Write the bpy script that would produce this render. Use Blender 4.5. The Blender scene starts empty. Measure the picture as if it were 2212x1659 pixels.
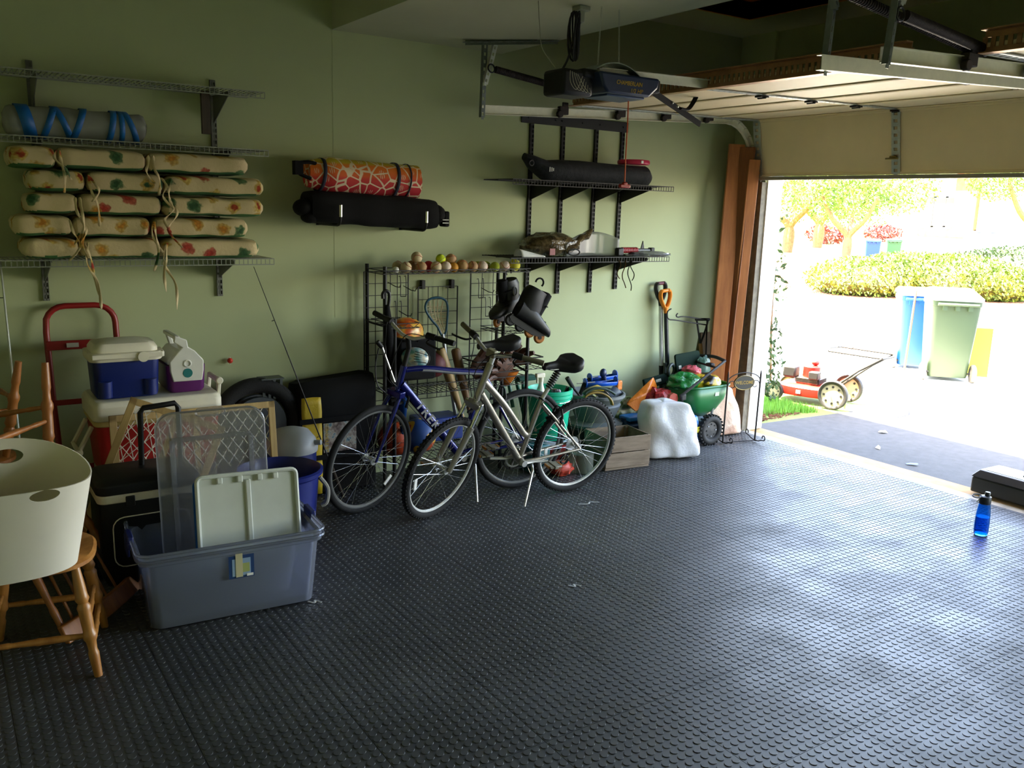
import bpy, bmesh, math, random
from mathutils import Vector, Matrix, Euler, noise as mnoise
random.seed(7)
PI = math.pi
S = bpy.context.scene
COL = S.collection
V = Vector
# ---------------------------------------------------------------- camera
CAMPOS = V((0, 0, 1.84)); FPX = 1891.0
C_R = V((0.83339378, -0.55190372, 0.02927607)); C_D = V((-0.08550501, -0.18108661, -0.97974309)); C_F = V((0.54602536, 0.81400855, -0.19810699))
cam = bpy.data.cameras.new('camera'); camo = bpy.data.objects.new('camera', cam); COL.objects.link(camo)
cam.sensor_width = 36; cam.lens = 36 * FPX / 2212; cam.clip_start = .02; cam.clip_end = 400
rm = Matrix((C_R, -C_D, -C_F)).transposed().to_4x4(); rm.translation = CAMPOS
camo.matrix_world = rm; S.camera = camo
# ---------------------------------------------------------------- world, sun, exposure
SUNDIR = V((-.27, .24, 1)).normalized()
w = bpy.data.worlds.new('sky'); S.world = w; w.use_nodes = True
nt = w.node_tree; bg = nt.nodes['Background']
sk = nt.nodes.new('ShaderNodeTexSky'); sk.sky_type = 'NISHITA'; sk.sun_disc = False
sk.sun_elevation = math.asin(SUNDIR.z); sk.sun_rotation = math.atan2(SUNDIR.x, SUNDIR.y); sk.air_density = 1; sk.dust_density = 1.5; sk.ozone_density = 1
tn = nt.nodes.new('ShaderNodeMix'); tn.data_type = 'RGBA'; tn.blend_type = 'MULTIPLY'; tn.inputs[0].default_value = 1; tn.inputs[7].default_value = (1.18, 1.0, .86, 1)
nt.links.new(sk.outputs[0], tn.inputs[6]); nt.links.new(tn.outputs[2], bg.inputs[0]); bg.inputs[1].default_value = .26
sl = bpy.data.lights.new('sun', 'SUN'); sl.energy = 6.5; sl.angle = .012; sl.color = (1, .92, .76)
so = bpy.data.objects.new('sun', sl); COL.objects.link(so); so.rotation_euler = (-SUNDIR).to_track_quat('-Z', 'Y').to_euler(); so.location = (0, 0, 30)
for i, (ya, yb) in enumerate(((2.57, 5.01), (-.29, 2.15))):      # light portals: only guide the sampling of the sky through the two door openings
    pl = bpy.data.lights.new('door_portal', 'AREA'); pl.shape = 'RECTANGLE'; pl.size = 2.2; pl.size_y = yb - ya; pl.cycles.is_portal = True
    po = bpy.data.objects.new('door_portal', pl); COL.objects.link(po); po.location = (6.02, (ya + yb) / 2, 1.08); po.rotation_euler = (0, PI / 2, 0)
S.view_settings.view_transform = 'Standard'; S.view_settings.look = 'None'; S.view_settings.gamma = 1; S.view_settings.use_curve_mapping = False
S.view_settings.exposure = 4.0
S.cycles.use_denoising = True; S.cycles.max_bounces = 10; S.cycles.diffuse_bounces = 6; S.cycles.glossy_bounces = 4; S.cycles.transparent_max_bounces = 16; S.cycles.transmission_bounces = 6
S.cycles.caustics_reflective = False; S.cycles.caustics_refractive = False; S.cycles.sample_clamp_indirect = 6
# ---------------------------------------------------------------- helpers: photo point -> place in the room
def ray(px, py): return C_R * ((px - 1106) / FPX) + C_D * ((py - 829.5) / FPX) + C_F
def aty(px, py, y): d = ray(px, py); return CAMPOS + d * (y / d.y)
def atz(px, py, z=0.): d = ray(px, py); return CAMPOS + d * ((z - CAMPOS.z) / d.z)
def atx(px, py, x): d = ray(px, py); return CAMPOS + d * (x / d.x)
def frame(o, x, z):
    """matrix with origin o, local X along x, local Z close to z"""
    x = V(x).normalized(); z = V(z); y = z.cross(x).normalized(); z = x.cross(y)
    m = Matrix((x, y, z)).transposed().to_4x4(); m.translation = o; return m
def T(x, y, z): return Matrix.Translation((x, y, z))
def RZ(a): return Matrix.Rotation(a, 4, 'Z')
def RX(a): return Matrix.Rotation(a, 4, 'X')
def RY(a): return Matrix.Rotation(a, 4, 'Y')
# ---------------------------------------------------------------- materials
def lin(c):
    if isinstance(c, str): c = tuple(int(c[i:i + 2], 16) / 255 for i in (0, 2, 4))
    return tuple(x / 12.92 if x <= .04045 else ((x + .055) / 1.055) ** 2.4 for x in c) + (1,)
MATS = {}
def nodes(m): return m.node_tree.nodes, m.node_tree.links
def coords(m, kind='Object'):
    N, L = nodes(m); t = N.new('ShaderNodeTexCoord'); return t.outputs[kind]
def noisetex(m, scale, detail=3, rough=.6, vec=None):
    N, L = nodes(m); n = N.new('ShaderNodeTexNoise'); n.inputs['Scale'].default_value = scale; n.inputs['Detail'].default_value = detail; n.inputs['Roughness'].default_value = rough
    L.new(vec if vec is not None else coords(m), n.inputs['Vector']); return n.outputs['Fac']
def ramp(m, fac, stops, interp='LINEAR'):
    N, L = nodes(m); r = N.new('ShaderNodeValToRGB'); r.color_ramp.interpolation = interp
    e = r.color_ramp.elements
    while len(e) < len(stops): e.new(.5)
    for k, (p, c) in enumerate(stops): e[k].position = p; e[k].color = lin(c) if not (isinstance(c, tuple) and len(c) == 4) else c
    L.new(fac, r.inputs[0]); return r.outputs[0]
def bump(m, fac, strength=.3, dist=.01):
    N, L = nodes(m); b = N.new('ShaderNodeBump'); b.inputs['Strength'].default_value = strength; b.inputs['Distance'].default_value = dist
    L.new(fac, b.inputs['Height']); L.new(b.outputs[0], m['_p'] and N[m['_p']].inputs['Normal'])
def mat(name, col='808080', rough=.6, metal=0, var=0, vs=6, bmp=0, bs=60, bd=.004, spec=.5, coat=0, emit=0, sheen=0):
    if name in MATS: return MATS[name]
    m = bpy.data.materials.new(name); m.use_nodes = True; N, L = nodes(m); p = N['Principled BSDF']; m['_p'] = p.name
    p.inputs['Base Color'].default_value = lin(col); p.inputs['Roughness'].default_value = rough; p.inputs['Metallic'].default_value = metal
    p.inputs['Specular IOR Level'].default_value = spec; p.inputs['Coat Weight'].default_value = coat; p.inputs['Sheen Weight'].default_value = sheen
    if var:
        f = noisetex(m, vs, 4); c = lin(col)
        lo = tuple(max(0, x * (1 - var)) for x in c[:3]) + (1,); hi = tuple(min(1, x * (1 + var)) for x in c[:3]) + (1,)
        L.new(ramp(m, f, [(.3, lo), (.7, hi)]), p.inputs['Base Color'])
    if bmp: bump(m, noisetex(m, bs, 4), bmp, bd)
    if emit: p.inputs['Emission Color'].default_value = lin(col); p.inputs['Emission Strength'].default_value = emit
    MATS[name] = m; return m
def matcol(name, rough, fn, bmp=0, bs=60, bd=.004, metal=0, spec=.5):
    """material whose colour comes from fn(m) -> socket"""
    m = mat(name, '808080', rough, metal, spec=spec); N, L = nodes(m)
    L.new(fn(m), N[m['_p']].inputs['Base Color'])
    if bmp: bump(m, noisetex(m, bs, 4), bmp, bd)
    return m
def clearmat(name, tint, body, mix=.5, rough=.15):
    """milky see-through plastic: partly transparent, partly translucent and diffuse, with a gloss coat"""
    m = bpy.data.materials.new(name); m.use_nodes = True; N, L = nodes(m); out = N['Material Output']; N.remove(N['Principled BSDF'])
    tr = N.new('ShaderNodeBsdfTransparent'); tr.inputs[0].default_value = lin(tint)
    df = N.new('ShaderNodeBsdfDiffuse'); df.inputs[0].default_value = lin(body)
    tl = N.new('ShaderNodeBsdfTranslucent'); tl.inputs[0].default_value = lin(body)
    a = N.new('ShaderNodeMixShader'); a.inputs[0].default_value = .65; L.new(df.outputs[0], a.inputs[1]); L.new(tl.outputs[0], a.inputs[2])
    b = N.new('ShaderNodeMixShader'); b.inputs[0].default_value = mix; L.new(tr.outputs[0], b.inputs[1]); L.new(a.outputs[0], b.inputs[2])
    g = N.new('ShaderNodeBsdfGlossy'); g.inputs['Roughness'].default_value = rough
    fr = N.new('ShaderNodeFresnel'); fr.inputs[0].default_value = 1.35
    c = N.new('ShaderNodeMixShader'); L.new(fr.outputs[0], c.inputs[0]); L.new(b.outputs[0], c.inputs[1]); L.new(g.outputs[0], c.inputs[2])
    L.new(c.outputs[0], out.inputs[0]); MATS[name] = m; return m
def woodmat(name, a, b, rough=.5, scale=8, stretch=(1, 1, .08), coat=0):
    m = mat(name, a, rough, coat=coat); N, L = nodes(m)
    mp = N.new('ShaderNodeMapping'); mp.inputs['Scale'].default_value = stretch; L.new(coords(m), mp.inputs[0])
    f = noisetex(m, scale * 4, 6, .65, mp.outputs[0])
    L.new(ramp(m, f, [(.3, a), (.68, b)]), N[m['_p']].inputs['Base Color']); bump(m, f, .15, .003); return m
# ---------------------------------------------------------------- mesh builder
class MB:
    def __init__(s): s.v = []; s.f = []; s.m = []; s.k = 0
    def mi(s, k): s.k = k; return s
    def add(s, vs, fs, M=None):
        o = len(s.v); s.v += [(M @ V(p)) if M is not None else V(p) for p in vs]
        s.f += [tuple(i + o for i in f) for f in fs]; s.m += [s.k] * len(fs); return s
    def box(s, c, d, M=None):
        x, y, z = d[0] / 2, d[1] / 2, d[2] / 2; cx, cy, cz = c
        vs = [(cx + a * x, cy + b * y, cz + e * z) for e in (-1, 1) for b in (-1, 1) for a in (-1, 1)]
        return s.add(vs, [(0, 2, 3, 1), (4, 5, 7, 6), (0, 1, 5, 4), (2, 6, 7, 3), (0, 4, 6, 2), (1, 3, 7, 5)], M)
    def bx(s, x0, x1, y0, y1, z0, z1, M=None): return s.box(((x0 + x1) / 2, (y0 + y1) / 2, (z0 + z1) / 2), (abs(x1 - x0), abs(y1 - y0), abs(z1 - z0)), M)
    def bar(s, p0, p1, w_, h, up=(0, 0, 1)):
        p0, p1 = V(p0), V(p1); d = p1 - p0
        if abs(d.normalized().dot(V(up).normalized())) > .99: up = (0, 1, 0)
        return s.box((d.length / 2, 0, 0), (d.length, w_, h), frame(p0, d, up))
    def rings(s, R, closed=False, cap=True, M=None):
        n = len(R[0]); vs = [p for r in R for p in r]; fs = []
        k = len(R); 
        for i in range(k if closed else k - 1):
            a, b = i * n, ((i + 1) % k) * n
            for j in range(n): j2 = (j + 1) % n; fs.append((a + j, a + j2, b + j2, b + j))
        if cap and not closed: fs += [tuple(range(n - 1, -1, -1)), tuple(range((k - 1) * n, k * n))]
        return s.add(vs, fs, M)
    def cyl(s, p0, p1, r0, r1=None, n=12, cap=True, M=None): return s.tube([p0, p1], [r0, r0 if r1 is None else r1], n, cap=cap, M=M)
    def tube(s, pts, r, n=8, closed=False, cap=True, M=None, flat=1.0):
        P = [V(p) for p in pts]; k = len(P)
        if not hasattr(r, '__len__'): r = [r] * k
        R = []; prev = None
        for i in range(k):
            t = (P[(i + 1) % k] - P[i - 1]) if closed else (P[min(i + 1, k - 1)] - P[max(i - 1, 0)])
            if t.length < 1e-9: t = V((0, 0, 1))
            t.normalize()
            if prev is None:
                a = V((0, 0, 1)) if abs(t.z) < .9 else V((1, 0, 0)); u = t.cross(a).normalized()
            else:
                u = prev - t * prev.dot(t); u.normalize()
            prev = u; b = t.cross(u)
            R.append([P[i] + (u * math.cos(2 * PI * j / n) + b * math.sin(2 * PI * j / n) * flat) * r[i] for j in range(n)])
        return s.rings(R, closed, cap, M)
    def lathe(s, prof, n=24, M=None, cap=True, sx=1, sy=1):
        R = [[(r * math.cos(2 * PI * j / n) * sx, r * math.sin(2 * PI * j / n) * sy, z) for j in range(n)] for r, z in prof]
        return s.rings(R, False, cap, M)
    def sph(s, c, r, sc=(1, 1, 1), nu=16, nv=10, M=None):
        R = [[(c[0] + r * sc[0] * math.sin(a) * math.cos(2 * PI * j / nu), c[1] + r * sc[1] * math.sin(a) * math.sin(2 * PI * j / nu), c[2] - r * sc[2] * math.cos(a)) for j in range(nu)] for a in [max(.02, min(PI - .02, PI * i / nv)) for i in range(nv + 1)]]
        return s.rings(R, False, True, M)
    def torus(s, Rr, r, n=40, m=8, M=None, flat=1.):
        R = [[((Rr + r * math.cos(2 * PI * j / m)) * math.cos(2 * PI * i / n), (Rr + r * math.cos(2 * PI * j / m)) * math.sin(2 * PI * i / n), r * flat * math.sin(2 * PI * j / m)) for j in range(m)] for i in range(n)]
        return s.rings(R, True, False, M)
    def prism(s, poly, z0, z1, M=None):
        n = len(poly); vs = [(x, y, z0) for x, y in poly] + [(x, y, z1) for x, y in poly]
        fs = [tuple(range(n - 1, -1, -1)), tuple(range(n, 2 * n))] + [(i, (i + 1) % n, n + (i + 1) % n, n + i) for i in range(n)]
        return s.add(vs, fs, M)
    def grid(s, fn, nu, nv, M=None, cu=False):
        vs = [fn(i / (nu - (0 if cu else 1)), j / (nv - 1)) for j in range(nv) for i in range(nu)]; fs = []
        for j in range(nv - 1):
            for i in range(nu if cu else nu - 1): i2 = (i + 1) % nu; fs.append((j * nu + i, j * nu + i2, (j + 1) * nu + i2, (j + 1) * nu + i))
        return s.add(vs, fs, M)
    def hull(s, pts):
        bm = bmesh.new()
        for p in pts: bm.verts.new(p)
        r = bmesh.ops.convex_hull(bm, input=bm.verts); bm.verts.ensure_lookup_table()
        bmesh.ops.delete(bm, geom=[g for g in r['geom_interior'] if isinstance(g, bmesh.types.BMVert)], context='VERTS')
        bm.verts.index_update(); s.add([v.co.copy() for v in bm.verts], [tuple(v.index for v in f.verts) for f in bm.faces]); bm.free(); return s
WM = {}
def link(o, parent=None):
    COL.objects.link(o)
    if parent is not None: o.parent = parent
    return o
def build(mb, name, mats, parent=None, bevel=0, seg=2, solid=0, sub=0, ang=40, local=False, off=0, base=None):
    """one mesh object from a builder; coordinates are world ones unless local"""
    me = bpy.data.meshes.new(name)
    vs = mb.v; M = None
    if parent is not None:
        WM_p = WM[parent.name]
        if not local: inv = WM_p.inverted(); vs = [inv @ p for p in vs]
        o_m = WM_p
    else:
        xs = [p.x for p in vs]; ys = [p.y for p in vs]; zs = [p.z for p in vs]
        org = V(((min(xs) + max(xs)) / 2, (min(ys) + max(ys)) / 2, min(zs))) if base is None else V(base)
        vs = [p - org for p in vs]; o_m = T(*org)
    me.from_pydata([tuple(p) for p in vs], [], mb.f)
    if not isinstance(mats, (list, tuple)): mats = [mats]
    for m in mats: me.materials.append(m)
    for p, k in zip(me.polygons, mb.m): p.material_index = k; p.use_smooth = True
    me.update()
    bm = bmesh.new(); bm.from_mesh(me); bmesh.ops.recalc_face_normals(bm, faces=bm.faces); bm.to_mesh(me); bm.free()
    me.set_sharp_from_angle(angle=math.radians(ang))
    o = bpy.data.objects.new(name, me); link(o, parent)
    if parent is None: o.location = o_m.translation
    WM[o.name] = o_m
    if solid: md = o.modifiers.new('thick', 'SOLIDIFY'); md.thickness = solid; md.offset = off
    if bevel: md = o.modifiers.new('bevel', 'BEVEL'); md.width = bevel; md.segments = seg; md.limit_method = 'ANGLE'; md.angle_limit = math.radians(35); md.harden_normals = False
    if sub: md = o.modifiers.new('sub', 'SUBSURF'); md.levels = sub; md.render_levels = sub
    return o
def tag(o, label, cat=None, group=None):
    o['label'] = label
    if cat: o['category'] = cat
    if group: o['group'] = group
    return o
def thing(name, label, cat, loc=(0, 0, 0), rot=(0, 0, 0), group=None, M=None):
    o = bpy.data.objects.new(name, None); o.empty_display_size = .05; COL.objects.link(o)
    if M is None: M = Matrix.Translation(loc) @ Euler(rot).to_matrix().to_4x4()
    o.matrix_world = M; WM[o.name] = M.copy(); return tag(o, label, cat, group)
def one(mb, name, mats, label, cat, group=None, **k): return tag(build(mb, name, mats, **k), label, cat, group)
def struct(mb, name, mats, **k):
    o = build(mb, name, mats, base=(0, 0, 0), **k); o['kind'] = 'structure'; return o
def copy_tree(o, M, label=None, group=None):
    """a copy of a thing at world matrix M, with copies of its parts and sub-parts"""
    def rec(src, par):
        c = src.copy(); COL.objects.link(c); c.parent = par
        for ch in src.children: rec(ch, c)
        return c
    r = rec(o, None); r.matrix_world = M; WM[r.name] = M.copy()
    if label: r['label'] = label
    if group: r['group'] = group
    return r
def text(body, size, M, mat_, parent, name='lettering', depth=.0006, spacing=1., align='CENTER', shear=0, bold=0, w=1.):
    cu = bpy.data.curves.new(name, 'FONT'); cu.body = body; cu.size = size; cu.align_x = align; cu.align_y = 'CENTER'; cu.extrude = depth; cu.space_character = spacing; cu.shear = shear; cu.offset = bold
    cu.resolution_u = 3; t = bpy.data.objects.new(name, cu); COL.objects.link(t)
    dg = bpy.context.evaluated_depsgraph_get(); me = bpy.data.meshes.new_from_object(t.evaluated_get(dg)); bpy.data.objects.remove(t)
    inv = WM[parent.name].inverted() if parent is not None else Matrix.Identity(4)
    me.transform(inv @ M @ Matrix.Diagonal((w, 1, 1, 1))); me.materials.clear(); me.materials.append(mat_)
    o = bpy.data.objects.new(name, me); link(o, parent); return o
def wobble(p, sc, amp, seed=0):
    q = V(p) * sc + V((seed * 7.3, seed * 3.1, seed * 1.7)); return V(p) + mnoise.noise_vector(q) * amp
def arc(c, r, a0, a1, n, ax=(1, 0, 0), ay=(0, 0, 1)):
    ax, ay, c = V(ax), V(ay), V(c); return [c + ax * r * math.cos(a0 + (a1 - a0) * i / n) + ay * r * math.sin(a0 + (a1 - a0) * i / n) for i in range(n + 1)]
def smooth_path(pts, k=6, closed=False):
    """Catmull-Rom through the points"""
    P = [V(p) for p in pts]; n = len(P); out = []
    for i in range(n if closed else n - 1):
        g = (lambda j: P[j % n]) if closed else (lambda j: P[max(0, min(n - 1, j))])
        a, b, c, d = g(i - 1), g(i), g(i + 1), g(i + 2)
        for t in [q / k for q in range(k)]:
            out.append(.5 * ((2 * b) + (c - a) * t + (2 * a - 5 * b + 4 * c - d) * t * t + (3 * b - a - 3 * c + d) * t ** 3))
    if not closed: out.append(P[-1])
    return out
def rrect(w_, h, r, n=4):
    """rounded rectangle outline, centred"""
    o = []
    for cx, cy, a in ((w_ / 2 - r, h / 2 - r, 0), (-w_ / 2 + r, h / 2 - r, 90), (-w_ / 2 + r, -h / 2 + r, 180), (w_ / 2 - r, -h / 2 + r, 270)):
        for i in range(n + 1): t = math.radians(a + 90 * i / n); o.append((cx + r * math.cos(t), cy + r * math.sin(t)))
    return o
def loft(mb, sections, M=None, cap=True):
    """sections: list of (outline2d, z) with equal counts"""
    return mb.rings([[(x, y, z) for x, y in o] for o, z in sections], False, cap, M)
# ================================================================ THE SETTING
W_ = 5.38; X0 = 5.81; HI = 3.27; LO = 2.875
paint = mat('sage_paint', 'b0b990', .75, var=.04, vs=1.3, bmp=.12, bs=90, bd=.002)
ceilpaint = mat('ceiling_paint', 'b4b79c', .8, var=.05, vs=1.1, bmp=.1, bs=60, bd=.002)
white = mat('white_paint', 'f2f0ea', .5)
slabm = mat('concrete', 'a39c90', .85, var=.25, vs=5, bmp=.3, bs=40)
def rubber_col(m):
    N, L = nodes(m); g = N.new('ShaderNodeNewGeometry')
    a = noisetex(m, 1.1, 5, .6, g.outputs['Position'])
    return ramp(m, a, [(.3, '2f3031'), (.52, '3a3b3c'), (.72, '4c4d4e')])
tilem = matcol('rubber_coin_tile', .42, rubber_col, spec=.65)
def rubber_rough():
    N, L = nodes(tilem); g = N.new('ShaderNodeNewGeometry'); f = noisetex(tilem, 2.3, 6, .65, g.outputs['Position'])
    r = N.new('ShaderNodeMapRange'); r.inputs[1].default_value = .3; r.inputs[2].default_value = .7; r.inputs[3].default_value = .38; r.inputs[4].default_value = .6
    L.new(f, r.inputs[0]); L.new(r.outputs[0], N[tilem['_p']].inputs['Roughness'])
rubber_rough()
# floor slab with interlocking coin tiles laid on it
b = MB(); b.bx(-1.1, X0 + .045, -.85, W_ + .02, -.2, -.007)
floor = struct(b, 'floor', slabm)
TS = .5175; GX, GY = 3.224, 2.213; NC = 14
b = MB(); g = TS / 2 - .0009
b.bx(-g, g, -g, g, -.007, 0)
pit = TS / NC
for i in range(NC):
    for j in range(NC):
        cx, cy = -TS / 2 + pit * (i + .5), -TS / 2 + pit * (j + .5); n = 14
        R = [[(cx + r * math.cos(2 * PI * k / n), cy + r * math.sin(2 * PI * k / n), z) for k in range(n)] for r, z in ((.0141, -.0004), (.0139, .0013), (.0132, .0019))]
        b.rings(R, False, False); o0 = len(b.v) - n; b.f.append(tuple(range(o0, o0 + n))); b.m.append(0)
tile0 = None
for i in range(-9, 6):
    for j in range(-6, 7):
        cx, cy = GX + (i + .5) * TS, GY + (j + .5) * TS
        if cx < -1.25 or cx - TS / 2 > X0 - .08 or cy < -1. or cy > W_ + .2: continue
        x1 = min(cx + TS / 2, X0 - .055); y1 = min(cy + TS / 2, W_ - .004)
        if x1 - (cx - TS / 2) < TS - .01 or y1 - (cy - TS / 2) < TS - .01:      # cut tiles along the wall and the door
            c = MB(); hx = x1 - cx; hy = y1 - cy
            c.bx(-g, min(hx, g) - .001, -g, min(hy, g) - .001, -.007, 0)
            for a in range(NC):
                for e in range(NC):
                    qx, qy = -TS / 2 + pit * (a + .5), -TS / 2 + pit * (e + .5)
                    if qx + .014 > hx - .002 or qy + .014 > hy - .002: continue
                    R = [[(qx + r * math.cos(2 * PI * k / 10), qy + r * math.sin(2 * PI * k / 10), z) for k in range(10)] for r, z in ((.0141, -.0004), (.0132, .0019))]
                    c.rings(R, False, False); o0 = len(c.v) - 10; c.f.append(tuple(range(o0, o0 + 10))); c.m.append(0)
            for q in range(len(c.v)): c.v[q] = c.v[q] + V((cx, cy, 0))
            build(c, 'tile', tilem, floor); continue
        if tile0 is None:
            tile0 = build(b, 'tile', tilem, floor, local=True)
            tile0.location = (cx, cy, 0)
        else:
            t = bpy.data.objects.new('tile', tile0.data); link(t, floor); t.location = (cx, cy, 0)
# walls
b = MB(); b.bx(-1.25, X0 + .16, W_, W_ + .15, -.2, HI + .1); wall_left = struct(b, 'wall_left', paint)
b = MB(); b.bx(2.199, 2.203, W_ - .0015, W_, 1.1, LO); build(b, 'drywall_seam', paint, wall_left)
b = MB(); b.bx(-1.25, -1.1, -.85, W_, -.2, HI + .1); struct(b, 'wall_rear', paint)
b = MB(); b.bx(-1.25, X0 + .16, -1., -.85, -.2, HI + .1); struct(b, 'wall_near', paint)
DOORS = ((2.57, 5.01), (-.29, 2.15)); DH = 2.2
b = MB()
for y0, y1 in ((5.01, W_), (2.15, 2.57), (-.85, -.29)): b.bx(X0, X0 + .16, y0, y1, -.2, HI + .1)
for y0, y1 in DOORS: b.bx(X0, X0 + .16, y0, y1, DH, HI + .1)
wall_right = struct(b, 'wall_right', paint)
b = MB(); b.bx(X0 - .03, X0, 5.0, 5.3, 2.98, HI); struct(b, 'trim_3', paint)
# ceilings: low soffit between two higher bays, an attic hatch near the door
b = MB(); b.bx(-1.25, 2.21, -1, W_ + .1, HI, HI + .12)
HX0, HX1, HY0, HY1 = 4.72, 5.30, 3.75, 4.85
b.bx(3.44, HX0, -1, W_ + .1, HI, HI + .12); b.bx(HX1, X0 + .16, -1, W_ + .1, HI, HI + .12)
b.bx(HX0, HX1, -1, HY0, HI, HI + .12); b.bx(HX0, HX1, HY1, W_ + .1, HI, HI + .12)
struct(b, 'ceiling', ceilpaint)
b = MB(); b.bx(2.2, 3.44, -.86, W_ + .01, LO, HI + .1); struct(b, 'ceiling_soffit', ceilpaint)
hatchw = woodmat('hatch_wood', 'e8995a', 'c97a3a', .6, 5)
b = MB()
b.bx(HX0 - .02, HX0, HY0, HY1, HI - .002, HI + .16); b.bx(HX1, HX1 + .02, HY0, HY1, HI - .002, HI + .16)
b.bx(HX0, HX1, HY0 - .02, HY0, HI - .002, HI + .16); b.bx(HX0, HX1, HY1, HY1 + .02, HI - .002, HI + .16); b.bx(HX0, HX1, HY0, HY1, HI + .16, HI + .18)
struct(b, 'trim_1', hatchw)
# white jambs around the openings, dark door stop inside
jm = mat('jamb_white', 'efeee8', .55); stopm = mat('weathered_trim', '6d6556', .8, var=.3, vs=20)
b = MB()
for y0, y1 in DOORS:
    b.bx(X0 + .02, X0 + .2, y1 - .014, y1 + .002, 0, DH); b.bx(X0 + .02, X0 + .2, y0 - .002, y0 + .014, 0, DH); b.bx(X0 + .02, X0 + .2, y0, y1, DH - .012, DH)
    b.bx(X0 + .16, X0 + .2, y1 - .012, y1 + .14, 0, DH + .14); b.bx(X0 + .16, X0 + .2, y0 - .14, y0, 0, DH + .14); b.bx(X0 + .16, X0 + .2, y0 - .14, y1 + .14, DH, DH + .14)
struct(b, 'trim_2', jm)
b = MB()
for y0, y1 in DOORS: b.bx(X0 - .04, X0 + .02, y1 - .002, y1 + .03, 0, 2.1); b.bx(X0 - .03, X0, y1 + .03, y1 + .13, 0, 2.15)
struct(b, 'trim_4', stopm)
# house front above the openings: brick-red siding, gutter eave that shades the apron
b = MB(); b.bx(X0 + .16, X0 + .2, -3, 9, 2.36, 3.6); b.bx(X0 + .16, X0 + .2, 5.17, 9, -.2, 2.36); b.bx(X0 + .16, X0 + .2, -3, -.45, -.2, 2.36); struct(b, 'wall_outside', mat('siding', 'd8d2c4', .8))  # left ground-level panel is unseen, added to stop sun leaking onto grass and driveway
b = MB(); b.bx(X0 + .16, X0 + .62, -3.2, 9, 3.05, 3.25); b.bx(X0 + .58, X0 + .68, -3.2, 9, 3.03, 3.2); struct(b, 'roof_eave', mat('eave_white', 'e8e6df', .7))
# ---------------------------------------------------------------- outdoors: ground
def gz(x): return -.03 - .02 * (max(6., min(x, 12.)) - 6)
def atg(px, py, dz=0):
    z = -.03
    for _ in range(12): p = atz(px, py, z + dz); z = gz(p.x)
    return p
asph = mat('asphalt', '3a3a3b', .9, var=.2, vs=14, bmp=.5, bs=220, bd=.004)
b = MB(); b.bx(X0 + .045, X0 + .215, -2, 5.3, -.2, -.010); struct(b, 'threshold_sill', mat('sill_concrete', 'a8875a', .9, var=.2, vs=9, bmp=.3, bs=60))
def sheet(xs, y0, y1, dz=0, th=.05):
    m = MB(); pts = [(x, gz(x) + dz) for x in xs]
    vs = []; fs = []
    for x, z in pts: vs += [(x, y0, z), (x, y1, z), (x, y0, z - th), (x, y1, z - th)]
    for i in range(len(pts) - 1):
        a = 4 * i; c = a + 4
        fs += [(a, c, c + 1, a + 1), (a + 2, a + 3, c + 3, c + 2), (a, a + 2, c + 2, c), (a + 1, c + 1, c + 3, a + 3)]
    n = 4 * (len(pts) - 1); fs += [(0, 1, 3, 2), (n, n + 2, n + 3, n + 1)]
    return m.add(vs, fs)
XS = [X0 + .2, 6, 8, 12, 30]
struct(sheet(XS, -14, 5.2), 'driveway', asph)
lawn = mat('lawn_soil', '6f7d3a', .95, var=.3, vs=3)
struct(sheet([X0 + .16, 6, 12, 140], 5.2, 140, -.004), 'lawn', lawn)
struct(sheet([30, 140], -60, 5.2, -.002), 'street', mat('street_asphalt', '77746f', .9, var=.1, vs=2))
struct(sheet([8.2, 12, 20.], 5.2, 14, .012, .03), 'walkway', mat('pale_concrete', 'c9c4b8', .9, var=.1, vs=3))
struct(sheet([17.6, 34], 9.0, 26, .014, .03), 'island_bed', mat('mulch', '7d4a30', 1, var=.5, vs=12, bmp=.8, bs=25, bd=.03))
b = MB()
for i in range(420):
    u, v_ = random.random(), random.random(); x = X0 + .2 + .95 * u; y = 5.205 + .2 * v_ + .12 * u
    b.box((x, y, gz(x) + .008), (.02 + .03 * random.random(), .008, .012), T(0, 0, 0)) if False else b.add([(x, y, gz(x)), (x + .03 * random.random(), y + .02 * random.random(), gz(x) + .012), (x + .012, y - .02, gz(x) + .014)], [(0, 1, 2)])
o = build(b, 'mulch_chips', mat('mulch_chip', '5d3a28', 1, var=.4, vs=30)); o['kind'] = 'stuff'; tag(o, 'brown mulch chips strewn between lawn and driveway edge', 'mulch')
b = MB()
for i in range(5200):
    u, v_ = random.random(), random.random(); x = X0 + .35 + 1.05 * u; y = 5.30 + .85 * v_
    if y < 5.30 + .18 * (1 - u): continue
    h = .05 + .05 * random.random(); a = random.random() * 6.28; l = .03 * random.random()
    z = gz(x) - .004; dx, dy = .004 * math.cos(a), .004 * math.sin(a)
    b.add([(x - dx, y - dy, z), (x + dx, y + dy, z), (x + l * math.sin(a), y - l * math.cos(a), z + h)], [(0, 1, 2)])
o = build(b, 'lawn_grass', mat('grass_blade', '6fa03a', .8, var=.3, vs=8)); o['kind'] = 'stuff'; tag(o, 'tuft of green lawn growing beside the door jamb', 'grass')
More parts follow.
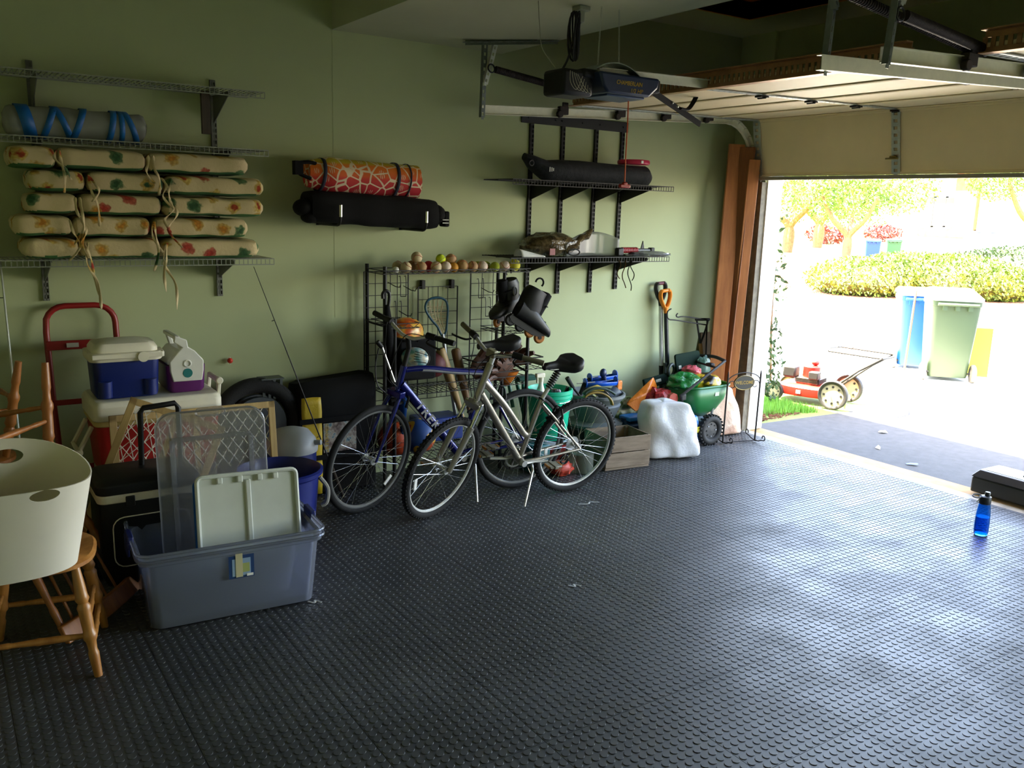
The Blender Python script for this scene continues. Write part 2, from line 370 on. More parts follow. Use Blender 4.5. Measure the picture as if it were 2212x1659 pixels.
# ================================================================ SECTIONAL DOORS, TRACKS, OPENER
galv = mat('galvanised_steel', 'b9c0c0', .45, .7, var=.12, vs=30)
trackm = mat('track_steel', 'e6e4d2', .4, .15, var=.06, vs=25)
iron = mat('black_iron', '100f0e', .6, .2)
rust = mat('rusty_black', '2b211b', .7, .3, var=.4, vs=40)
doorm = mat('door_beige', 'e6d4ae', .6, var=.04, vs=3)
warm_lit = mat('warm_lit_strut', 'a9805a', .45, .6, var=.2, vs=12)  # steel strut; the orange light on it is put into the colour
def punched(mb, p0, p1, w_, h, up, n):
    """angle iron with a row of holes: rails and bridges between the holes"""
    p0, p1 = V(p0), V(p1); d = (p1 - p0); m = frame(p0, d, up); L = d.length
    for s_ in (-1, 1): mb.box((L / 2, s_ * w_ * .36, 0), (L, w_ * .28, h), m)
    for i in range(n + 1): mb.box((L * i / n, 0, 0), (L / n * .55, w_ * .5, h), m)
def make_door(y0, y1, label, name='garage_door'):
    # inner face polyline in x-z: bottom edge, bend, then up over the room
    P = [(5.762, 2.14), (5.675, 2.585), (5.23, 2.575), (4.77, 2.565), (4.31, 2.555), (3.85, 2.545)]
    t = thing(name, label, 'garage door', (5.7, (y0 + y1) / 2, 2.14))
    for i in range(5):
        a, c = V((P[i][0], y0, P[i][1])), V((P[i + 1][0], y0, P[i + 1][1])); d = c - a; L = d.length
        m = frame(a + V((0, (y1 - y0) / 2, 0)), d, (0, -1, 0) if False else (0, 0, 1) if i else (1, 0, .2))
        wdt = y1 - y0
        b = MB(); b.box((L / 2, 0, .022), (L - .008, wdt, .04), m)
        for e in (.004, L - .024): b.box((e + .01, 0, -.003), (.02, wdt, .008), m)
        sec = build(b, 'door_section', doorm, t, bevel=.004)
        for s_ in (-1, 1):
            c_ = MB(); punched(c_, m @ V((.01, s_ * (wdt / 2 - .035), -.006)), m @ V((L - .01, s_ * (wdt / 2 - .035), -.006)), .07, .006, m.to_3x3() @ V((0, 0, 1)), 9); build(c_, 'end_stile', galv, sec)
        c_ = MB(); punched(c_, m @ V((.01, .0, -.006)), m @ V((L - .01, .0, -.006)), .065 if i == 0 else .04, .006, m.to_3x3() @ V((0, 0, 1)), 9); build(c_, 'center_stile', galv, sec)
        if i:
            for yy in (0, ):
                c_ = MB(); c_.box((.0, yy, -.016), (.07, .05, .01), m); c_.cyl(m @ V((0, yy - .03, -.022)), m @ V((0, yy + .03, -.022)), .007, n=8); build(c_, 'hinge', iron if i > 1 else rust, sec)
    # bottom rail, lift handle, rear strut with holes
    b = MB(); b.bx(5.745, 5.805, y0, y1, 2.115, 2.142); build(b, 'bottom_seal', mat('seal_grey', '8f8a7e', .8), t)
    b = MB(); b.box((5.72, (y0 + y1) / 2 + .01, 2.26), (.03, .05, .02)); b.box((5.70, (y0 + y1) / 2 + .01, 2.25), (.012, .1, .012)); build(b, 'lift_handle', mat('brass_old', '7a6a3e', .4, .8), t, bevel=.004)
    b = MB(); punched(b, (3.845, y0, 2.585), (3.845, y1, 2.585), .09, .005, (1, 0, 0), 70); b.bx(3.80, 3.85, y0, y1, 2.63, 2.636); b.bx(3.80, 3.85, y0, y1, 2.536, 2.541); build(b, 'rear_strut', warm_lit, t)
    return t
make_door(2.53, 5.07, 'beige sectional garage door rolled up above the opening beside the lumber')
make_door(-.33, 2.19, 'second garage door rolled up at the right edge of the picture')
def channel(mb, pts, w_, h, side):
    """C track: web plus two lips turned toward side (y direction)"""
    for i in range(len(pts) - 1):
        a, c = V(pts[i]), V(pts[i + 1]); d = (c - a).normalized(); n = d.cross(V((0, 1, 0))).normalized(); s_ = V((0, side, 0))
        mb.bar(a, c, .0025, h, n)
        for e in (-1, 1): mb.bar(a + n * e * h / 2 + s_ * w_ / 2, c + n * e * h / 2 + s_ * w_ / 2, w_, .0025, n)
def make_track(y, side, zr, zf, label, x_rear=3.13):
    t = thing('door_track', label, 'door track', (5.7, y, .05))
    hp = [(x_rear, y, zr), (5.42, y, zf)]
    cv = [V((5.42, y, zf - .33)) + V((math.sin(a) * .33, 0, math.cos(a) * .33)) for a in [PI / 2 * i / 7 for i in range(8)]]
    b = MB(); channel(b, hp, .028, .058, side); build(b, 'horizontal_rail', trackm, t)
    b = MB(); channel(b, cv, .028, .055, side); build(b, 'curved_rail', trackm, t)
    b = MB(); channel(b, [(5.75, y, zf - .33), (5.755, y, .06)], .028, .055, side); build(b, 'vertical_rail', trackm, t)
    for z in (.35, 1.2, 2.0):
        b = MB(); b.box((5.77, y - side * .012, z), (.06, .02, .05)); build(b, 'wall_bracket', galv, t)
    for x in ((3.78, 4.3, 4.75, 5.2)):
        z = zr + (zf - zr) * (x - x_rear) / (5.42 - x_rear)
        b = MB(); b.box((x, y + side * .03, z + .015), (.075, .035, .055)); b.cyl((x - .03, y + side * .02, z - .01), (x - .03, y + side * .05, z - .01), .024, n=12); b.box((x + .01, y + side * .04, z + .045), (.05, .01, .05)); build(b, 'roller_bracket', rust, t, bevel=.004)
    return t
make_track(5.13, -1, 2.46, 2.57, 'pale steel door track fixed along the green wall with black rollers')
make_track(2.46, 1, 2.46, 2.57, 'pale steel door track hung below the opener beside the second track')
make_track(2.24, -1, 2.47, 2.57, 'pale steel door track nearest the right picture edge', 3.2)
def hanger(parts, label):
    t = thing('track_hanger', label, 'hanger', parts[0][0])
    for a, c, up, m in parts:
        b = MB(); a, c = V(a), V(c); n = max(6, int((c - a).length / .045)); punched(b, a, c, .035, .003, up, n)
        d = (c - a).normalized(); o_ = V(up).cross(d).normalized() * .0175; b.bar(a + o_ + V(up) * .0, c + o_, .003, .03, up); build(b, 'punched_angle', m, t)
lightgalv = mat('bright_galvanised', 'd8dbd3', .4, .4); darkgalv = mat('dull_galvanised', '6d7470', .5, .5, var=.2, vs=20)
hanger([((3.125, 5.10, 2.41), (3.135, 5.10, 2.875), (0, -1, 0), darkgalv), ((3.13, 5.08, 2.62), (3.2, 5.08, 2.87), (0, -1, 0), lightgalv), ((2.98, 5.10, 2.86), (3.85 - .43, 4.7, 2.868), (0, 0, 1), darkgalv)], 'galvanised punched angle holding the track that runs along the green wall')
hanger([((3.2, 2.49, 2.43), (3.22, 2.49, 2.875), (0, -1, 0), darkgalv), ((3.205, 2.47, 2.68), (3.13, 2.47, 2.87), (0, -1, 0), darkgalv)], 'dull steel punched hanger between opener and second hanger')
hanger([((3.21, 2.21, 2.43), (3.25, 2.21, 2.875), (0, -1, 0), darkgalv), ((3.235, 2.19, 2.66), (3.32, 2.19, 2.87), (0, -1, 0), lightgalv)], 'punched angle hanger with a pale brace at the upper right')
def spring(a, c, label):
    a, c = V(a), V(c); t = thing('extension_spring', label, 'spring', c)
    b = MB(); n = 60; d = c - a
    b.cyl(a, c, .019, n=12)
    for i in range(n): 
        p = a + d * ((i + .5) / n); b.cyl(p - d.normalized() * .004, p + d.normalized() * .004, .0225, n=10)
    build(b, 'coil', rust, t)
    for e, s_ in ((a, -1), (c, 1)): 
        b = MB(); b.tube(arc(e + d.normalized() * s_ * .03, .025, 0, 2 * PI, 14, d.normalized(), (0, 0, 1)), .005, 6); build(b, 'end_hook', iron, t)
p = aty(1070, 150, 5.05); q = aty(1260, 203, 5.05)
spring(p, q, 'black coil spring stretched behind the opener along the green wall')
p = aty(1830, -14, 2.48); q = aty(2098, 108, 2.48)
spring(p, q, 'black coil spring crossing the upper right above the pale track')
p = aty(1955, 34, 2.2); q = aty(2120, 104, 2.2)
spring(p, q, 'shorter-looking black coil spring ending at the pulley, upper right')
for (px, py, y, lb) in ((2105, 118, 2.46, 'black cable pulley on the track at the right edge'),):
    c = aty(px, py, y); t = thing('cable_pulley', lb, 'pulley', c)
    b = MB(); b.box(c, (.07, .05, .06)); build(b, 'housing', iron, t, bevel=.006)
    b = MB(); b.cyl(c + V((-.05, -.02, -.03)), c + V((-.05, .02, -.03)), .04, n=20); build(b, 'wheel', iron, t)
# opener
OY = 3.8
t = thing('door_opener', 'dark blue garage door opener with yellow lettering hanging from chains', 'door opener', aty(1320, 205, OY))
navy = mat('navy_case', '1c2a4a', .4, var=.1, vs=20); bracketm = mat('opener_bracket', '8d9686', .45, .5)
A = aty(1262, 158, OY); Bp = aty(1392, 160, OY); zt = A.z; zb = aty(1300, 207, OY).z
b = MB(); L = Bp.x - A.x
prof = [(0, zt), (L, zt), (L - .01, zb + .05), (L - .07, zb), (.06, zb), (.03, zb + .03)]
b.prism([(x, z) for x, z in prof], -.13, .13, Matrix(((1, 0, 0, A.x), (0, 0, 1, OY), (0, 1, 0, 0), (0, 0, 0, 1)))); case = build(b, 'case', navy, t, bevel=.012)
text('CHAMBERLAIN', .031, Matrix(((1, 0, 0, A.x + .2), (0, 0, -1, OY - .1315), (0, 1, 0, zt - .045), (0, 0, 0, 1))), mat('yellow_print', 'c9a227', .5), case, shear=.2, w=.85)
text('1/2 HP', .031, Matrix(((1, 0, 0, A.x + .25), (0, 0, -1, OY - .1315), (0, 1, 0, zt - .08), (0, 0, 0, 1))), MATS['yellow_print'], case, shear=.2)
b = MB(); b.box((A.x + L * .5, OY, zb - .004), (L * .62, .2, .012)); build(b, 'light_lens', mat('opener_lens', '32466f', .3), t, bevel=.004)
b = MB(); ar = arc((A.x + L * .42, OY, zt - .20), .26, math.radians(52), math.radians(128), 12)
b.rings([[p + V((0, s_ * .09, 0)) for p in ar] for s_ in (-1, 1)] if False else [[p + V((0, -.06, 0)), p + V((0, .06, 0)), p + V((0, .06, .005)), p + V((0, -.06, .005))] for p in ar]); build(b, 'mount_strap', bracketm, t)
b = MB(); c = aty(1225, 180, OY); b.box(c + V((.02, .02, 0)), (.2, .18, .13)); b.box(c + V((.1, .0, .05)), (.12, .16, .05)); build(b, 'motor_end', iron, t, bevel=.02)
for i in range(5):
    p0 = aty(1232 + 4 * i, 152 + 2 * i, OY - .1); b = MB(); b.tube(smooth_path([p0, p0 + V((-.01 + .01 * i, -.02, -.06)), p0 + V((.03 + .01 * i, -.02, -.09)), p0 + V((.08, 0, -.02 - .01 * i))], 5), .0013, 5); build(b, 'low_voltage_wire', mat('white_wire', 'c8c2ae', .5), t)
b = MB(); b.box((Bp.x + .03, OY, zt - .03), (.07, .13, .07)); build(b, 'sprocket_guard', iron, t, bevel=.01)
# rail to the header
b = MB(); b.bar((A.x + .1, OY, zt + .035), (X0, OY, zt + .1), .05, .004); b.bar((A.x + .1, OY, zt + .012), (X0, OY, zt + .077), .006, .045); build(b, 'rail', trackm, t)
for k, px in ((0, 1297), (1, 1337)):
    p0 = aty(px, 62 - 6 * k, OY); p1 = aty(px - 6 + 6 * k, 142, OY); p0 = p0 + (p0 - p1) * .28
    p0.z = LO; b = MB(); n = 26
    for i in range(n):
        c = p0.lerp(p1, (i + .5) / n); dd = (p1 - p0).normalized(); m = frame(c, dd, (0, 1, 0) if i % 2 else (1, .2, 0)); b.tube([m @ V((math.cos(a) * .009, math.sin(a) * .004, 0)) for a in [2 * PI * q / 8 for q in range(8)]], .0012, 4, True)
    build(b, 'hanging_chain', mat('chain_steel', 'b5b8b0', .4, .5), t)
# door arm with its curved end
arm = thing('opener_linkage', 'black straight arm with a curved hook linking opener and door', 'linkage', aty(1505, 262, OY - .1))
p0 = aty(1392, 186, OY - .02); p1 = aty(1512, 268, OY + .55)
b = MB(); b.bar(p0, p1, .008, .035, (0, -1, 0) if False else (.3, 0, 1)); build(b, 'straight_arm', mat('arm_black', '0c0c0c', .9, spec=.1), arm)
for px, py in ((1453, 222), (1464, 230)): build(MB().sph(aty(px, py, OY + .22), .008, nu=8, nv=6), 'bolt', mat('bolt_zinc', 'd5d2c4', .3, .8), arm)
q = [aty(1468, 234, OY + .3), aty(1485, 236, OY + .35), aty(1497, 222, OY + .38), aty(1508, 200, OY + .4)]
b = MB(); b.tube(smooth_path(q, 6), .017, 8, flat=.5); build(b, 'curved_arm', MATS['arm_black'], arm)
c = aty(1510, 196, OY + .4); b = MB(); b.box(c, (.03, .09, .045)); build(b, 'door_clevis', galv, arm, bevel=.004)
# red release cord
t = thing('release_cord', 'orange release cord with a red pull handle hanging from the opener', 'cord', aty(1349, 402, OY))
b = MB(); b.tube([aty(1358, 200, OY), aty(1356, 260, OY), aty(1352, 330, OY), aty(1349, 398, OY)], .0035, 6); build(b, 'cord', mat('orange_cord', 'd8561c', .6), t)
b = MB(); c = aty(1349, 402, OY); b.box(c, (.075, .02, .022)); b.box(c + V((0, 0, .012)), (.03, .02, .02)); build(b, 'handle', mat('red_plastic', 'a8261c', .4), t, bevel=.006)
# power cord bundle to the ceiling outlet, thin bell wire
t = thing('power_cord', 'black bundled power cord from the ceiling outlet to the opener', 'cord', aty(1250, 150, OY))
o_ = atz(1256, 14, LO)
b = MB(); b.box(o_ + V((0, 0, -.012)), (.07, .07, .024)); b.box(o_ + V((0, 0, -.05)), (.03, .03, .06)); build(b, 'outlet_plug', mat('outlet_grey', '8b8f80', .5), t, bevel=.004)
pa = o_ + V((0, 0, -.07)); pb = aty(1215, 150, OY)
mid = [pa, pa.lerp(pb, .25), pa.lerp(pb, .5), pa.lerp(pb, .7) + V((0, 0, -.02)), pb]
b = MB(); b.tube(smooth_path(mid, 6), .006, 6)
for k in range(5):
    c = pa.lerp(pb, .32); L_ = .12; b.tube([c + V((.012 * math.cos(a + k), .012 * math.sin(a + k) + .006 * k - .012, .0)) + V((.022 * math.sin(a), 0, L_ * math.cos(a))) for a in [2 * PI * i / 16 for i in range(16)]], .0055, 6, True)
build(b, 'cable', iron, t)
one(MB().tube(smooth_path([atz(1163, 2, LO), aty(1166, 60, OY), aty(1172, 105, OY), aty(1200, 146, OY)], 8), .0022, 5), 'bell_wire', mat('grey_wire', '9a9a86', .5), 'thin pale wire hanging from the ceiling beside the power cord', 'wire')
# ================================================================ LEFT WALL: SHELVES AND CUSHIONS
wirem = mat('grey_wire_shelf', '8d9188', .45, .3); upm = mat('grey_standard', '7c7d78', .5, .4, var=.1, vs=20)
def upright(x, z0, z1, m, label, group=None, y=W_):
    t = thing('shelf_upright', label, 'shelf rail', (x, y, z0), group=group)
    b = MB(); b.bx(x - .014, x + .014, y - .004, y, z0, z1)
    for s_ in (-1, 1): b.bx(x + s_ * .014 - .0015, x + s_ * .014 + .0015, y - .018, y, z0, z1)
    n = int((z1 - z0) / .032)
    for i in range(n + 1): b.bx(x - .014, x + .014, y - .018, y - .0165, z0 + (z1 - z0 - .012) * i / n, z0 + (z1 - z0 - .012) * i / n + .012)
    b.bx(x - .002, x + .002, y - .018, y - .0165, z0, z1); build(b, 'slotted_channel', m, t); return t
def wire_shelf(x0, x1, yf, z, brk, m, bm, label, lip=.032, pitch=.025, group=None, back=W_ - .03, drop=.13, r=.0017):
    t = thing('wire_shelf', label, 'shelf', ((x0 + x1) / 2, (yf + back) / 2, z - lip), group=group)
    b = MB()
    for y, zz, rr in ((yf, z, .0028), (yf, z - lip, .0028), (back, z - .003, .0028), ((yf + back) / 2, z - .004, .0028)): b.bar((x0, y, zz), (x1, y, zz), rr * 2, rr * 2)
    n = int((x1 - x0) / pitch)
    for i in range(n + 1):
        x = x0 + (x1 - x0) * i / n; b.bar((x, yf, z), (x, back, z), r * 2, r * 2); b.bar((x, yf, z), (x, yf, z - lip), r * 2, r * 2)
    o = build(b, 'wire_deck', m, t); o['kind'] = 'stuff'
    for x in brk:
        c = MB(); c.add([(x - .002, W_ - .018, z - .01), (x - .002, yf + .02, z - .012), (x - .002, yf + .02, z - .026), (x - .002, W_ - .018, z - drop), (x + .002, W_ - .018, z - .01), (x + .002, yf + .02, z - .012), (x + .002, yf + .02, z - .026), (x + .002, W_ - .018, z - drop)],
              [(0, 1, 2, 3), (7, 6, 5, 4), (0, 4, 5, 1), (1, 5, 6, 2), (2, 6, 7, 3), (3, 7, 4, 0)]); c.bx(x - .008, x + .008, yf + .02, W_ - .018, z - .012, z - .008)
        build(c, 'bracket', bm, t)
    return t
upright(.531, 1.265, 2.51, upm, 'grey slotted shelf rail at the left, above the red hand truck')
upright(1.462, 1.262, 2.505, upm, 'grey slotted shelf rail beside the fishing rod')
Z1, Z2, Z3 = 2.425, 2.112, 1.505
wire_shelf(-.35, 1.655, 5.03, Z1, (.531, 1.462), wirem, upm, 'empty grey wire shelf, topmost on the left wall', drop=.16)
wire_shelf(-.35, 1.668, 5.03, Z2, (.531, 1.462), wirem, upm, 'grey wire shelf carrying the plastic-wrapped roll')
wire_shelf(-.3, 1.685, 5.03, Z3, (.531, 1.462), wirem, upm, 'grey wire shelf under the stacked floral cushions')
p = aty(432, 207, 5.2); q = aty(447, 290, 5.2)
one(MB().bx(p.x, p.x + .045, 5.17, 5.20, q.z, Z1 - .006), 'hanging_strip', woodmat('dark_strip', '4a3a2a', '2e2419', .6), 'dark flat strip hanging under the empty top left shelf', 'strip')
# floral cushions
def floral(m):
    N, L = nodes(m); g_ = N.new('ShaderNodeNewGeometry'); sp0 = N.new('ShaderNodeSeparateXYZ'); L.new(g_.outputs['Position'], sp0.inputs[0]); cb = N.new('ShaderNodeCombineXYZ')
    ad0 = N.new('ShaderNodeMath'); ad0.operation = 'ADD'; L.new(sp0.outputs[0], ad0.inputs[0]); L.new(sp0.outputs[1], ad0.inputs[1]); L.new(ad0.outputs[0], cb.inputs[0]); L.new(sp0.outputs[2], cb.inputs[1])
    ns = N.new('ShaderNodeTexNoise'); ns.inputs['Scale'].default_value = 26; ns.inputs['Detail'].default_value = 3; L.new(cb.outputs[0], ns.inputs[0])
    ad = N.new('ShaderNodeMix'); ad.data_type = 'VECTOR'; ad.inputs[0].default_value = .055; L.new(cb.outputs[0], ad.inputs[4]); L.new(ns.outputs['Color'], ad.inputs[5])
    vo = N.new('ShaderNodeTexVoronoi'); vo.voronoi_dimensions = '2D'; vo.inputs['Scale'].default_value = 8.3; vo.inputs['Randomness'].default_value = .9; L.new(ad.outputs[1], vo.inputs['Vector'])
    pet = N.new('ShaderNodeTexVoronoi'); pet.voronoi_dimensions = '2D'; pet.inputs['Scale'].default_value = 55; L.new(cb.outputs[0], pet.inputs['Vector'])
    sp = N.new('ShaderNodeSeparateColor'); L.new(vo.outputs['Color'], sp.inputs[0])
    kind = ramp(m, sp.outputs[0], [(0, 'b8614a'), (.15, 'd0b562'), (.5, '5a7a4f'), (.72, 'c9a85a')], 'CONSTANT')
    ctr = ramp(m, sp.outputs[0], [(0, 'b03a2a'), (.2, 'a8421f'), (.48, '2f5a35'), (.74, 'c98a2e')], 'CONSTANT')
    cm = ramp(m, vo.outputs['Distance'], [(.1, 'ffffff'), (.17, '000000')]); m1 = N.new('ShaderNodeMix'); m1.data_type = 'RGBA'; L.new(cm, m1.inputs[0]); L.new(kind, m1.inputs[6]); L.new(ctr, m1.inputs[7])
    mx = N.new('ShaderNodeMix'); mx.data_type = 'RGBA'; mx.blend_type = 'MULTIPLY'; mx.inputs[0].default_value = .45; L.new(m1.outputs[2], mx.inputs[6]); L.new(ramp(m, pet.outputs['Distance'], [(.0, 'ffffff'), (.6, '806040')]), mx.inputs[7])
    core = ramp(m, vo.outputs['Distance'], [(0.0, 'ffffff'), (.22, 'ffffff'), (.29, '000000')])
    o = N.new('ShaderNodeMix'); o.data_type = 'RGBA'; L.new(core, o.inputs[0]); o.inputs[6].default_value = lin('c9b891'); L.new(mx.outputs[2], o.inputs[7]); return o.outputs[2]
cushm = matcol('floral_canvas', .9, floral, bmp=.5, bs=14, bd=.015); greenm = mat('green_canvas', '3b6b3a', .9, var=.15, vs=30)
def pillow(x0, x1, y0, y1, z0, z1, seed, nx=22, na=28):
    mb = MB(); R = []; cy, cz = (y0 + y1) / 2, (z0 + z1) / 2; hy, hz = (y1 - y0) / 2, (z1 - z0) / 2
    for i in range(nx + 1):
        u = i / nx; e = min(u, 1 - u) * (x1 - x0); k = min(1, e / .06); k = math.sqrt(max(0, 1 - (1 - k) ** 2)); sz = .55 + .45 * k; sy = .86 + .14 * k
        if i in (0, nx): sz, sy = .4, .8
        ring = []
        for j in range(na):
            a = 2 * PI * j / na; c, s_ = math.cos(a), math.sin(a); f = lambda q: math.copysign(abs(q) ** .38, q)
            p = V((x0 + u * (x1 - x0), cy + hy * sy * f(c), cz + hz * sz * f(s_)))
            p += mnoise.noise_vector(V((p.x * 9 + seed, p.y * 9, p.z * 9 + seed * 2))) * .007; ring.append(p)
        R.append(ring)
    mb.rings(R)
    for q, f in enumerate(mb.f):
        if sum(mb.v[i].z for i in f) / len(f) < z0 + (z1 - z0) * .14: mb.m[q] = 1
    return mb
ROWS = [(Z2 - .045, (20, 124, 320, 541), 'topmost'), (0, (62, 188, 356, 574), 'second from the top'), (0, (58, 172, 354, 574), 'middle'), (0, (30, 160, 330, 541), 'second from the bottom'), (0, (52, 174, 350, 565), 'lowest')]
hh = (Z2 - .045 - Z3 - .004) / 5
def ribbon(pts, wd, seed, y):
    mb = MB(); P = smooth_path(pts, 5); n = len(P); vs = []
    for i, p in enumerate(P):
        a = 1.1 * math.sin(i * .55 + seed) ; d = V((math.cos(a), math.sin(a), 0)) * wd * (.6 if i in (0, n - 1) else 1) / 2; vs += [p - d, p + d]
    mb.add(vs, [(2 * i, 2 * i + 1, 2 * i + 3, 2 * i + 2) for i in range(n - 1)]); return mb
CUSH = []
for k, (_, xs, nm) in enumerate(ROWS):
    zt = Z2 - .045 - hh * k; zb = zt - hh + .006; pyc = 345 + 50 * k
    X = [aty(px, pyc, 4.93).x for px in xs]
    t = thing('lounge_cushion', {'topmost': 'topmost floral lounge cushion in the stack, just under the wrapped roll', 'lowest': 'lowest floral lounge cushion, lying on the bottom left wire shelf'}.get(nm, nm + ' floral lounge cushion in the five-high stack'), 'cushion', ((X[0] + X[3]) / 2, 5.13, zb), group='stacked floral cushions')
    for i in range(3):
        build(pillow(X[i] + .003, X[i + 1] - .003, 4.93 + .01 * random.random(), 5.33, zb + random.uniform(0, .004), zt, k * 7 + i), 'cushion_section', [cushm, greenm], t)
    for i in (1, 2):
        for rr in range(2):
            x = X[i] + random.uniform(-.02, .02) + .02 * rr; L = random.uniform(.12, .26) + (.13 if k == 4 else 0); y = 4.912 - .004 * rr - .0015 * k
            pts = [(x, y + .012, zt - .02), (x + random.uniform(-.02, .03), y - .006, zt - .02 - L * .3), (x + random.uniform(-.03, .05), y - .008, zt - .02 - L * .62), (x + random.uniform(-.02, .06), y - .006, zt - .02 - L)]
            build(ribbon(pts, .016, k + i, y), 'tie_ribbon', cushm, t, solid=.0012)
    CUSH.append(t)
# wrapped roll with blue tape
plw = clearmat('cloudy_film', 'e6e8e4', 'e4e7e2', .8, .25)
t = thing('wrapped_roll', 'plastic-wrapped roll strapped with blue tape on the left shelf', 'roll', (.5, 5.15, Z2))
rx0, rx1 = aty(8, 285, 5.1).x, aty(318, 290, 5.1).x; rz = Z2 + .078; RR = .075
b = MB(); R = []
for i in range(41):
    u = i / 40; k = min(1, min(u, 1 - u) / .06); s_ = (.45 + .55 * math.sqrt(max(0, 1 - (1 - k) ** 2)))
    R.append([wobble((rx0 + u * (rx1 - rx0), 5.15 + RR * 1.15 * s_ * math.cos(a), rz + RR * s_ * math.sin(a)), 14, .01, 3) for a in [2 * PI * j / 22 for j in range(22)]])
b.rings(R); build(b, 'wrapped_core', plw, t)
tapem = mat('blue_tape', '0f5fa8', .5)
for px0, px1, sk in ((44, 74, -.02), (100, 116, .03), (130, 146, -.035), (164, 180, .03), (236, 250, .015), (258, 270, 0), (278, 292, -.03)):
    xa, xb = aty(px0, 282, 5.07).x, aty(px1, 282, 5.07).x; b = MB()
    b.grid(lambda u, v_: (xa + (xb - xa) * u + sk * math.sin(2 * PI * v_), 5.15 + (RR * 1.15 + .007) * math.cos(2 * PI * v_), rz + (RR + .007) * math.sin(2 * PI * v_)), 2, 29); build(b, 'tape_strip', tapem, t, solid=.0008)
# ================================================================ LEFT FLOOR GROUP
redm = mat('red_enamel', '8e1a1a', .4, var=.1, vs=20); creamm = mat('cream_plastic', 'ded8c4', .5, var=.05, vs=8); coolred = mat('cooler_red', 'a81c18', .45, var=.06, vs=6)
oak = woodmat('honey_oak', 'b8803e', '8f5a26', .4, 6, coat=.15); oakd = woodmat('dark_oak', 'a8692e', '7f4c20', .45, 6, coat=.1)
# hand truck
t = thing('hand_truck', 'red steel hand truck standing against the wall behind the coolers', 'hand truck', (.68, 5.2, 0))
hl = [(.54, 5.22, .1), (.515, 5.25, .7), (.51, 5.3, 1.10)] + [V((.61, 5.31, 1.14)) + V((-.1 * math.cos(a), 0, .1 * math.sin(a))) for a in [PI / 2 * i / 5 for i in range(1, 6)]]
hr = [V((.76, 5.31, 1.14)) + V((.1 * math.sin(a), 0, .1 * math.cos(a))) for a in [PI / 2 * i / 5 for i in range(6)]] + [(.86, 5.25, .7), (.88, 5.22, .1)]
build(MB().tube([V(p) for p in hl + hr], .0165, 10), 'tube_frame', redm, t)
for z, y, h in ((1.03, 5.285, .05), (.72, 5.25, .03), (.35, 5.23, .03)): build(MB().bx(.50, .88, y - .02, y - .008, z - h / 2, z + h / 2), 'cross_plate', redm, t, bevel=.003)
build(MB().bx(.60, .66, 5.2595, 5.2625, 1.018, 1.042), 'sticker', mat('sticker_white', 'c9c6bd', .5), t)
build(MB().bx(.54, .88, 5.05, 5.22, .03, .04), 'toe_plate', redm, t)
for x in (.49, .93):
    c = MB(); c.torus(.09, .03, 28, 8, T(x, 5.31, .12) @ RY(PI / 2)); c.cyl((x - .025, 5.31, .12), (x + .025, 5.31, .12), .06, n=16); build(c, 'wheel', iron, t)
# pale box that lifts the big cooler
one(MB().bx(.68, 1.26, 4.80, 5.16, 0, .40), 'storage_box', mat('pale_box', 'a9a696', .6, var=.05, vs=6), 'pale plastic box under the big red cooler', 'box', bevel=.02)
# big red cooler
t = thing('chest_cooler', 'large red cooler with cream lid carrying two small coolers', 'cooler', (.97, 4.97, .40))
b = MB(); loft(b, [(rrect(.58, .36, .04), .402), (rrect(.62, .39, .04), .67)], T(.965, 4.965, 0)); body = build(b, 'body', coolred, t)
b = MB(); loft(b, [(rrect(.63, .40, .04), .67), (rrect(.64, .41, .04), .675), (rrect(.64, .41, .04), .70)], T(.965, 4.965, 0)); build(b, 'gold_band', mat('cooler_band', 'c7b173', .5), t)
b = MB(); loft(b, [(rrect(.65, .42, .04), .70), (rrect(.65, .42, .04), .775), (rrect(.62, .39, .04), .80)], T(.965, 4.965, 0)); lid = build(b, 'lid', creamm, t, bevel=.006)
for x in (.82, 1.17):
    c = MB(); c.bx(x - .035, x + .035, 4.750, 4.757, .70, .73); h = build(c, 'hinge_plate', creamm, t, bevel=.002)
    for dx in (-.025, .025):
        for dz in (.007, .023): build(MB().cyl((x + dx, 4.748, .70 + dz), (x + dx, 4.751, .70 + dz), .004, n=8), 'screw', iron, h)
build(MB().sph((.985, 4.752, .70), .011, nu=10, nv=8), 'drain_button', creamm, t)
for s_, x in ((-1, .645), (1, 1.285)):
    b = MB(); zz = .66 if s_ < 0 else .80
    if s_ < 0: pts = [(x, 4.86, .66), (x - .07, 4.86, .53), (x - .07, 5.06, .53), (x, 5.06, .66)]
    else: pts = [(x + .005, 4.86, .74), (x + .015, 4.86, .85), (x + .015, 5.06, .85), (x + .005, 5.06, .74)]
    for i in range(3): b.bar(pts[i], pts[i + 1], .03, .02, (1, 0, .3))
    b.cyl(V(pts[1]) + V((0, -.02, 0)), V(pts[1]) + V((0, .02, 0)), .02, n=14); build(b, 'swing_handle', creamm, t, bevel=.005)
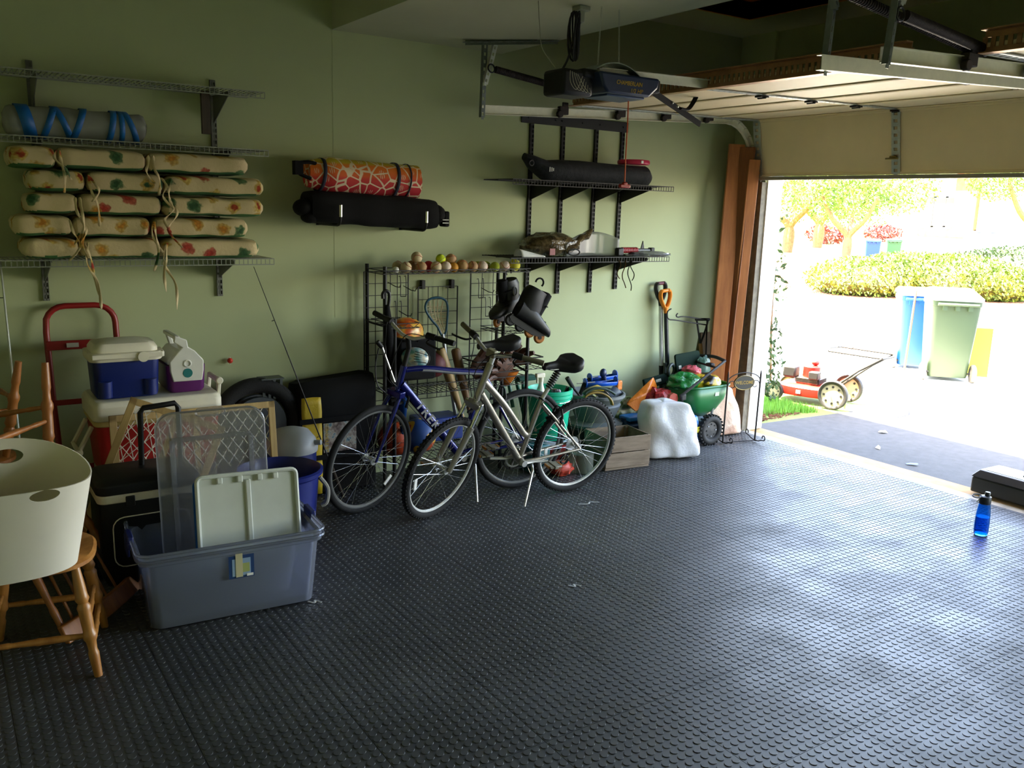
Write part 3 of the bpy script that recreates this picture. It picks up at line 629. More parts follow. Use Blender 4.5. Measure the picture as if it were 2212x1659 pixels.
# blue cooler
t = thing('personal_cooler', 'blue cooler with cream lid standing on the big red cooler', 'cooler', (.82, 4.93, .80))
navyb = mat('cooler_blue', '0e2166', .4, var=.06, vs=8)
b = MB(); loft(b, [(rrect(.29, .2, .04), .803), (rrect(.31, .22, .04), .82), (rrect(.325, .24, .04), 1.0)], T(.825, 4.935, 0)); body = build(b, 'body', navyb, t)
for x in (-.11, .11):
    build(MB().cyl((.825 + x, 4.835, .815), (.825 + x, 4.828, .9), .035, n=14), 'corner_foot', navyb, t)
b = MB(); loft(b, [(rrect(.35, .265, .05), 1.0), (rrect(.36, .275, .05), 1.01), (rrect(.36, .275, .05), 1.045)], T(.825, 4.935, 0)); build(b, 'rim', creamm, t)
b = MB(); loft(b, [(rrect(.32, .24, .05, 6), 1.045), (rrect(.32, .24, .05, 6), 1.065), (rrect(.29, .21, .05, 6), 1.09), (rrect(.2, .14, .05, 6), 1.10)], T(.825, 4.935, 0)); build(b, 'lid', creamm, t)
b = MB(); b.cyl((.90, 4.792, 1.022), (.90, 4.780, 1.022), .027, n=20); build(b, 'latch_button', creamm, t)
b = MB(); b.bar((.655, 4.795, 1.03), (1.0, 4.795, 1.03), .012, .03); b.bar((1.0, 4.795, 1.03), (1.015, 4.95, 1.03), .012, .03); build(b, 'carry_handle', creamm, t, bevel=.005)
# purple and white cooler
t = thing('lunch_cooler', 'small purple and white lunch cooler with a teal dot on the red cooler', 'cooler', (1.12, 4.97, .80))
purp = mat('cooler_purple', '5c1d63', .4, var=.06, vs=8)
b = MB(); loft(b, [(rrect(.17, .26, .03), .803), (rrect(.19, .28, .03), .82), (rrect(.205, .29, .03), .95)], T(1.125, 4.98, 0)); build(b, 'body', purp, t)
wp = mat('cooler_white', 'd9d8cf', .5, var=.04, vs=8)
prof = [(-.072, .865), (.078, .865), (.088, .92), (.09, .975), (.045, 1.03), (.012, 1.05), (.006, 1.09), (-.055, 1.115), (-.062, 1.08), (-.02, 1.05), (-.05, 1.02), (-.088, .975), (-.086, .92)]
b = MB(); b.prism(prof, -.152, -.13, Matrix(((1, 0, 0, 1.125), (0, 0, 1, 4.98), (0, 1, 0, 0), (0, 0, 0, 1)))); build(b, 'end_panel', wp, t, bevel=.005)
prof2 = [(-.098, .955), (.098, .955), (.09, .98), (.04, 1.035), (-.04, 1.035), (-.09, .98)]
b = MB(); b.prism(prof2, -.13, .14, Matrix(((1, 0, 0, 1.125), (0, 0, 1, 4.98), (0, 1, 0, 0), (0, 0, 0, 1)))); build(b, 'tent_lid', wp, t, bevel=.01)
b = MB()
for y in (4.86, 5.1): b.bar((1.11, y, 1.03), (1.09, y, 1.10), .03, .025)
b.bar((1.085, 4.845, 1.10), (1.085, 5.115, 1.10), .03, .02); build(b, 'handle', wp, t, bevel=.006)
build(MB().torus(.017, .005, 24, 8, T(1.128, 4.827, .962) @ RX(PI / 2)), 'release_button', wp, t)
build(MB().cyl((1.128, 4.829, .91), (1.128, 4.8262, .91), .025, n=24), 'teal_dot', mat('teal_dot', '0d6f6c', .5), t)
# bobber and rods
t = thing('fishing_bobber', 'small red bobber stuck on the wall above the bike tyre', 'bobber', aty(497, 779, 5.36))
c = aty(497, 779, 5.355); b = MB(); b.sph(c, .017); build(b, 'float', mat('bobber_red', 'd8331f', .4), t); build(MB().cyl(c + V((0, 0, -.024)), c + V((0, 0, .022)), .003, n=6), 'peg', white, t)
def rod(a, c, r0, r1, m, label, name='fishing_rod', guides=3, grip=None):
    a, c = V(a), V(c); t = thing(name, label, 'fishing rod', c); build(MB().tube([a, a.lerp(c, .5) + V((0, 0, -.0)), c], [r0, (r0 + r1) / 2, r1], 7), 'blank', m, t)
    for i in range(guides):
        p = a.lerp(c, .22 + .25 * i); build(MB().torus(.008, .0013, 14, 5, frame(p + V((-.012, 0, .004)), (c - a), (0, 1, 0)) @ RY(PI / 2)), 'line_guide', iron, t)
    if grip: p = a.lerp(c, grip); build(MB().tube([p, p.lerp(c, .5), c], .011, 8), 'grip', grip_m, t)
    return t
grip_m = mat('dark_cork', '3a2f24', .9)
rod(aty(548, 576, 5.015), (2.06, 4.93, .02), .0018, .0055, iron, 'thin dark fishing rod leaning in front of the yellow bag', grip=.86)
rod(aty(0, 560, 5.25), aty(42, 950, 4.95), .005, .007, mat('silver_rod', 'b9beb8', .3, .6), 'silver rod leaning behind the upturned wooden chair', guides=1)
# wooden chairs
def turned(mb, a, c, r=.0215, n=14, beads=(.30, .34, .62, .66)):
    a, c = V(a), V(c); L = (c - a).length; pr = []
    for i in range(29):
        u = i / 28; rr = r * (.72 + .38 * math.sin(PI * min(1, u * 1.3)) if u < .77 else .95 - .25 * (u - .77) / .23)
        for q in beads:
            if abs(u - q) < .018: rr = r * 1.22
            elif abs(u - q) < .035: rr = r * .86
        pr.append((rr, u * L))
    m = frame(a, c - a, (0, 1, 0.01)); m = m @ Matrix(((0, 0, 1, 0), (1, 0, 0, 0), (0, 1, 0, 0), (0, 0, 0, 1)))
    return mb.lathe(pr, n, m)
def make_chair(label, M, wood, back=True):
    t = thing('wooden_chair', label, 'chair', M=M)
    L = lambda p: M @ V(p)
    b = MB(); b.rings([[L((.215 * s_ * math.copysign(abs(math.cos(a)) ** .75, math.cos(a)), .205 * s_ * math.copysign(abs(math.sin(a)) ** .75, math.sin(a)), z)) for a in [2 * PI * j / 36 for j in range(36)]] for s_, z in ((.9, .425), (1, .437), (1, .452), (.95, .46), (.6, .455))]); build(b, 'seat', wood, t)
    F = {}
    for sx in (-1, 1):
        for sy in (-1, 1):
            a, c = L((sx * .15, sy * .14, .43)), L((sx * .215, sy * .2, 0)); b = MB(); turned(b, a, c); build(b, 'leg', wood, t); F[sx, sy] = (a, c)
    for sx in (-1, 1): b = MB(); turned(b, F[sx, -1][0].lerp(F[sx, -1][1], .62), F[sx, 1][0].lerp(F[sx, 1][1], .62), .013, 10, (.5,)); build(b, 'stretcher', wood, t)
    for u in (.5, .72): b = MB(); turned(b, F[-1, -1][0].lerp(F[-1, -1][1], u), F[1, -1][0].lerp(F[1, -1][1], u), .013, 10, (.5,)); build(b, 'stretcher', wood, t)
    b = MB(); turned(b, F[-1, 1][0].lerp(F[-1, 1][1], .5), F[1, 1][0].lerp(F[1, 1][1], .5), .013, 10, (.5,)); build(b, 'stretcher', wood, t)
    if back:
        for sx in (-1, 1): b = MB(); turned(b, L((sx * .17, .17, .45)), L((sx * .2, .30, .93)), .017, 12, (.3, .4)); build(b, 'back_post', wood, t)
        for i in range(5): x = (-2 + i) * .06; b = MB(); turned(b, L((x, .18, .45)), L((x * 1.15, .295, .90)), .008, 8, ()); build(b, 'spindle', wood, t)
        b = MB(); P = [L((x, .30 + .03 * math.cos(x * 6), .9)) for x in [-.235 + .047 * i for i in range(11)]]
        up = (M.to_3x3() @ V((0, 0.25, 1))).normalized()
        b.rings([[p - up * .035 + V((0, 0, 0)), p + up * .045, p + up * .045 + (M.to_3x3() @ V((0, .018, 0))), p - up * .035 + (M.to_3x3() @ V((0, .018, 0)))] for p in P]); build(b, 'crest_rail', wood, t, bevel=.004)
    return t
make_chair('honey oak chair holding the white bin', T(.273, 3.717, 0) @ RZ(math.radians(78)), oak)
make_chair('upturned oak chair with its legs in the air behind the white bin', T(.155, 4.29, .485) @ RZ(math.radians(50)) @ RX(math.radians(-12)) @ T(0, 0, .565) @ RX(PI) @ Matrix.Scale(1.2, 4), oakd)
make_chair('second upturned oak chair farther back by the silver rod', T(.05, 4.88, 1.05) @ RZ(math.radians(12)) @ RX(PI) @ Matrix.Scale(1.1, 4), oakd)
# white bin with handle holes
def cut(o, mbc):
    """carve a hole: boolean difference, applied at once"""
    me = bpy.data.meshes.new('cutter'); me.from_pydata([tuple(p) for p in mbc.v], [], mbc.f); bm = bmesh.new(); bm.from_mesh(me); bmesh.ops.recalc_face_normals(bm, faces=bm.faces); bm.to_mesh(me); bm.free()
    c = bpy.data.objects.new('cutter', me); COL.objects.link(c); md = o.modifiers.new('cut', 'BOOLEAN'); md.object = c; md.operation = 'DIFFERENCE'; md.solver = 'EXACT'
    bpy.context.view_layer.update(); dg = bpy.context.evaluated_depsgraph_get(); nm = bpy.data.meshes.new_from_object(o.evaluated_get(dg)); o.modifiers.clear(); o.data = nm; bpy.data.objects.remove(c)
    for p in nm.polygons: p.use_smooth = True
    nm.set_sharp_from_angle(angle=math.radians(40))
binw = mat('bin_white', 'd9d4c6', .55, var=.03, vs=5)
BC = V((.165, 3.56, .462)); b = MB(); R = []
for k in range(15):
    u = k / 14; R.append([])
    for j in range(48):
        a = 2 * PI * j / 48; c, s_ = math.cos(a), math.sin(a); ex = .88
        hx, hy = .225 + .07 * u, .14 + .055 * u
        top = .355 + .055 * s_ + .045 * s_ * s_
        x, y = hx * math.copysign(abs(c) ** ex, c), hy * math.copysign(abs(s_) ** ex, s_)
        R[-1].append(BC + V((x, y, u * top)))
b.rings(R, False, False); o0 = len(b.v); b.f.append(tuple(range(48))); b.m.append(0)
t = thing('white_bin', 'white plastic bin with oval handle holes on the oak chair', 'bin', BC)
bo = build(b, 'shell', binw, t, solid=.005, off=-1)
cc = MB(); p = aty(97, 1071, 3.38); cc.lathe([(.05, -.2), (.05, .1)], 24, T(p.x, p.y, p.z) @ RX(PI / 2) @ RZ(0), sx=1, sy=.42); cut(bo, cc)
cc = MB(); p = aty(15, 986, 3.74); cc.lathe([(.055, -.12), (.055, .12)], 24, T(p.x, p.y, p.z) @ RX(PI / 2), sx=1, sy=.5); cut(bo, cc)
# lattice pet gates
pine = woodmat('pale_pine', 'c9ab72', 'a88a55', .6, 6); vinyl = mat('white_vinyl', 'e4e0d2', .5)
def gate(label, M, w_, h, ang=55, sp=.06):
    t = thing('pet_gate', label, 'gate', M=M)
    for (a, c, ww, nm) in (((0, 0, 0), (w_, 0, 0), .035, 'bottom_rail'), ((0, 0, h), (w_, 0, h), .035, 'top_rail'), ((0, 0, 0), (0, 0, h), .035, 'side_rail'), ((w_, 0, 0), (w_, 0, h), .035, 'side_rail'), ((w_ * .5, 0.02, 0), (w_ * .5, .02, h), .03, 'middle_rail')):
        b = MB(); b.bar(a, c, .018, ww, (0, 1, 0)) if False else b.box(((a[0] + c[0]) / 2, a[1], (a[2] + c[2]) / 2), (max(ww, abs(c[0] - a[0]) + ww), .018, max(ww, abs(c[2] - a[2]) + ww))); build(b, nm, pine, t, local=True, bevel=.002)
    b = MB(); tn = math.tan(math.radians(ang))
    for sgn in (-1, 1):
        x = -h / tn
        while x < w_ + h / tn:
            pts = []
            for z in (0, h):
                xx = x + (z if sgn > 0 else h - z) / tn; pts.append((xx, z))
            (xa, za), (xb, zb) = pts
            def at(xq): return za + (zb - za) * (xq - xa) / (xb - xa)
            if xa > xb: (xa, za), (xb, zb) = (xb, zb), (xa, za)
            if xb > 0 and xa < w_:
                if xa < 0: za = at(0); xa = 0
                if xb > w_: zb = at(w_); xb = w_
                b.bar((xa, .012 + .003 * sgn, za), (xb, .012 + .003 * sgn, zb), .004, .006, (0, 1, 0))
            x += sp
    o = build(b, 'lattice', vinyl, t, local=True); o['kind'] = 'stuff'; return t
def gate_matrix(p0, pr, pu): x = (V(pr) - V(p0)).normalized(); u = V(pu) - V(p0); y = u.cross(x).normalized(); z = x.cross(y); m = Matrix((x, y, z)).transposed().to_4x4(); m.translation = p0; return m
pL = aty(258, 938, 4.52); pR = aty(614, 897, 4.47)
gate('upright pale wooden pet gate with white lattice behind the clear lid', gate_matrix((pL.x, 4.62, .03), (pR.x, 4.60, .03), (pL.x, 4.71, .72)), (pR.x - pL.x), .70)
p0 = aty(205, 1080, 4.51); pt = aty(288, 866, 4.57); d = (pt - p0); pr_ = aty(372, 893, 4.52) - pt
gate('pet gate tipped on its corner in front of the red cooler', gate_matrix(p0 - d * .5, p0 - d * .5 + V((pr_.x, pr_.y, pr_.z)), pt), .44, d.length * 1.5, 60, .055)
# rolling cooler with telescopic handle
t = thing('rolling_cooler', 'black and white wheeled cooler with a tall pull handle', 'cooler', (.80, 4.22, 0))
blk = mat('black_plastic', '0c0c0c', .5, spec=.35); blkf = mat('black_fabric', '0d0d0e', .9, bmp=.3, bs=80, spec=.25)
b = MB(); loft(b, [(rrect(.40, .28, .04), .05), (rrect(.44, .32, .04), .10), (rrect(.44, .32, .04), .46)], T(.78, 4.315, 0)); build(b, 'body', blk, t)
b = MB(); loft(b, [(rrect(.455, .335, .04), .46), (rrect(.455, .335, .04), .50)], T(.78, 4.315, 0)); build(b, 'white_band', creamm, t, bevel=.006)
b = MB(); loft(b, [(rrect(.46, .34, .05), .50), (rrect(.46, .34, .05), .545), (rrect(.40, .28, .05), .565)], T(.78, 4.315, 0)); build(b, 'lid', blk, t, bevel=.006)
build(MB().bx(.67, .71, 4.14, 4.155, .44, .49), 'latch', blk, t, bevel=.004)
b = MB(); P = [(.785, 4.37, .50), (.795, 4.38, .82)] + [(.81, 4.38, .842), (.955, 4.38, .852), (.97, 4.38, .83)] + [(.97, 4.37, .50)]; b.tube([V(p) for p in P], .0135, 10); build(b, 'pull_handle', blk, t)
for x in (.57, .99): c = MB(); c.cyl((x - .015, 4.41, .055), (x + .015, 4.41, .055), .055, n=20); build(c, 'wheel', blk, t)
b = MB(); b.tube([V((.78 + x, 4.15, .27 + z)) for x, z in rrect(.34, .24, .05)], .003, 5, True); build(b, 'piping', creamm, t)
# clear totes, nested
clr = clearmat('clear_tote', 'f6f8ff', 'e0e8ff', .32, .12); latchm = mat('latch_blue', '14205c', .4)
TM = T(1.045, 3.905, 0) @ RZ(math.radians(-4))
def tote(label, dz, h=.335, name='clear_tote'):
    t = thing(name, label, 'storage tote', M=TM @ T(0, 0, dz))
    L = lambda o: [tuple(p) for p in o]
    b = MB(); loft(b, [(rrect(.69, .40, .05, 5), .004), (rrect(.71, .42, .05, 5), .012), (rrect(.76, .46, .05, 5), h - .03), (rrect(.79, .49, .05, 5), h - .022), (rrect(.795, .495, .05, 5), h)], None, False); b.f.append(tuple(range(24))[::-1] if False else tuple(range(24))); b.m.append(0); build(b, 'tub', clr, t, local=True, solid=.0025)
    b = MB(); b.tube([(x, y, h) for x, y in rrect(.805, .505, .055, 5)], .007, 6, True); build(b, 'rim', clr, t, local=True)
    for s_ in (-1, 1): b = MB(); b.box((s_ * .405, 0.02, h + .004), (.025, .12, .03)); b.box((s_ * .415, .02, h - .02), (.012, .11, .05)); build(b, 'latch', latchm, t, local=True, bevel=.005)
    return t
t0 = tote('clear plastic tote on the floor holding leaning lids', 0)
tote('second clear tote nested inside the first, its rim showing just above', .028)
# printed label on the front of the outer tote
b = MB(); lm = TM @ T(.0, 0, 0)
fy = -.237
def lq(x0, x1, z0, z1, d, m, nm): build(MB().bx(x0, x1, fy - d - .0008 + (-.0), fy - d, z0, z1), nm, m, t0, local=True)
lq(-.035, .075, .195, .30, .0, mat('label_navy', '1d3d6d', .5), 'paper_label'); lq(-.02, .06, .205, .285, .001, mat('label_sky', '8fa9c4', .5), 'label_photo'); lq(.0, .055, .22, .262, .002, mat('label_olive', 'a8b06a', .5), 'label_photo'); lq(-.005, .025, .20, .325, .003, mat('label_tape', 'c9c19a', .4), 'tape_strip'); lq(.042, .07, .2, .212, .0035, white, 'barcode')
# clear lid standing behind
LM = Matrix(); a, bb, c = aty(352, 1010, 4.10), aty(590, 1000, 4.08), aty(470, 878, 4.13)
xd = V((1, -.06, 0)).normalized(); M = T(1.055, 4.045, .045) @ RZ(math.radians(-3)) @ RX(math.radians(-7))
t = thing('tote_lid', 'large clear tote lid standing upright in the tote', 'lid', M=M)
def lid_outline(w_, h, r): return [(x, y + h / 2) for x, y in rrect(w_, h, r, 8)]
b = MB()
R = []
for w_, h, r, z in ((.46, .78, .06, 0), (.50, .82, .08, 0), (.505, .825, .08, .012), (.49, .81, .075, .02)): R.append([(x, -z, y + .41) for x, y in rrect(w_, h, r, 8)])
b.rings(R[::-1], False, False); b.f.append(tuple(range(len(b.v) - 36, len(b.v)))); b.m.append(0)
for x in (-.18, .18): b.box((x, -.006, .41), (.022, .014, .56))
for z in (.13, .69): b.box((0, -.006, z), (.36, .014, .02))
clr2 = clearmat('clear_lid', 'f8f9fc', 'f4f5fb', .29, .15)
build(b, 'panel', clr2, t, local=True, solid=.002)
b = MB(); b.tube([(x * 1.0, -.012, .81 + z) for x, z in rrect(.13, .035, .015)], .005, 6, True); build(b, 'finger_notch', clr2, t, local=True)
# white lid with a rib
tl, tr, br, bl = aty(402, 1036, 3.90), aty(590, 1007, 3.88), aty(648, 1190, 3.79), aty(434, 1222, 3.81)
M = gate_matrix(bl, br, tl); w_ = (br - bl).length; h = (tl - bl).length
t = thing('box_lid', 'white ribbed box lid leaning inside the clear tote', 'lid', M=M)
wl = mat('lid_white', 'c8ccc2', .55, var=.05, vs=6)
b = MB(); b.prism([(x + w_ / 2, y + h / 2) for x, y in rrect(w_, h, .025)], -.004, .004, Matrix(((1, 0, 0, 0), (0, 0, 1, 0), (0, 1, 0, 0), (0, 0, 0, 1)))); build(b, 'panel', wl, t, local=True)
b = MB(); b.tube([(x + w_ / 2, -.010, y + h / 2) for x, y in rrect(w_, h, .025)], .010, 8, True); build(b, 'raised_rim', wl, t, local=True)
b = MB(); b.box((w_ / 2, -.008, h / 2), (.025, .012, h * .86)); build(b, 'rib', wl, t, local=True, bevel=.005)
for x in (.22, .42, .62, .78): build(MB().box((w_ * x, -.012, h - .022), (.025, .016, .03)), 'clip', wl, t, local=True, bevel=.004)
# blue lid behind it and pale box inside the tote
t = one(MB().prism([(x + w_ / 2, y + h / 2) for x, y in rrect(w_, h * .98, .025)], .012, .02, M @ T(-.012, .01, -.01) @ Matrix(((1, 0, 0, 0), (0, 0, 1, 0), (0, 1, 0, 0), (0, 0, 0, 1)))), 'flat_lid', mat('lid_blue', '1d5aa8', .4), 'blue flat lid just behind the white ribbed lid', 'lid')
b = MB(); loft(b, [(rrect(.30, .20, .04), .045), (rrect(.36, .26, .04), .30)], TM @ T(.12, -.03, 0), False); b.f.append(tuple(range(20))); b.m.append(0)
one(b, 'inner_box', mat('inner_pale', 'c9c3b8', .6), 'pale open box standing inside the clear tote', 'box', solid=.003)
# blue rope tub
t = thing('rope_tub', 'dark blue round tub behind the clear tote', 'tub', (1.44, 4.42, 0))
tubm = mat('tub_blue', '111d66', .35, var=.05, vs=6)
b = MB(); b.lathe([(.15, .004), (.17, .02), (.205, .41), (.225, .425), (.228, .445), (.215, .452), (.198, .42), (.16, .03), (.01, .028)], 48, T(1.465, 4.37, 0)); build(b, 'tub', tubm, t)
b = MB(); b.tube(smooth_path([(1.65, 4.27, .40), (1.685, 4.25, .34), (1.675, 4.24, .27), (1.65, 4.25, .25)], 5), .012, 8); build(b, 'rope_handle', mat('grey_rope', '8f8d85', .9, bmp=.5, bs=150), t)
# drink jug
t = thing('drink_jug', 'blue drink jug with a pale grey lid behind the blue tub', 'jug', (1.70, 4.84, 0))
b = MB(); b.lathe([(.12, .003), (.135, .02), (.142, .40)], 36, T(1.70, 4.84, 0)); build(b, 'body', navyb, t)
greyl = mat('grey_lid', 'a6aab0', .45)
b = MB(); b.lathe([(.15, .40), (.152, .425), (.14, .47), (.10, .52), (.05, .535), (.0, .54)], 36, T(1.70, 4.84, 0)); build(b, 'lid', greyl, t)
b = MB(); b.cyl((1.80, 4.75, .455), (1.835, 4.72, .46), .016, n=12); build(b, 'spout', greyl, t)
# tyre with a steel frame on it
t = thing('spare_tyre', 'thick black bicycle tyre standing against the wall behind the pet gate', 'tire', (1.62, 5.2, .22))
b = MB(); b.torus(.235, .048, 56, 12, T(1.60, 5.16, .50) @ RX(PI / 2 - .1)); build(b, 'rubber_tire', mat('tyre_black', '0b0b0b', .85, bmp=.6, bs=120), t)
b = MB(); b.torus(.17, .012, 40, 6, T(1.60, 5.16, .50) @ RX(PI / 2 - .1)); b.cyl((1.60, 5.12, .5), (1.60, 5.2, .5), .17, n=32); build(b, 'disc', mat('disc_grey', '3a3f46', .5), t)
one(MB().bx(1.38, 1.9, 5.06, 5.26, 0, .212), 'floor_crate', mat('dark_crate', '2a2926', .7), 'dark low crate under the black tyre and cables', 'crate', bevel=.01)
t = thing('cable_coil', 'loose black cable coil beside the tyre', 'cable', aty(540, 870, 5.2))
for k in range(3): 
    c = aty(548, 868, 5.24); b = MB(); b.torus(.10 + .012 * k, .006, 40, 6, T(c.x + .01 * k, 5.27 - .02 * k, c.z - .01 * k) @ RX(PI / 2 + .15 * k)); build(b, 'loop', iron, t)
t = thing('metal_vent', 'grey metal louvre box sitting on top of the black tyre', 'vent', aty(585, 848, 5.2))
p0, p1 = aty(566, 850, 5.2), aty(603, 816, 5.2); sm = mat('vent_steel', '55595a', .45, .6)
for x in (p0.x, p0.x + .035, p0.x + .065, p1.x): build(MB().bx(x - .008, x + .008, 5.16, 5.24, p0.z - .03, p1.z), 'louvre', sm, t)
build(MB().bx(p0.x - .015, p1.x + .015, 5.15, 5.25, p1.z, p1.z + .008), 'top_plate', sm, t)
# yellow and black soft case
t = thing('game_bag', 'black soft case with yellow panel standing against the wall', 'bag', (2.12, 5.2, 0))
yel = mat('yellow_vinyl', 'c2a51d', .5, bmp=.4, bs=25, bd=.01)
b = MB(); R = []
for k in range(13):
    u = k / 12; z = .02 + .69 * u; kk = .72 + .28 * math.sqrt(max(0, 1 - (2 * abs(u - .45) / 1.1) ** 4)) if u < .97 else .5
    R.append([wobble((2.11 + x, 5.22 + y * kk, z + (.05 * math.sin((x + .3) * 4) if u > .9 else 0)), 6, .012, 2) for x, y in rrect(.54, .25, .06)])
b.rings(R); build(b, 'case', blkf, t)
xa, xb = aty(652, 900, 5.08).x, aty(694, 900, 5.08).x
build(MB().grid(lambda u, v_: wobble((xa + (xb - xa) * u, 5.083 - .012 * math.sin(PI * v_), .015 + .63 * v_), 9, .008, 1), 6, 14), 'yellow_panel', yel, t, solid=.004)
for z in (.50, .26): build(MB().bx(xa - .02, 2.37, 5.058, 5.064, z - .016, z + .016), 'strap', blkf, t)
xw = xb + .01
build(MB().bx(xw, xw + .22, 5.070, 5.074, .285, .475), 'clear_window', matcol('bag_print', .25, lambda m: ramp(m, noisetex(m, 18, 4), [(.3, '3a2a2c'), (.45, '8d7f7a'), (.55, 'b7b2a8'), (.62, '4f7d96'), (.75, 'a34a3a')])), t)
text('CORNHOLE SET', .03, Matrix(((0, 1, 0, xw + .02), (0, 0, -1, 5.069), (-1, 0, 0, .38), (0, 0, 0, 1))), yel, t, w=.85)
# ================================================================ MIDDLE WALL: ROLLED MAT, BAG, SPORTS RACK
chrome = mat('chrome', 'd8d8d4', .12, 1)
def hibiscus(m):
    N, L = nodes(m); co = coords(m); sx = N.new('ShaderNodeSeparateXYZ'); L.new(co, sx.inputs[0])
    mp = N.new('ShaderNodeMapping'); mp.inputs['Scale'].default_value = (1, .9, 1); L.new(co, mp.inputs[0])
    vo = N.new('ShaderNodeTexVoronoi'); vo.feature = 'DISTANCE_TO_EDGE'; vo.inputs['Scale'].default_value = 13; L.new(mp.outputs[0], vo.inputs['Vector'])
    v2 = N.new('ShaderNodeTexVoronoi'); v2.inputs['Scale'].default_value = 13; L.new(mp.outputs[0], v2.inputs['Vector'])
    base = ramp(m, sx.outputs[2], [(.05, 'b31f2e'), (.11, 'c93226'), (.125, 'd8591c'), (.19, 'e07a1e'), (.205, 'c9b02a')])
    edge = ramp(m, vo.outputs['Distance'], [(.0, 'ffffff'), (.035, 'ffffff'), (.06, '000000')])
    wv = N.new('ShaderNodeTexWave'); wv.inputs['Scale'].default_value = 28; wv.inputs['Distortion'].default_value = 4; L.new(co, wv.inputs[0])
    cen = ramp(m, v2.outputs['Distance'], [(0, 'ffffff'), (.22, 'ffffff'), (.3, '000000')]); st = ramp(m, wv.outputs['Fac'], [(.72, '000000'), (.8, 'ffffff')])
    mu = N.new('ShaderNodeMix'); mu.data_type = 'RGBA'; mu.blend_type = 'MULTIPLY'; mu.inputs[0].default_value = 1; L.new(cen, mu.inputs[6]); L.new(st, mu.inputs[7])
    ad = N.new('ShaderNodeMix'); ad.data_type = 'RGBA'; ad.blend_type = 'ADD'; ad.inputs[0].default_value = 1; L.new(edge, ad.inputs[6]); L.new(mu.outputs[2], ad.inputs[7])
    o = N.new('ShaderNodeMix'); o.data_type = 'RGBA'; L.new(ad.outputs[2], o.inputs[0]); L.new(base, o.inputs[6]); o.inputs[7].default_value = lin('e3d2b4'); return o.outputs[2]
hib = matcol('hibiscus_print', .7, hibiscus); navyf = mat('navy_webbing', '14162a', .8)
MY = 5.19; xa, xb = aty(662, 372, MY).x, aty(897, 396, MY).x; za, zb = 2.0, 1.978
t = thing('beach_mat', 'rolled orange floral beach mat resting above the black bag', 'rolled mat', ((xa + xb) / 2, MY, 1.87))
b = MB(); R = []
for i in range(33):
    u = i / 32; r = .108 * min(1, .70 + 1.6 * u) * (1 - .03 * u); x = xa + (xb - xa) * u
    R.append([wobble((x, MY + r * .98 * math.cos(a), za + (zb - za) * u + r * math.sin(a)), 7, .006, 5) for a in [2 * PI * j / 30 for j in range(30)]])
b.rings(R); build(b, 'roll', hib, t)
b = MB(); P = []
for i in range(60): a = i * .33; r = .1 - .0016 * i; P.append((xb + .004, MY + r * math.cos(a), zb + r * math.sin(a)))
b.tube(P, .003, 5); build(b, 'rolled_edge', navyf, t)
for px in (690, 846, 872):
    x = aty(px, 385, MY).x; u = (x - xa) / (xb - xa); r = .108 * min(1, .70 + 1.6 * u) * (1 - .03 * u) + .004; zc = za + (zb - za) * u; wd = .011 if px < 860 else .005
    b = MB(); b.grid(lambda q, v_: (x + wd * (2 * q - 1) + .012 * math.sin(2 * PI * v_), MY + r * math.cos(2 * PI * v_), zc + r * math.sin(2 * PI * v_)), 2, 29); build(b, 'strap', navyf, t, solid=.003)
b = MB(); b.tube(smooth_path([(xa + .03, MY - .06, 2.06), (xa - .02, MY - .07, 2.065), (xa - .085, MY - .06, 2.05), (xa - .07, MY - .06, 2.0), (xa + .0, MY - .07, 1.97)], 6), .022, 8, flat=.5); b.box((xa - .075, MY - .06, 2.03), (.05, .05, .08)); build(b, 'carry_pad', blkf, t)
BY = 5.18; xa2, xb2 = aty(662, 450, BY).x, aty(930, 474, BY).x
t = thing('chair_bag', 'black padded bag lying on two chrome-tipped wall hooks', 'bag', ((xa2 + xb2) / 2, BY, 1.69))
b = MB(); R = []
for i in range(25):
    u = i / 24; k = min(1, min(u + .02, 1.02 - u) / .1); s_ = .78 + .22 * math.sqrt(max(0, 1 - (1 - min(1, k)) ** 2)); x = xa2 + (xb2 - xa2) * u; zc = 1.808 - .03 * u
    R.append([wobble((x, BY + .12 * s_ * math.copysign(abs(math.cos(a)) ** .6, math.cos(a)), zc + .098 * s_ * math.copysign(abs(math.sin(a)) ** .55, math.sin(a))), 6, .012, 8) for a in [2 * PI * j / 24 for j in range(24)]])
b.rings(R); build(b, 'padded_sleeve', blkf, t)
b = MB(); b.sph((xa2 - .03, BY - .03, 1.80), .07, (.9, 1, .75)); b.sph((xa2 + .0, BY - .05, 1.745), .06, (.9, .9, .6)); build(b, 'left_flap', blkf, t)
b = MB(); b.sph((xb2 + .02, BY - .02, 1.775), .085, (.8, 1.1, .8)); build(b, 'right_end', blkf, t)
b = MB(); b.bx(xb2 + .05, xb2 + .09, BY - .1, BY - .02, 1.70, 1.80); build(b, 'pocket_tab', blkf, t, bevel=.01)
for dz in (.0, .02): build(MB().bx(xb2 + .03, xb2 + .075, BY - .112, BY - .108, 1.722 + dz, 1.728 + dz), 'reflective_stripe', mat('stripe_white', 'c9c9c4', .5), t)
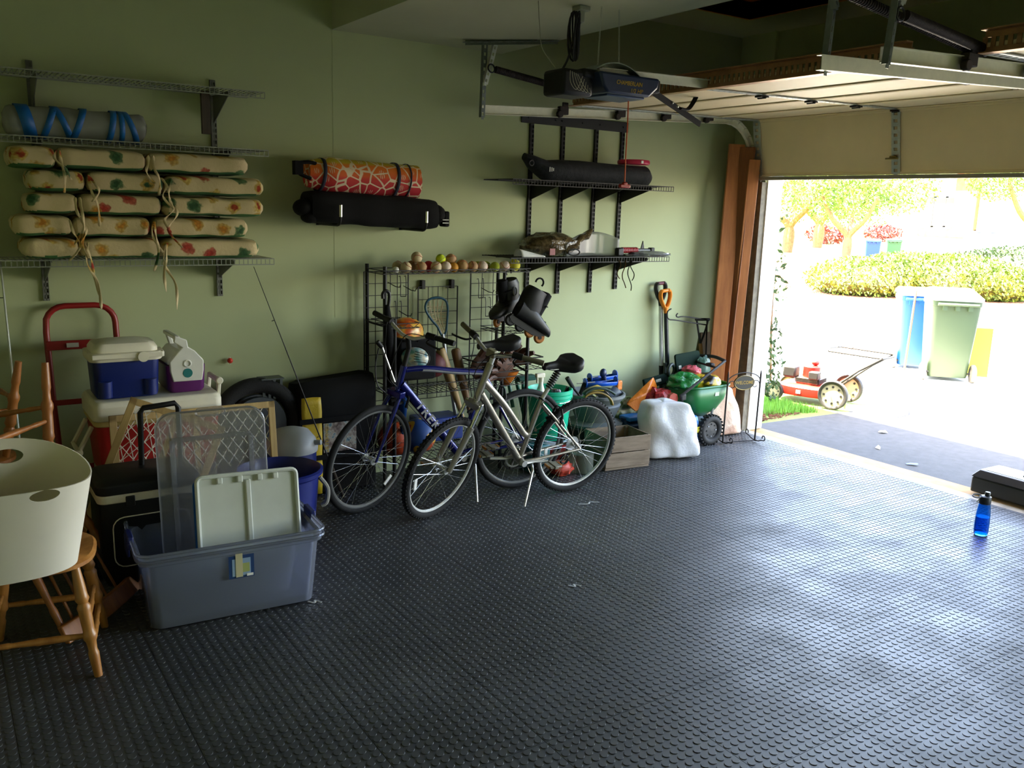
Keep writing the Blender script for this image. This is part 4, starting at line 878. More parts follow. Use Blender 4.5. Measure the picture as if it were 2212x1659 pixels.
for k, px in enumerate((733, 918)):
    x = aty(px, 480, BY - .13).x; t = thing('wall_hook', ('chrome-tipped wall hook under the left half of the black bag', 'chrome-tipped wall hook under the right end of the black bag')[k], 'hook', (x, W_, 1.68))
    z0 = 1.722 - .026 * k; P = [(x, W_ - .003, z0 - .02), (x, BY - .08, z0 - .02)] + [V((x, BY - .10, z0 + .03)) + V((0, -.05 * math.sin(a), -.05 * math.cos(a))) for a in [PI / 2 * i / 5 for i in range(6)]]
    build(MB().tube([V(p) for p in P], .009, 8), 'arm', iron, t); build(MB().tube([(x, BY - .15, z0 + .03), (x, BY - .152, z0 + .1)], .0105, 10), 'chrome_tip', chrome, t); build(MB().bx(x - .02, x + .02, W_ - .008, W_, z0 - .03, z0 + .03), 'mount_plate', iron, t)
# sports rack
t = thing('sports_rack', 'black wire sports rack against the wall holding balls on its top tray', 'rack', (2.95, 5.2, 0))
rackm = mat('rack_black', '0e0d0c', .55, .2); TR = 1.402
for (x, y, z) in ((2.40, 5.05, 1.45), (2.40, 5.32, 1.45), (3.30, 5.05, 1.40), (3.42, 5.32, 1.42), (3.49, 5.02, 1.03), (2.46, 5.03, 1.12)):
    b = MB(); b.cyl((x, y, 0.006), (x, y, z), .0125, n=12); build(b, 'post', rackm, t)
def tray(x0, x1, y0, y1, z, lip, nm='wire_tray', nx=30, parent=None):
    b = MB()
    for zz in (z, z + lip):
        for (p, q) in (((x0, y0), (x1, y0)), ((x0, y1), (x1, y1)), ((x0, y0), (x0, y1)), ((x1, y0), (x1, y1))): b.bar((p[0], p[1], zz), (q[0], q[1], zz), .005, .005)
    for i in range(nx): x = x0 + (x1 - x0) * i / (nx - 1); b.bar((x, y0, z), (x, y1, z), .003, .003)
    for i in range(nx * 2 // 3): xa_ = x0 + (x1 - x0) * i / (nx * 2 // 3); b.bar((xa_, y0, z + (lip if i % 2 else 0)), (xa_ + (x1 - x0) / (nx * 2 // 3), y0, z + (0 if i % 2 else lip)), .003, .003)
    o = build(b, nm, rackm, parent or t); o['kind'] = 'stuff'
tray(2.38, 3.50, 5.03, 5.27, TR, .022); tray(3.27, 3.52, 5.0, 5.3, .98, .02, nx=9); tray(2.42, 3.45, 4.99, 5.3, .62, .06, nx=28); tray(2.42, 3.45, 4.95, 5.3, .18, .06, nx=28); tray(2.42, 2.62, 5.0, 5.3, 1.06, .03, nx=8)
def wgrid(x0, x1, z0, z1, y, s_, nm='grid_panel', r=.004):
    b = MB(); nx = max(2, round((x1 - x0) / s_)); nz = max(2, round((z1 - z0) / s_))
    for i in range(nx + 1): x = x0 + (x1 - x0) * i / nx; b.bar((x, y, z0), (x, y, z1), r if i not in (0, nx) else r * 1.8, r if i not in (0, nx) else r * 1.8)
    for i in range(nz + 1): z = z0 + (z1 - z0) * i / nz; b.bar((x0, y, z), (x1, y, z), r, r)
    o = build(b, nm, rackm, t); o['kind'] = 'stuff'
wgrid(2.37, 2.69, .45, 1.40, 5.30, .082); wgrid(3.18, 3.46, .45, 1.39, 5.30, .085)
wgrid(2.79, 3.10, .5, 1.285, 5.345, .084)
b = MB()
for x in (2.83, 3.06): 
    b = MB(); b.bx(x - .012, x + .012, 5.34, 5.378, 1.27, 1.33); build(b, 'hanging_clip', rackm, t)
def grid_hook(px, py, y=5.27):
    c = aty(px, py, y); b = MB()
    for dx in (-.02, .02): b.tube([c + V((dx, .03, .08)), c + V((dx, .012, .085)), c + V((dx, .005, .05)), c + V((dx, .005, -.05))], .003, 5)
    b.tube([c + V((-.02, .005, -.05)), c + V((.02, .005, -.05))], .003, 5); b.tube([c + V((0, .003, .02)), c + V((.03, -.05, -.005)), c + V((.045, -.08, -.008)), c + V((.05, -.09, .012))], .003, 5); build(b, 'double_hook', rackm, t)
for g_ in ((838, 616), (872, 624), (862, 678), (1040, 628), (1055, 668)): grid_hook(*g_)
# balls
def ballmat(nm, c1, seam=None, rough=.7):
    m = mat(nm, c1, rough, var=.18, vs=26); return m
BM = {'w': ballmat('baseball_worn', 'c8b48e'), 'd': ballmat('baseball_dirty', 'a8845a'), 'p': ballmat('baseball_pale', 'd8c4b2'), 'y': ballmat('tennis_bright', 'cfe02a', rough=.95), 'g': ballmat('tennis_dull', '8f9a24', rough=.95), 's': ballmat('softball_yellow', 'c2bb2e'), 'o': ballmat('ball_amber', 'c98a1e'), 'r': ballmat('ball_red', 'c2223a'), 'k': ballmat('golf_white', 'e0e0d8', rough=.4), 'b': ballmat('softball_brown', 'a07c4a')}
seamm = mat('red_stitch', '9c3a2a', .8); tseam = mat('pale_seam', 'd8d8b0', .8)
def ball(px, py, r, k, label, row, cat='ball', name='baseball'):
    y = {0: 5.065, 1: 5.14, 2: 5.10}[row]; p = aty(px, py, y)
    if row < 2: p.z = TR + .003 + r
    else: p.z = max(p.z, TR + .08)
    t_ = thing(name, label, cat, p - V((0, 0, r)), group='balls on the rack tray')
    b = MB(); b.sph(p, r, nu=20, nv=12); build(b, 'cover', BM[k], t_)
    if k in 'wdpbysg':
        m = T(*p) @ Euler((random.random() * 3, random.random() * 3, random.random() * 3)).to_matrix().to_4x4(); b = MB(); P = []
        for i in range(36):
            a = 2 * PI * i / 36; q = V((math.cos(a) + .0, math.sin(a), .55 * math.cos(2 * a))); q = V((math.cos(a) * .9, math.sin(a) * .9, .5 * math.sin(2 * a) * 1.2)).normalized(); P.append(m @ (q * (r + .0004)))
        b.tube(P, .0017, 5, True); build(b, 'stitching', tseam if k in 'ygs' else seamm, t_)
rows = [(855, 571, .033, 'k', 'white golf ball at the left end of the ball tray', 0, 'golf_ball', .0215), (877, 575, .0365, 'w', 'worn baseball, first large ball from the left', 0, 0, 0), (910, 575, .0365, 'd', 'dirty baseball under the raised one', 0, 0, 0), (942, 576, .0365, 'w', 'pale baseball just left of the bright tennis ball', 0, 0, 0), (963, 578, .0365, 'p', 'smaller pale baseball below the bright tennis ball', 0, 0, 0), (980, 578, .033, 'o', 'amber ball below the topmost brown baseball', 0, 'rubber_ball', 0), (998, 574, .042, 'b', 'large brown softball in the middle of the tray', 0, 'softball', 0), (1021, 575, .0365, 'd', 'brownish baseball right of the large brown softball', 0, 0, 0), (1042, 577, .0365, 'p', 'white baseball between the brown one and the dull tennis ball', 0, 0, 0), (1069, 577, .033, 'g', 'dull green tennis ball in the front row', 0, 'tennis_ball', 0), (1090, 575, .0365, 'p', 'pinkish baseball beside the yellow softball', 0, 0, 0), (1111, 575, .042, 's', 'yellow softball at the right end of the tray', 0, 'softball', 0),
        (859, 566, .0365, 'w', 'baseball in the back row at the left end', 1, 0, 0), (888, 568, .0365, 'd', 'dirty baseball half hidden under the raised baseball', 1, 0, 0), (926, 566, .036, 'r', 'red ball half hidden in the back row', 1, 'rubber_ball', 0), (1050, 570, .033, 'g', 'green tennis ball half hidden in the back row', 1, 'tennis_ball', 0), (975, 568, .0365, 'w', 'baseball hidden behind the amber ball', 1, 0, 0), (1032, 566, .033, 'g', 'greenish tennis ball behind two baseballs', 1, 'tennis_ball', 0),
        (900, 556, .0365, 'w', 'raised baseball resting on top of the others at the left', 2, 0, 0), (952, 560, .033, 'y', 'bright yellow-green tennis ball on top of the row', 2, 'tennis_ball', 0), (974, 560, .0365, 'd', 'topmost brown baseball beside the bright tennis ball', 2, 0, 0)]
for px, py, r, k, lb, row, nm, r2 in rows: ball(px, py, r2 or r, k, lb, row, name=nm or 'baseball')
# inline skates
blk2 = mat('skate_black', '0b0b0e', .5, var=.2, vs=20); amber = mat('amber_wheel', 'a8661a', .35)
def skate(M, label):
    t = thing('inline_skate', label, 'skate', M=M); L = lambda p: M @ V(p)
    b = MB(); R = []
    for i in range(15):
        u = i / 14; x = -.11 + .29 * u; wd = .05 + .012 * math.sin(PI * min(1, u * 1.1)) if u < .9 else .05 * (1 - (u - .9) * 6.5); h = .12 - .02 * u if u < .35 else .113 - .075 * (u - .35) / .65
        if u > .93: h *= .75
        R.append([(x, wd * math.copysign(abs(math.cos(a)) ** .7, math.cos(a)), .06 + h / 2 + h / 2 * math.copysign(abs(math.sin(a)) ** .7, math.sin(a))) for a in [2 * PI * j / 18 for j in range(18)]])
    b.rings(R); build(b, 'boot_shell', blk2, t, local=True)
    b = MB(); b.rings([[(-.045 + dx + rx * math.cos(a), .048 * s_ * math.sin(a), z) for a in [2 * PI * j / 18 for j in range(18)]] for dx, rx, s_, z in ((.01, .085, 1.15, .13), (.0, .085, 1.3, .19), (-.01, .078, 1.3, .25), (.0, .07, 1.15, .285), (.0, .05, .8, .27))]); build(b, 'cuff', blk2, t, local=True)
    b = MB(); b.rings([[(.02 + r_ * math.cos(a) * .9, .035 * math.sin(a), z) for a in [2 * PI * j / 14 for j in range(14)]] for r_, z in ((.045, .14), (.05, .22), (.045, .295), (.02, .30))]); build(b, 'liner_tongue', blkf, t, local=True)
    b = MB(); b.prism([(-.13, .07), (.16, .065), (.11, .03), (.07, .02), (-.10, .02), (-.14, .04)], -.018, .018, Matrix(((1, 0, 0, 0), (0, 0, 1, 0), (0, 1, 0, 0), (0, 0, 0, 1)))); build(b, 'frame', mat('skate_frame', '2a2a2c', .35, .4), t, local=True)
    for x in (-.115, -.035, .045, .125):
        b = MB(); b.lathe([(.012, -.012), (.03, -.012), (.038, -.005), (.04, 0), (.038, .005), (.03, .012), (.012, .012)], 22, T(x, 0, .03) @ RX(PI / 2)); b.mi(1).cyl(M.inverted() @ L((x, -.016, .03)), M.inverted() @ L((x, .016, .03)), .012, n=10); build(b, 'wheel', [amber if x > 0 else blk2, iron], t, local=True)
    for z, x in ((.22, .02), (.13, .06)):
        b = MB(); b.tube([(x - .07, .05, z + .0), (x, .054, z + .005), (x + .03, .04, z), (x + .035, 0, z), (x + .03, -.04, z)], .009, 6, flat=.4); build(b, 'strap', blk2, t, local=True)
    b = MB(); b.tube([(-.03 + .02 * math.cos(a), .062, .21 + .03 * math.sin(a)) for a in [2 * PI * i / 14 for i in range(14)]], .0042, 5, True); build(b, 'grey_trim', mat('skate_trim', '8a8a8a', .5), t, local=True)
    b = MB(); b.tube(smooth_path([(.03, .052, .10), (.09, .05, .105), (.14, .045, .085), (.10, .055, .075)], 5, True), .0038, 5, True); build(b, 'toe_trim', MATS['skate_trim'], t, local=True)
    b = MB(); b.tube(arc((-.06, 0, .33), .028, -.4, PI + .4, 10, (1, 0, 0), (0, 0, 1)), .006, 6); build(b, 'pull_loop', blkf, t, local=True)
    return t
p = aty(1122, 690, 4.97); skate(T(p.x + .02, 4.93, 1.03) @ RZ(math.radians(-8)) @ RY(math.radians(30)) @ T(0, 0, -.04) @ Matrix.Scale(1.08, 4), 'black inline skate with amber wheels, toe pointing down right')
skate(T(p.x - .02, 5.08, 1.06) @ RZ(math.radians(-160)) @ RY(math.radians(12)), 'second black inline skate behind, heel toward the rack')
# lacrosse stick, bats, helmets, gloves and other gear in the rack
lax = mat('lax_blue', '1d4a5e', .4); strg = mat('lax_string', 'c9bb98', .9)
t = thing('lacrosse_stick', 'lacrosse stick with blue head and pale netting in the rack', 'lacrosse stick', (2.98, 5.1, .2))
c0 = aty(944, 645, 5.22); c1 = aty(958, 728, 5.2); ctr = aty(944, 672, 5.21)
def hp(px, py): return aty(px, py, 5.21)
out = smooth_path([hp(953, 722), hp(945, 706), hp(930, 688), hp(919, 668), hp(922, 652), hp(934, 644), hp(950, 643), hp(963, 650), hp(967, 666), hp(966, 690), hp(964, 712), hp(959, 724)], 5, True)
build(MB().tube(out, .008, 8, True), 'head_frame', lax, t)
for k, (a0, a1) in enumerate((((928, 652), (952, 720)), ((938, 648), (955, 720)), ((946, 647), (958, 720)), ((957, 651), (961, 716)))):
    build(MB().tube(smooth_path([hp(*a0), hp((a0[0] + a1[0]) / 2 - 2, (a0[1] + a1[1]) / 2) + V((0, .03, 0)), hp(*a1)], 6), .004, 5), 'leather_string', strg, t)
b = MB()
for i in range(9):
    v_ = (i + 1) / 10; la = hp(921 + 32 * v_ ** 1.4, 655 + 66 * v_); ra = hp(966 - 4 * v_, 656 + 62 * v_); b.tube(smooth_path([la, la.lerp(ra, .5) + V((0, .03, (.006 if i % 2 else -.006))), ra], 5), .0022, 4)
o = build(b, 'cross_netting', strg, t); o['kind'] = 'stuff'
build(MB().tube([hp(956, 722), (2.955, 5.16, .6), (2.99, 5.1, .26)], .0125, 10), 'shaft', mat('lax_shaft', '8f9296', .35, .6), t)
woodb = woodmat('bat_ash', 'b79a68', '94774a', .5, 8)
def bat(a, c, label, m, r=.033):
    a, c = V(a), V(c); t = thing('baseball_bat', label, 'bat', c); d = c - a; m_ = frame(a, d, (0, 1, .01)) @ Matrix(((0, 0, 1, 0), (1, 0, 0, 0), (0, 1, 0, 0), (0, 0, 0, 1))); L = d.length
    pr = [(.001, 0), (r * .7, .004), (r * .95, .015), (r, .05), (r, L * .35), (r * .8, L * .5), (r * .45, L * .72), (r * .38, L * .93)]; build(MB().lathe(pr, 18, m_), 'barrel', m, t); build(MB().lathe([(r * .38, L * .93), (r * .42, L * .96), (r * .7, L * .985), (r * .6, L), (.001, L)], 18, m_), 'knob', m, t)
bat(aty(950, 752, 5.12), (3.06, 5.08, .26), 'tan wooden bat leaning right of the lacrosse stick', woodb)
bat(aty(983, 752, 5.18), (3.13, 5.12, .26), 'brown wooden bat between tan bat and leather gloves', woodmat('bat_brown', '7a5a34', '5c4022', .5, 8))
bat(aty(870, 842, 4.98), (2.53, 5.06, .26), 'blue metal bat standing behind the blue bicycle fork', mat('bat_blue', '123f78', .3, .6), .03)
# umbrella with a hooked handle
t = thing('umbrella', 'black umbrella with hooked handle hanging on the rack', 'umbrella', (2.47, 5.12, .45))
p = aty(834, 665, 5.0); h = [aty(827, 645, 5.0), aty(827, 634, 5.0), aty(834, 628, 5.0), aty(841, 636, 5.0), aty(839, 662, 5.0)]
build(MB().tube(smooth_path(h, 5), .011, 8), 'crook_handle', blk, t); build(MB().tube([aty(836, 660, 5.0), aty(838, 700, 5.02), (2.47, 5.1, .75), (2.49, 5.14, .4)], [.016, .03, .035, .01], 12), 'furled_canopy', blkf, t)
# helmets
def flame(m): return ramp(m, noisetex(m, 9, 2), [(.3, '8e2a17'), (.42, 'c9571c'), (.5, 'd98b2a'), (.58, 'd8b04a'), (.7, 'b8451c')])
def helmet(c, s_, M, m, label, vents=5, name='bike_helmet'):
    t = thing(name, label, 'helmet', c); b = MB(); R = []
    for i in range(11):
        a = PI / 2 * i / 10; z = math.sin(a); r = math.cos(a) ** .8 if i < 10 else .02; R.append([T(*c) @ M @ V((s_ * 1.15 * r * math.cos(q), s_ * .88 * r * math.sin(q), s_ * .95 * z)) for q in [2 * PI * j / 28 for j in range(28)]])
    b.rings(R); sh = build(b, 'shell', m, t)
    for k in range(vents):
        q = -.5 + k / (vents - 1); b = MB(); P = []
        for i in range(7): a = .25 + 1.05 * i / 6; x, z = math.cos(a), math.sin(a); P.append(T(*c) @ M @ V((s_ * 1.1 * x * .98, s_ * .88 * q * .95 * (1 - .3 * x), s_ * .97 * z * math.sqrt(max(.1, 1 - (q * .9) ** 2)) * 1.0)))
        b.tube(P, s_ * .065, 6, flat=.5); build(b, 'vent', iron, t)
    b = MB(); b.tube([T(*c) @ M @ V((s_ * 1.17 * math.cos(q), s_ * .9 * math.sin(q), .002)) for q in [2 * PI * j / 30 for j in range(30)]], s_ * .06, 6, True); build(b, 'rim_band', iron, t)
    for sgn in (-1, 1): build(MB().tube([T(*c) @ M @ V((s_ * .3, sgn * s_ * .85, 0)), T(*c) @ M @ V((s_ * .2, sgn * s_ * .5, -s_ * .8)), T(*c) @ M @ V((s_ * .1, 0, -s_ * 1.0))], .005, 5), 'chin_strap', blkf, t)
helmet(aty(876, 722, 5.12), .115, RZ(.3) @ RX(.25), matcol('flame_helmet', .3, flame), 'orange flame-pattern helmet on the rack behind the blue bicycle', 3)
helmet(aty(897, 775, 5.02), .085, RZ(-.9) @ RX(1.2), matcol('swirl_helmet', .35, lambda m: ramp(m, noisetex(m, 12, 2), [(.38, '6fb0b8'), (.48, 'd6e3e0'), (.55, 'd9d2b8'), (.64, '3a7f92')])), 'pale blue and white helmet under the blue bicycle handlebar', 5)
# leather gloves in the right basket
glm = mat('glove_leather', '4a2a18', .65, var=.35, vs=18, bmp=.4, bs=40)
def glove(c, s_, M, label):
    t = thing('baseball_glove', label, 'glove', c); X = lambda p: T(*c) @ M @ (V(p) * s_); b = MB()
    b.rings([[X((x + r * math.cos(a), .35 * r * math.sin(a) + .2 * (x * x), z)) for a in [2 * PI * j / 16 for j in range(16)]] for x, r, z in ((0, .35, -.6), (0, .6, -.3), (.02, .68, .1), (0, .55, .35))]); build(b, 'palm', glm, t)
    for i, (x, l, an) in enumerate(((-.5, .6, .35), (-.22, .75, .12), (.08, .78, -.08), (.36, .7, -.25))): build(MB().tube([X((x, 0, .15)), X((x - an * .5, -.08, .15 + l * .6)), X((x - an, -.22, .15 + l))], [.17 * s_, .16 * s_, .1 * s_], 8), 'finger', glm, t)
    build(MB().tube([X((.5, 0, -.1)), X((.85, -.1, .2)), X((.88, -.25, .55))], [.19 * s_, .18 * s_, .11 * s_], 8), 'thumb', glm, t); build(MB().tube([X((.36, -.05, .3)), X((.6, -.2, .45)), X((.8, -.1, .35))], [.1 * s_] * 3, 6), 'webbing', mat('glove_lace', '8a5a2c', .7), t)
glove(aty(1040, 790, 5.08), .15, RY(.9) @ RZ(.3), 'dark leather baseball glove behind the silver bicycle stem')
glove(aty(1085, 795, 5.02), .15, RY(-1.1) @ RZ(-.2) @ RX(.3), 'brown leather glove on the rack basket right of the stem')
glove(aty(1110, 772, 5.12), .14, RY(.4) @ RX(.6), 'black leather glove on top beside the rack post')
t = thing('glove_basket', 'black wire basket holding the leather gloves', 'basket', (3.35, 5.08, .70)); tray(3.05, 3.60, 4.98, 5.22, .72, .05, 'basket_wire', 14, t); tray(3.05, 3.60, 4.98, 5.22, .80, .004, 'basket_rim', 2, t)
# orange bowl below, green chair legs, balls in lower bins
t = thing('orange_cone', 'orange plastic cone hanging under the glove basket', 'cone', aty(1093, 812, 5.1)); c = aty(1093, 800, 5.1); build(MB().lathe([(.095, 0), (.085, -.02), (.03, -.10), (.008, -.115)], 24, T(*c)), 'shell', mat('cone_orange', 'b5651d', .5), t)
grn = mat('green_tube', '0f5f4a', .4)
t = thing('folding_stool', 'folded dark green tubular stool right of the rack', 'stool', (3.6, 5.15, 0))
for k, (a, c) in enumerate((((1097, 815), (1108, 880)), ((1112, 805), (1150, 985)), ((1130, 812), (1132, 960)), ((1086, 830), (1100, 900)))): build(MB().tube([aty(*a, 5.18), aty(*c, 5.12)], .014, 10), 'leg_tube', grn, t)
build(MB().bx(3.5, 3.66, 5.13, 5.2, .60, .64), 'seat_fold', mat('green_cloth', '14463a', .9), t, bevel=.01)
def playball(c, r, m, label, name='play_ball'): return one(MB().sph(c, r, nu=24, nv=16), name, m, label, 'ball')
obm = mat('orange_rubber', 'b8431a', .5, var=.1, vs=9)
t = thing('basketball', 'orange basketball in the lower rack bin behind the blue bicycle', 'ball', aty(858, 1000, 5.12)); c = V((aty(852, 965, 5.13).x, 5.13, .30)); build(MB().sph(c, .115, nu=28, nv=18), 'cover', obm, t)
for k, e in enumerate(((0, 0, 0), (PI / 2, 0, 0), (0, PI / 2, .6))): build(MB().torus(.1153, .0018, 44, 5, T(*c) @ Euler(e).to_matrix().to_4x4()), 'seam', iron, t)
playball(V((aty(905, 975, 5.1).x, 5.11, .305)), .12, matcol('panel_ball', .5, lambda m: ramp(m, noisetex(m, 7, 1), [(.42, '274a8a'), (.46, 'd0a02c'), (.54, 'd0a02c'), (.57, 'b4502a')], 'CONSTANT')), 'multicoloured play ball beside the orange basketball')
playball(V((aty(940, 905, 5.12).x, 5.15, .78)), .09, mat('maroon_ball', '5a1f22', .6, var=.1, vs=8), 'dark maroon ball on the middle rack tray')
# left-hand dark gear: tall pump and black box in the rack
t = thing('floor_pump', 'black and silver pump with angled barrel in front of the rack', 'pump', aty(850, 830, 4.95))
a, c = aty(825, 750, 4.95), aty(852, 825, 4.95); build(MB().tube([a, c], .0085, 8), 'barrel', mat('pump_silver', 'a9aaa8', .3, .7), t); build(MB().tube([aty(815, 738, 4.95), a], [.016, .014], 10), 'head', iron, t); build(MB().tube(smooth_path([aty(818, 752, 4.95), aty(811, 790, 4.95), aty(815, 830, 4.95), aty(832, 848, 4.95)], 6), .004, 6), 'hose', iron, t)
one(MB().bx(2.5, 2.78, 5.05, 5.25, .70, .98), 'gear_box', blkf, 'black gear box on the rack under the flame helmet', 'box', bevel=.02)
one(MB().bx(2.68, 3.0, 5.06, 5.26, .26, .42), 'blue_crate', mat('crate_blue', '16307a', .4), 'blue bin low in the rack behind the silver bicycle', 'crate', bevel=.01)
# ================================================================ BICYCLES
tyre = mat('bike_tyre', '0b0b0b', .85, bmp=.3, bs=200); rimm = mat('rim_alloy', 'd8d8d2', .35, .35); rimd = mat('rim_dark', '7d7d7a', .35, .5); spokem = mat('spoke_steel', 'd6d8d6', .25, .9); rubberg = mat('grip_black', '0c0c0c', .8); gripgrey = mat('grip_taupe', '6e6a58', .8); alloy = mat('alloy', 'cfcfca', .3, .5); saddlem = mat('saddle_black', '0f0d0e', .55, var=.15, vs=14)
refl = mat('reflector_clear', 'e8e8e4', .2); amberr = mat('pedal_amber', 'b8731f', .3); pedalg = mat('pedal_grey', '7d7867', .5)
def bike(label, rear, front, lean, steer, G, parts):
    fw = (V(front) - V(rear)); wb = fw.length; fw.normalize(); ax = V((0, 0, 1)).cross(fw); up = V((0, 0, 1)) * math.cos(lean) + ax * math.sin(lean); y = up.cross(fw)
    M = Matrix((fw, y, up)).transposed().to_4x4(); M.translation = V(rear)
    t = thing('bicycle', label, 'bicycle', M=M); R = G['R']
    B = lambda mb, nm, m, par=None, **k: build(mb, nm, m, par or t, local=True, **k)
    P2 = lambda p, y_=0: V((p[0], y_, p[1]))
    ht, hb = P2(G['ht']), P2(G['hb']); hax = (ht - hb).normalized()
    SM = T(*hb) @ Matrix.Rotation(steer, 4, hax) @ T(*(-hb))
    def tf(mb): mb.v = [SM @ p for p in mb.v]; return mb
    def wheel(c, nm, rim_m, post, knob):
        rt = G['rt']; b = MB(); b.torus(R - rt - .017, .015, 56, 8, T(*c) @ RX(PI / 2), flat=.8); w_ = B(post(b), nm, rim_m)
        b = MB(); b.torus(R - rt, rt, 64, 10, T(*c) @ RX(PI / 2), flat=.95)
        if knob:
            for i in range(72):
                for s_ in (-1, 0, 1):
                    a = 2 * PI * (i + (.5 if s_ == 0 else 0)) / 72; m = T(*c) @ RY(a) @ T(R - .0005 - abs(s_) * .006, s_ * rt * .55, 0); b.box((0, 0, 0), (.006, rt * .42, .011), m)
        B(post(b), 'tire', tyre, w_)
        b = MB(); b.cyl(c + V((0, -.035, 0)), c + V((0, .035, 0)), .014, n=14); b.cyl(c + V((0, -.038, 0)), c + V((0, -.033, 0)), .024, n=14); b.cyl(c + V((0, .033, 0)), c + V((0, .038, 0)), .024, n=14); b.cyl(c + V((0, -.062, 0)), c + V((0, .062, 0)), .005, n=8); B(post(b), 'hub', alloy, w_)
        b = MB()
        for i in range(32):
            a = 2 * PI * i / 32; s_ = 1 if i % 2 else -1; q = a + (1.25 if (i // 2) % 2 else -1.25); p0 = c + V((.022 * math.cos(q), s_ * .034, .022 * math.sin(q))); p1 = c + V(((R - rt - .02) * math.cos(a), 0, (R - rt - .02) * math.sin(a))); b.tube([p0, p1], .0011, 4, cap=False)
        o = B(post(b), 'spokes', spokem, w_); o['kind'] = 'stuff'
        a = G.get('refa', 2.2); b = MB(); b.box((R * .72, .006, 0), (.024, .008, .075), T(*c) @ RY(-a)); B(post(b), 'wheel_reflector', refl, w_, bevel=.003)
        return w_
    idt = lambda m: m
    rh, fh = V((0, 0, R)), V((wb, 0, R))
    wheel(rh, 'rear_wheel', parts['rim'], idt, parts['knob'])
    # front hub follows the steering; keep it on the ground
    fh2 = V((wb + .0, 0, R)); wheel(fh2, 'front_wheel', parts['rim'], tf, parts['knob'])
    bb = P2(G['bb']); sc = P2(G['sc']); st = P2(G['st']); fm = parts['frame']; f2 = parts.get('frame2', fm)
    b = MB(); b.tube([ht, hb], .021, 14); B(b, 'head_tube', f2)
    b = MB(); b.tube([hb.lerp(ht, .18) - V((.012, 0, 0)), bb], [G.get('dtr', .024), G.get('dtr', .024) * .92], 16); dt = B(b, 'down_tube', fm)
    b = MB(); b.tube(smooth_path([P2(p) for p in G['tt']], 6), G.get('ttr', .019), 12); tp = B(b, 'top_tube', f2)
    if parts.get('stripe'): q_ = smooth_path([P2(p) for p in G['tt']], 6); b = MB(); b.tube([p - V((0, 0, .0045)) for p in q_[5:]], G.get('ttr', .019) * .97, 12); B(b, 'silver_panel', parts['stripe'], tp)
    b = MB(); b.tube([bb, sc], .0165, 12); b.cyl(bb + V((0, -.036, 0)), bb + V((0, .036, 0)), .023, n=16); B(b, 'seat_tube', fm)
    for s_ in (-1, 1):
        b = MB(); b.tube([bb + V((0, s_ * .03, 0)), bb.lerp(rh, .3) + V((0, s_ * .045, 0)), rh + V((0, s_ * .056, 0))], [.011, .0105, .008], 10); B(b, 'chain_stay', fm)
        b = MB(); b.tube([P2(G['ss']) + V((0, s_ * .018, 0)), P2(G['ss']).lerp(rh, .3) + V((0, s_ * .04, 0)), rh + V((0, s_ * .056, 0))], [.009, .009, .007], 10); B(b, 'seat_stay', fm)
    b = MB(); b.tube([sc, st], .0135, 12); sp = B(b, 'seat_post', parts['post']); b = MB(); b.torus(.018, .006, 18, 6, frame(sc, (st - sc), (0, 1, 0)) @ RY(PI / 2)); B(b, 'seat_clamp', iron, sp)
    if parts.get('boot'): b = MB(); [b.torus(.019, .006, 16, 6, frame(st.lerp(sc, .1 + .07 * i), (st - sc), (0, 1, 0)) @ RY(PI / 2)) for i in range(8)]; B(b, 'rubber_boot', iron, sp)
    # saddle
    L0 = G['sl']; wd = G['sw']; b = MB(); Rg = []
    for i in range(17):
        u = i / 16; x = st.x + L0 * .48 - L0 * u; ww = .022 + (wd - .022) * (0 if u < .35 else (min(1, (u - .35) / .4)) ** 1.1 * (1 - .35 * max(0, (u - .85) / .15) ** 2)); hh_ = .022 + .036 * min(1, u * 1.4); zt = st.z + .035 + .02 * u - .012 * math.sin(PI * u) + (.0 if u > .06 else -.008); dip = .2 * hh_ * (1 if u > .6 else 0)
        Rg.append([(x, ww * math.copysign(abs(math.cos(a)) ** .8, math.cos(a)), zt + (hh_ * .7 * abs(math.sin(a)) ** .8 - dip * (1 - abs(math.cos(a))) if math.sin(a) > 0 else -hh_ * .9 * abs(math.sin(a)) ** .7)) for a in [2 * PI * j / 22 for j in range(22)]])
    b.rings(Rg); sd = B(b, 'saddle', saddlem)
    for s_ in (-1, 1): b = MB(); b.tube([(st.x - .1, s_ * .03, st.z + .02), (st.x + .06, s_ * .022, st.z + .012), (st.x + .1, s_ * .012, st.z + .02)], .0035, 6); B(b, 'saddle_rail', alloy, sd)
    # fork
    cr = hb + V((.012, 0, -.03))
    b = MB(); b.box(cr, (.05, .11, .04)); b.tube([hb, cr], .016, 10); fk = B(tf(b), 'fork', parts['fork'], bevel=.008)
    for s_ in (-1, 1):
        f_ax = fh2 + V((0, s_ * .053, 0)); b = MB()
        if parts['susp']: k = cr.lerp(fh2, .42); b.tube([cr + V((0, s_ * .05, .02)), V((k.x, s_ * .053, k.z))], .0135, 12); B(tf(b), 'stanchion', chrome, fk); b = MB(); b.tube([V((k.x, s_ * .053, k.z)) + (cr - fh2) * .12, f_ax], [.021, .015], 12)
        else: k = cr.lerp(fh2, .35) + V((.012, 0, 0)); b.tube(smooth_path([cr + V((0, s_ * .035, .0)), V((k.x, s_ * .05, k.z)), f_ax], 6), [.014] * 5 + [.013, .012, .011, .010, .009, .008, .008, .008], 10)
        B(tf(b), 'fork_leg', parts['fork'], fk)
    # stem and bar
    s0, s1 = ht, P2(G['bar']); b = MB(); b.tube([s0, s0 + hax * (G['rise'])], .015, 12); b.tube([s0 + hax * G['rise'], s1], .016, 12); B(tf(b), 'stem', parts['stem'])
    bw, sw, bz = G['bw'], G['sweep'], G['bup']; hp_ = []
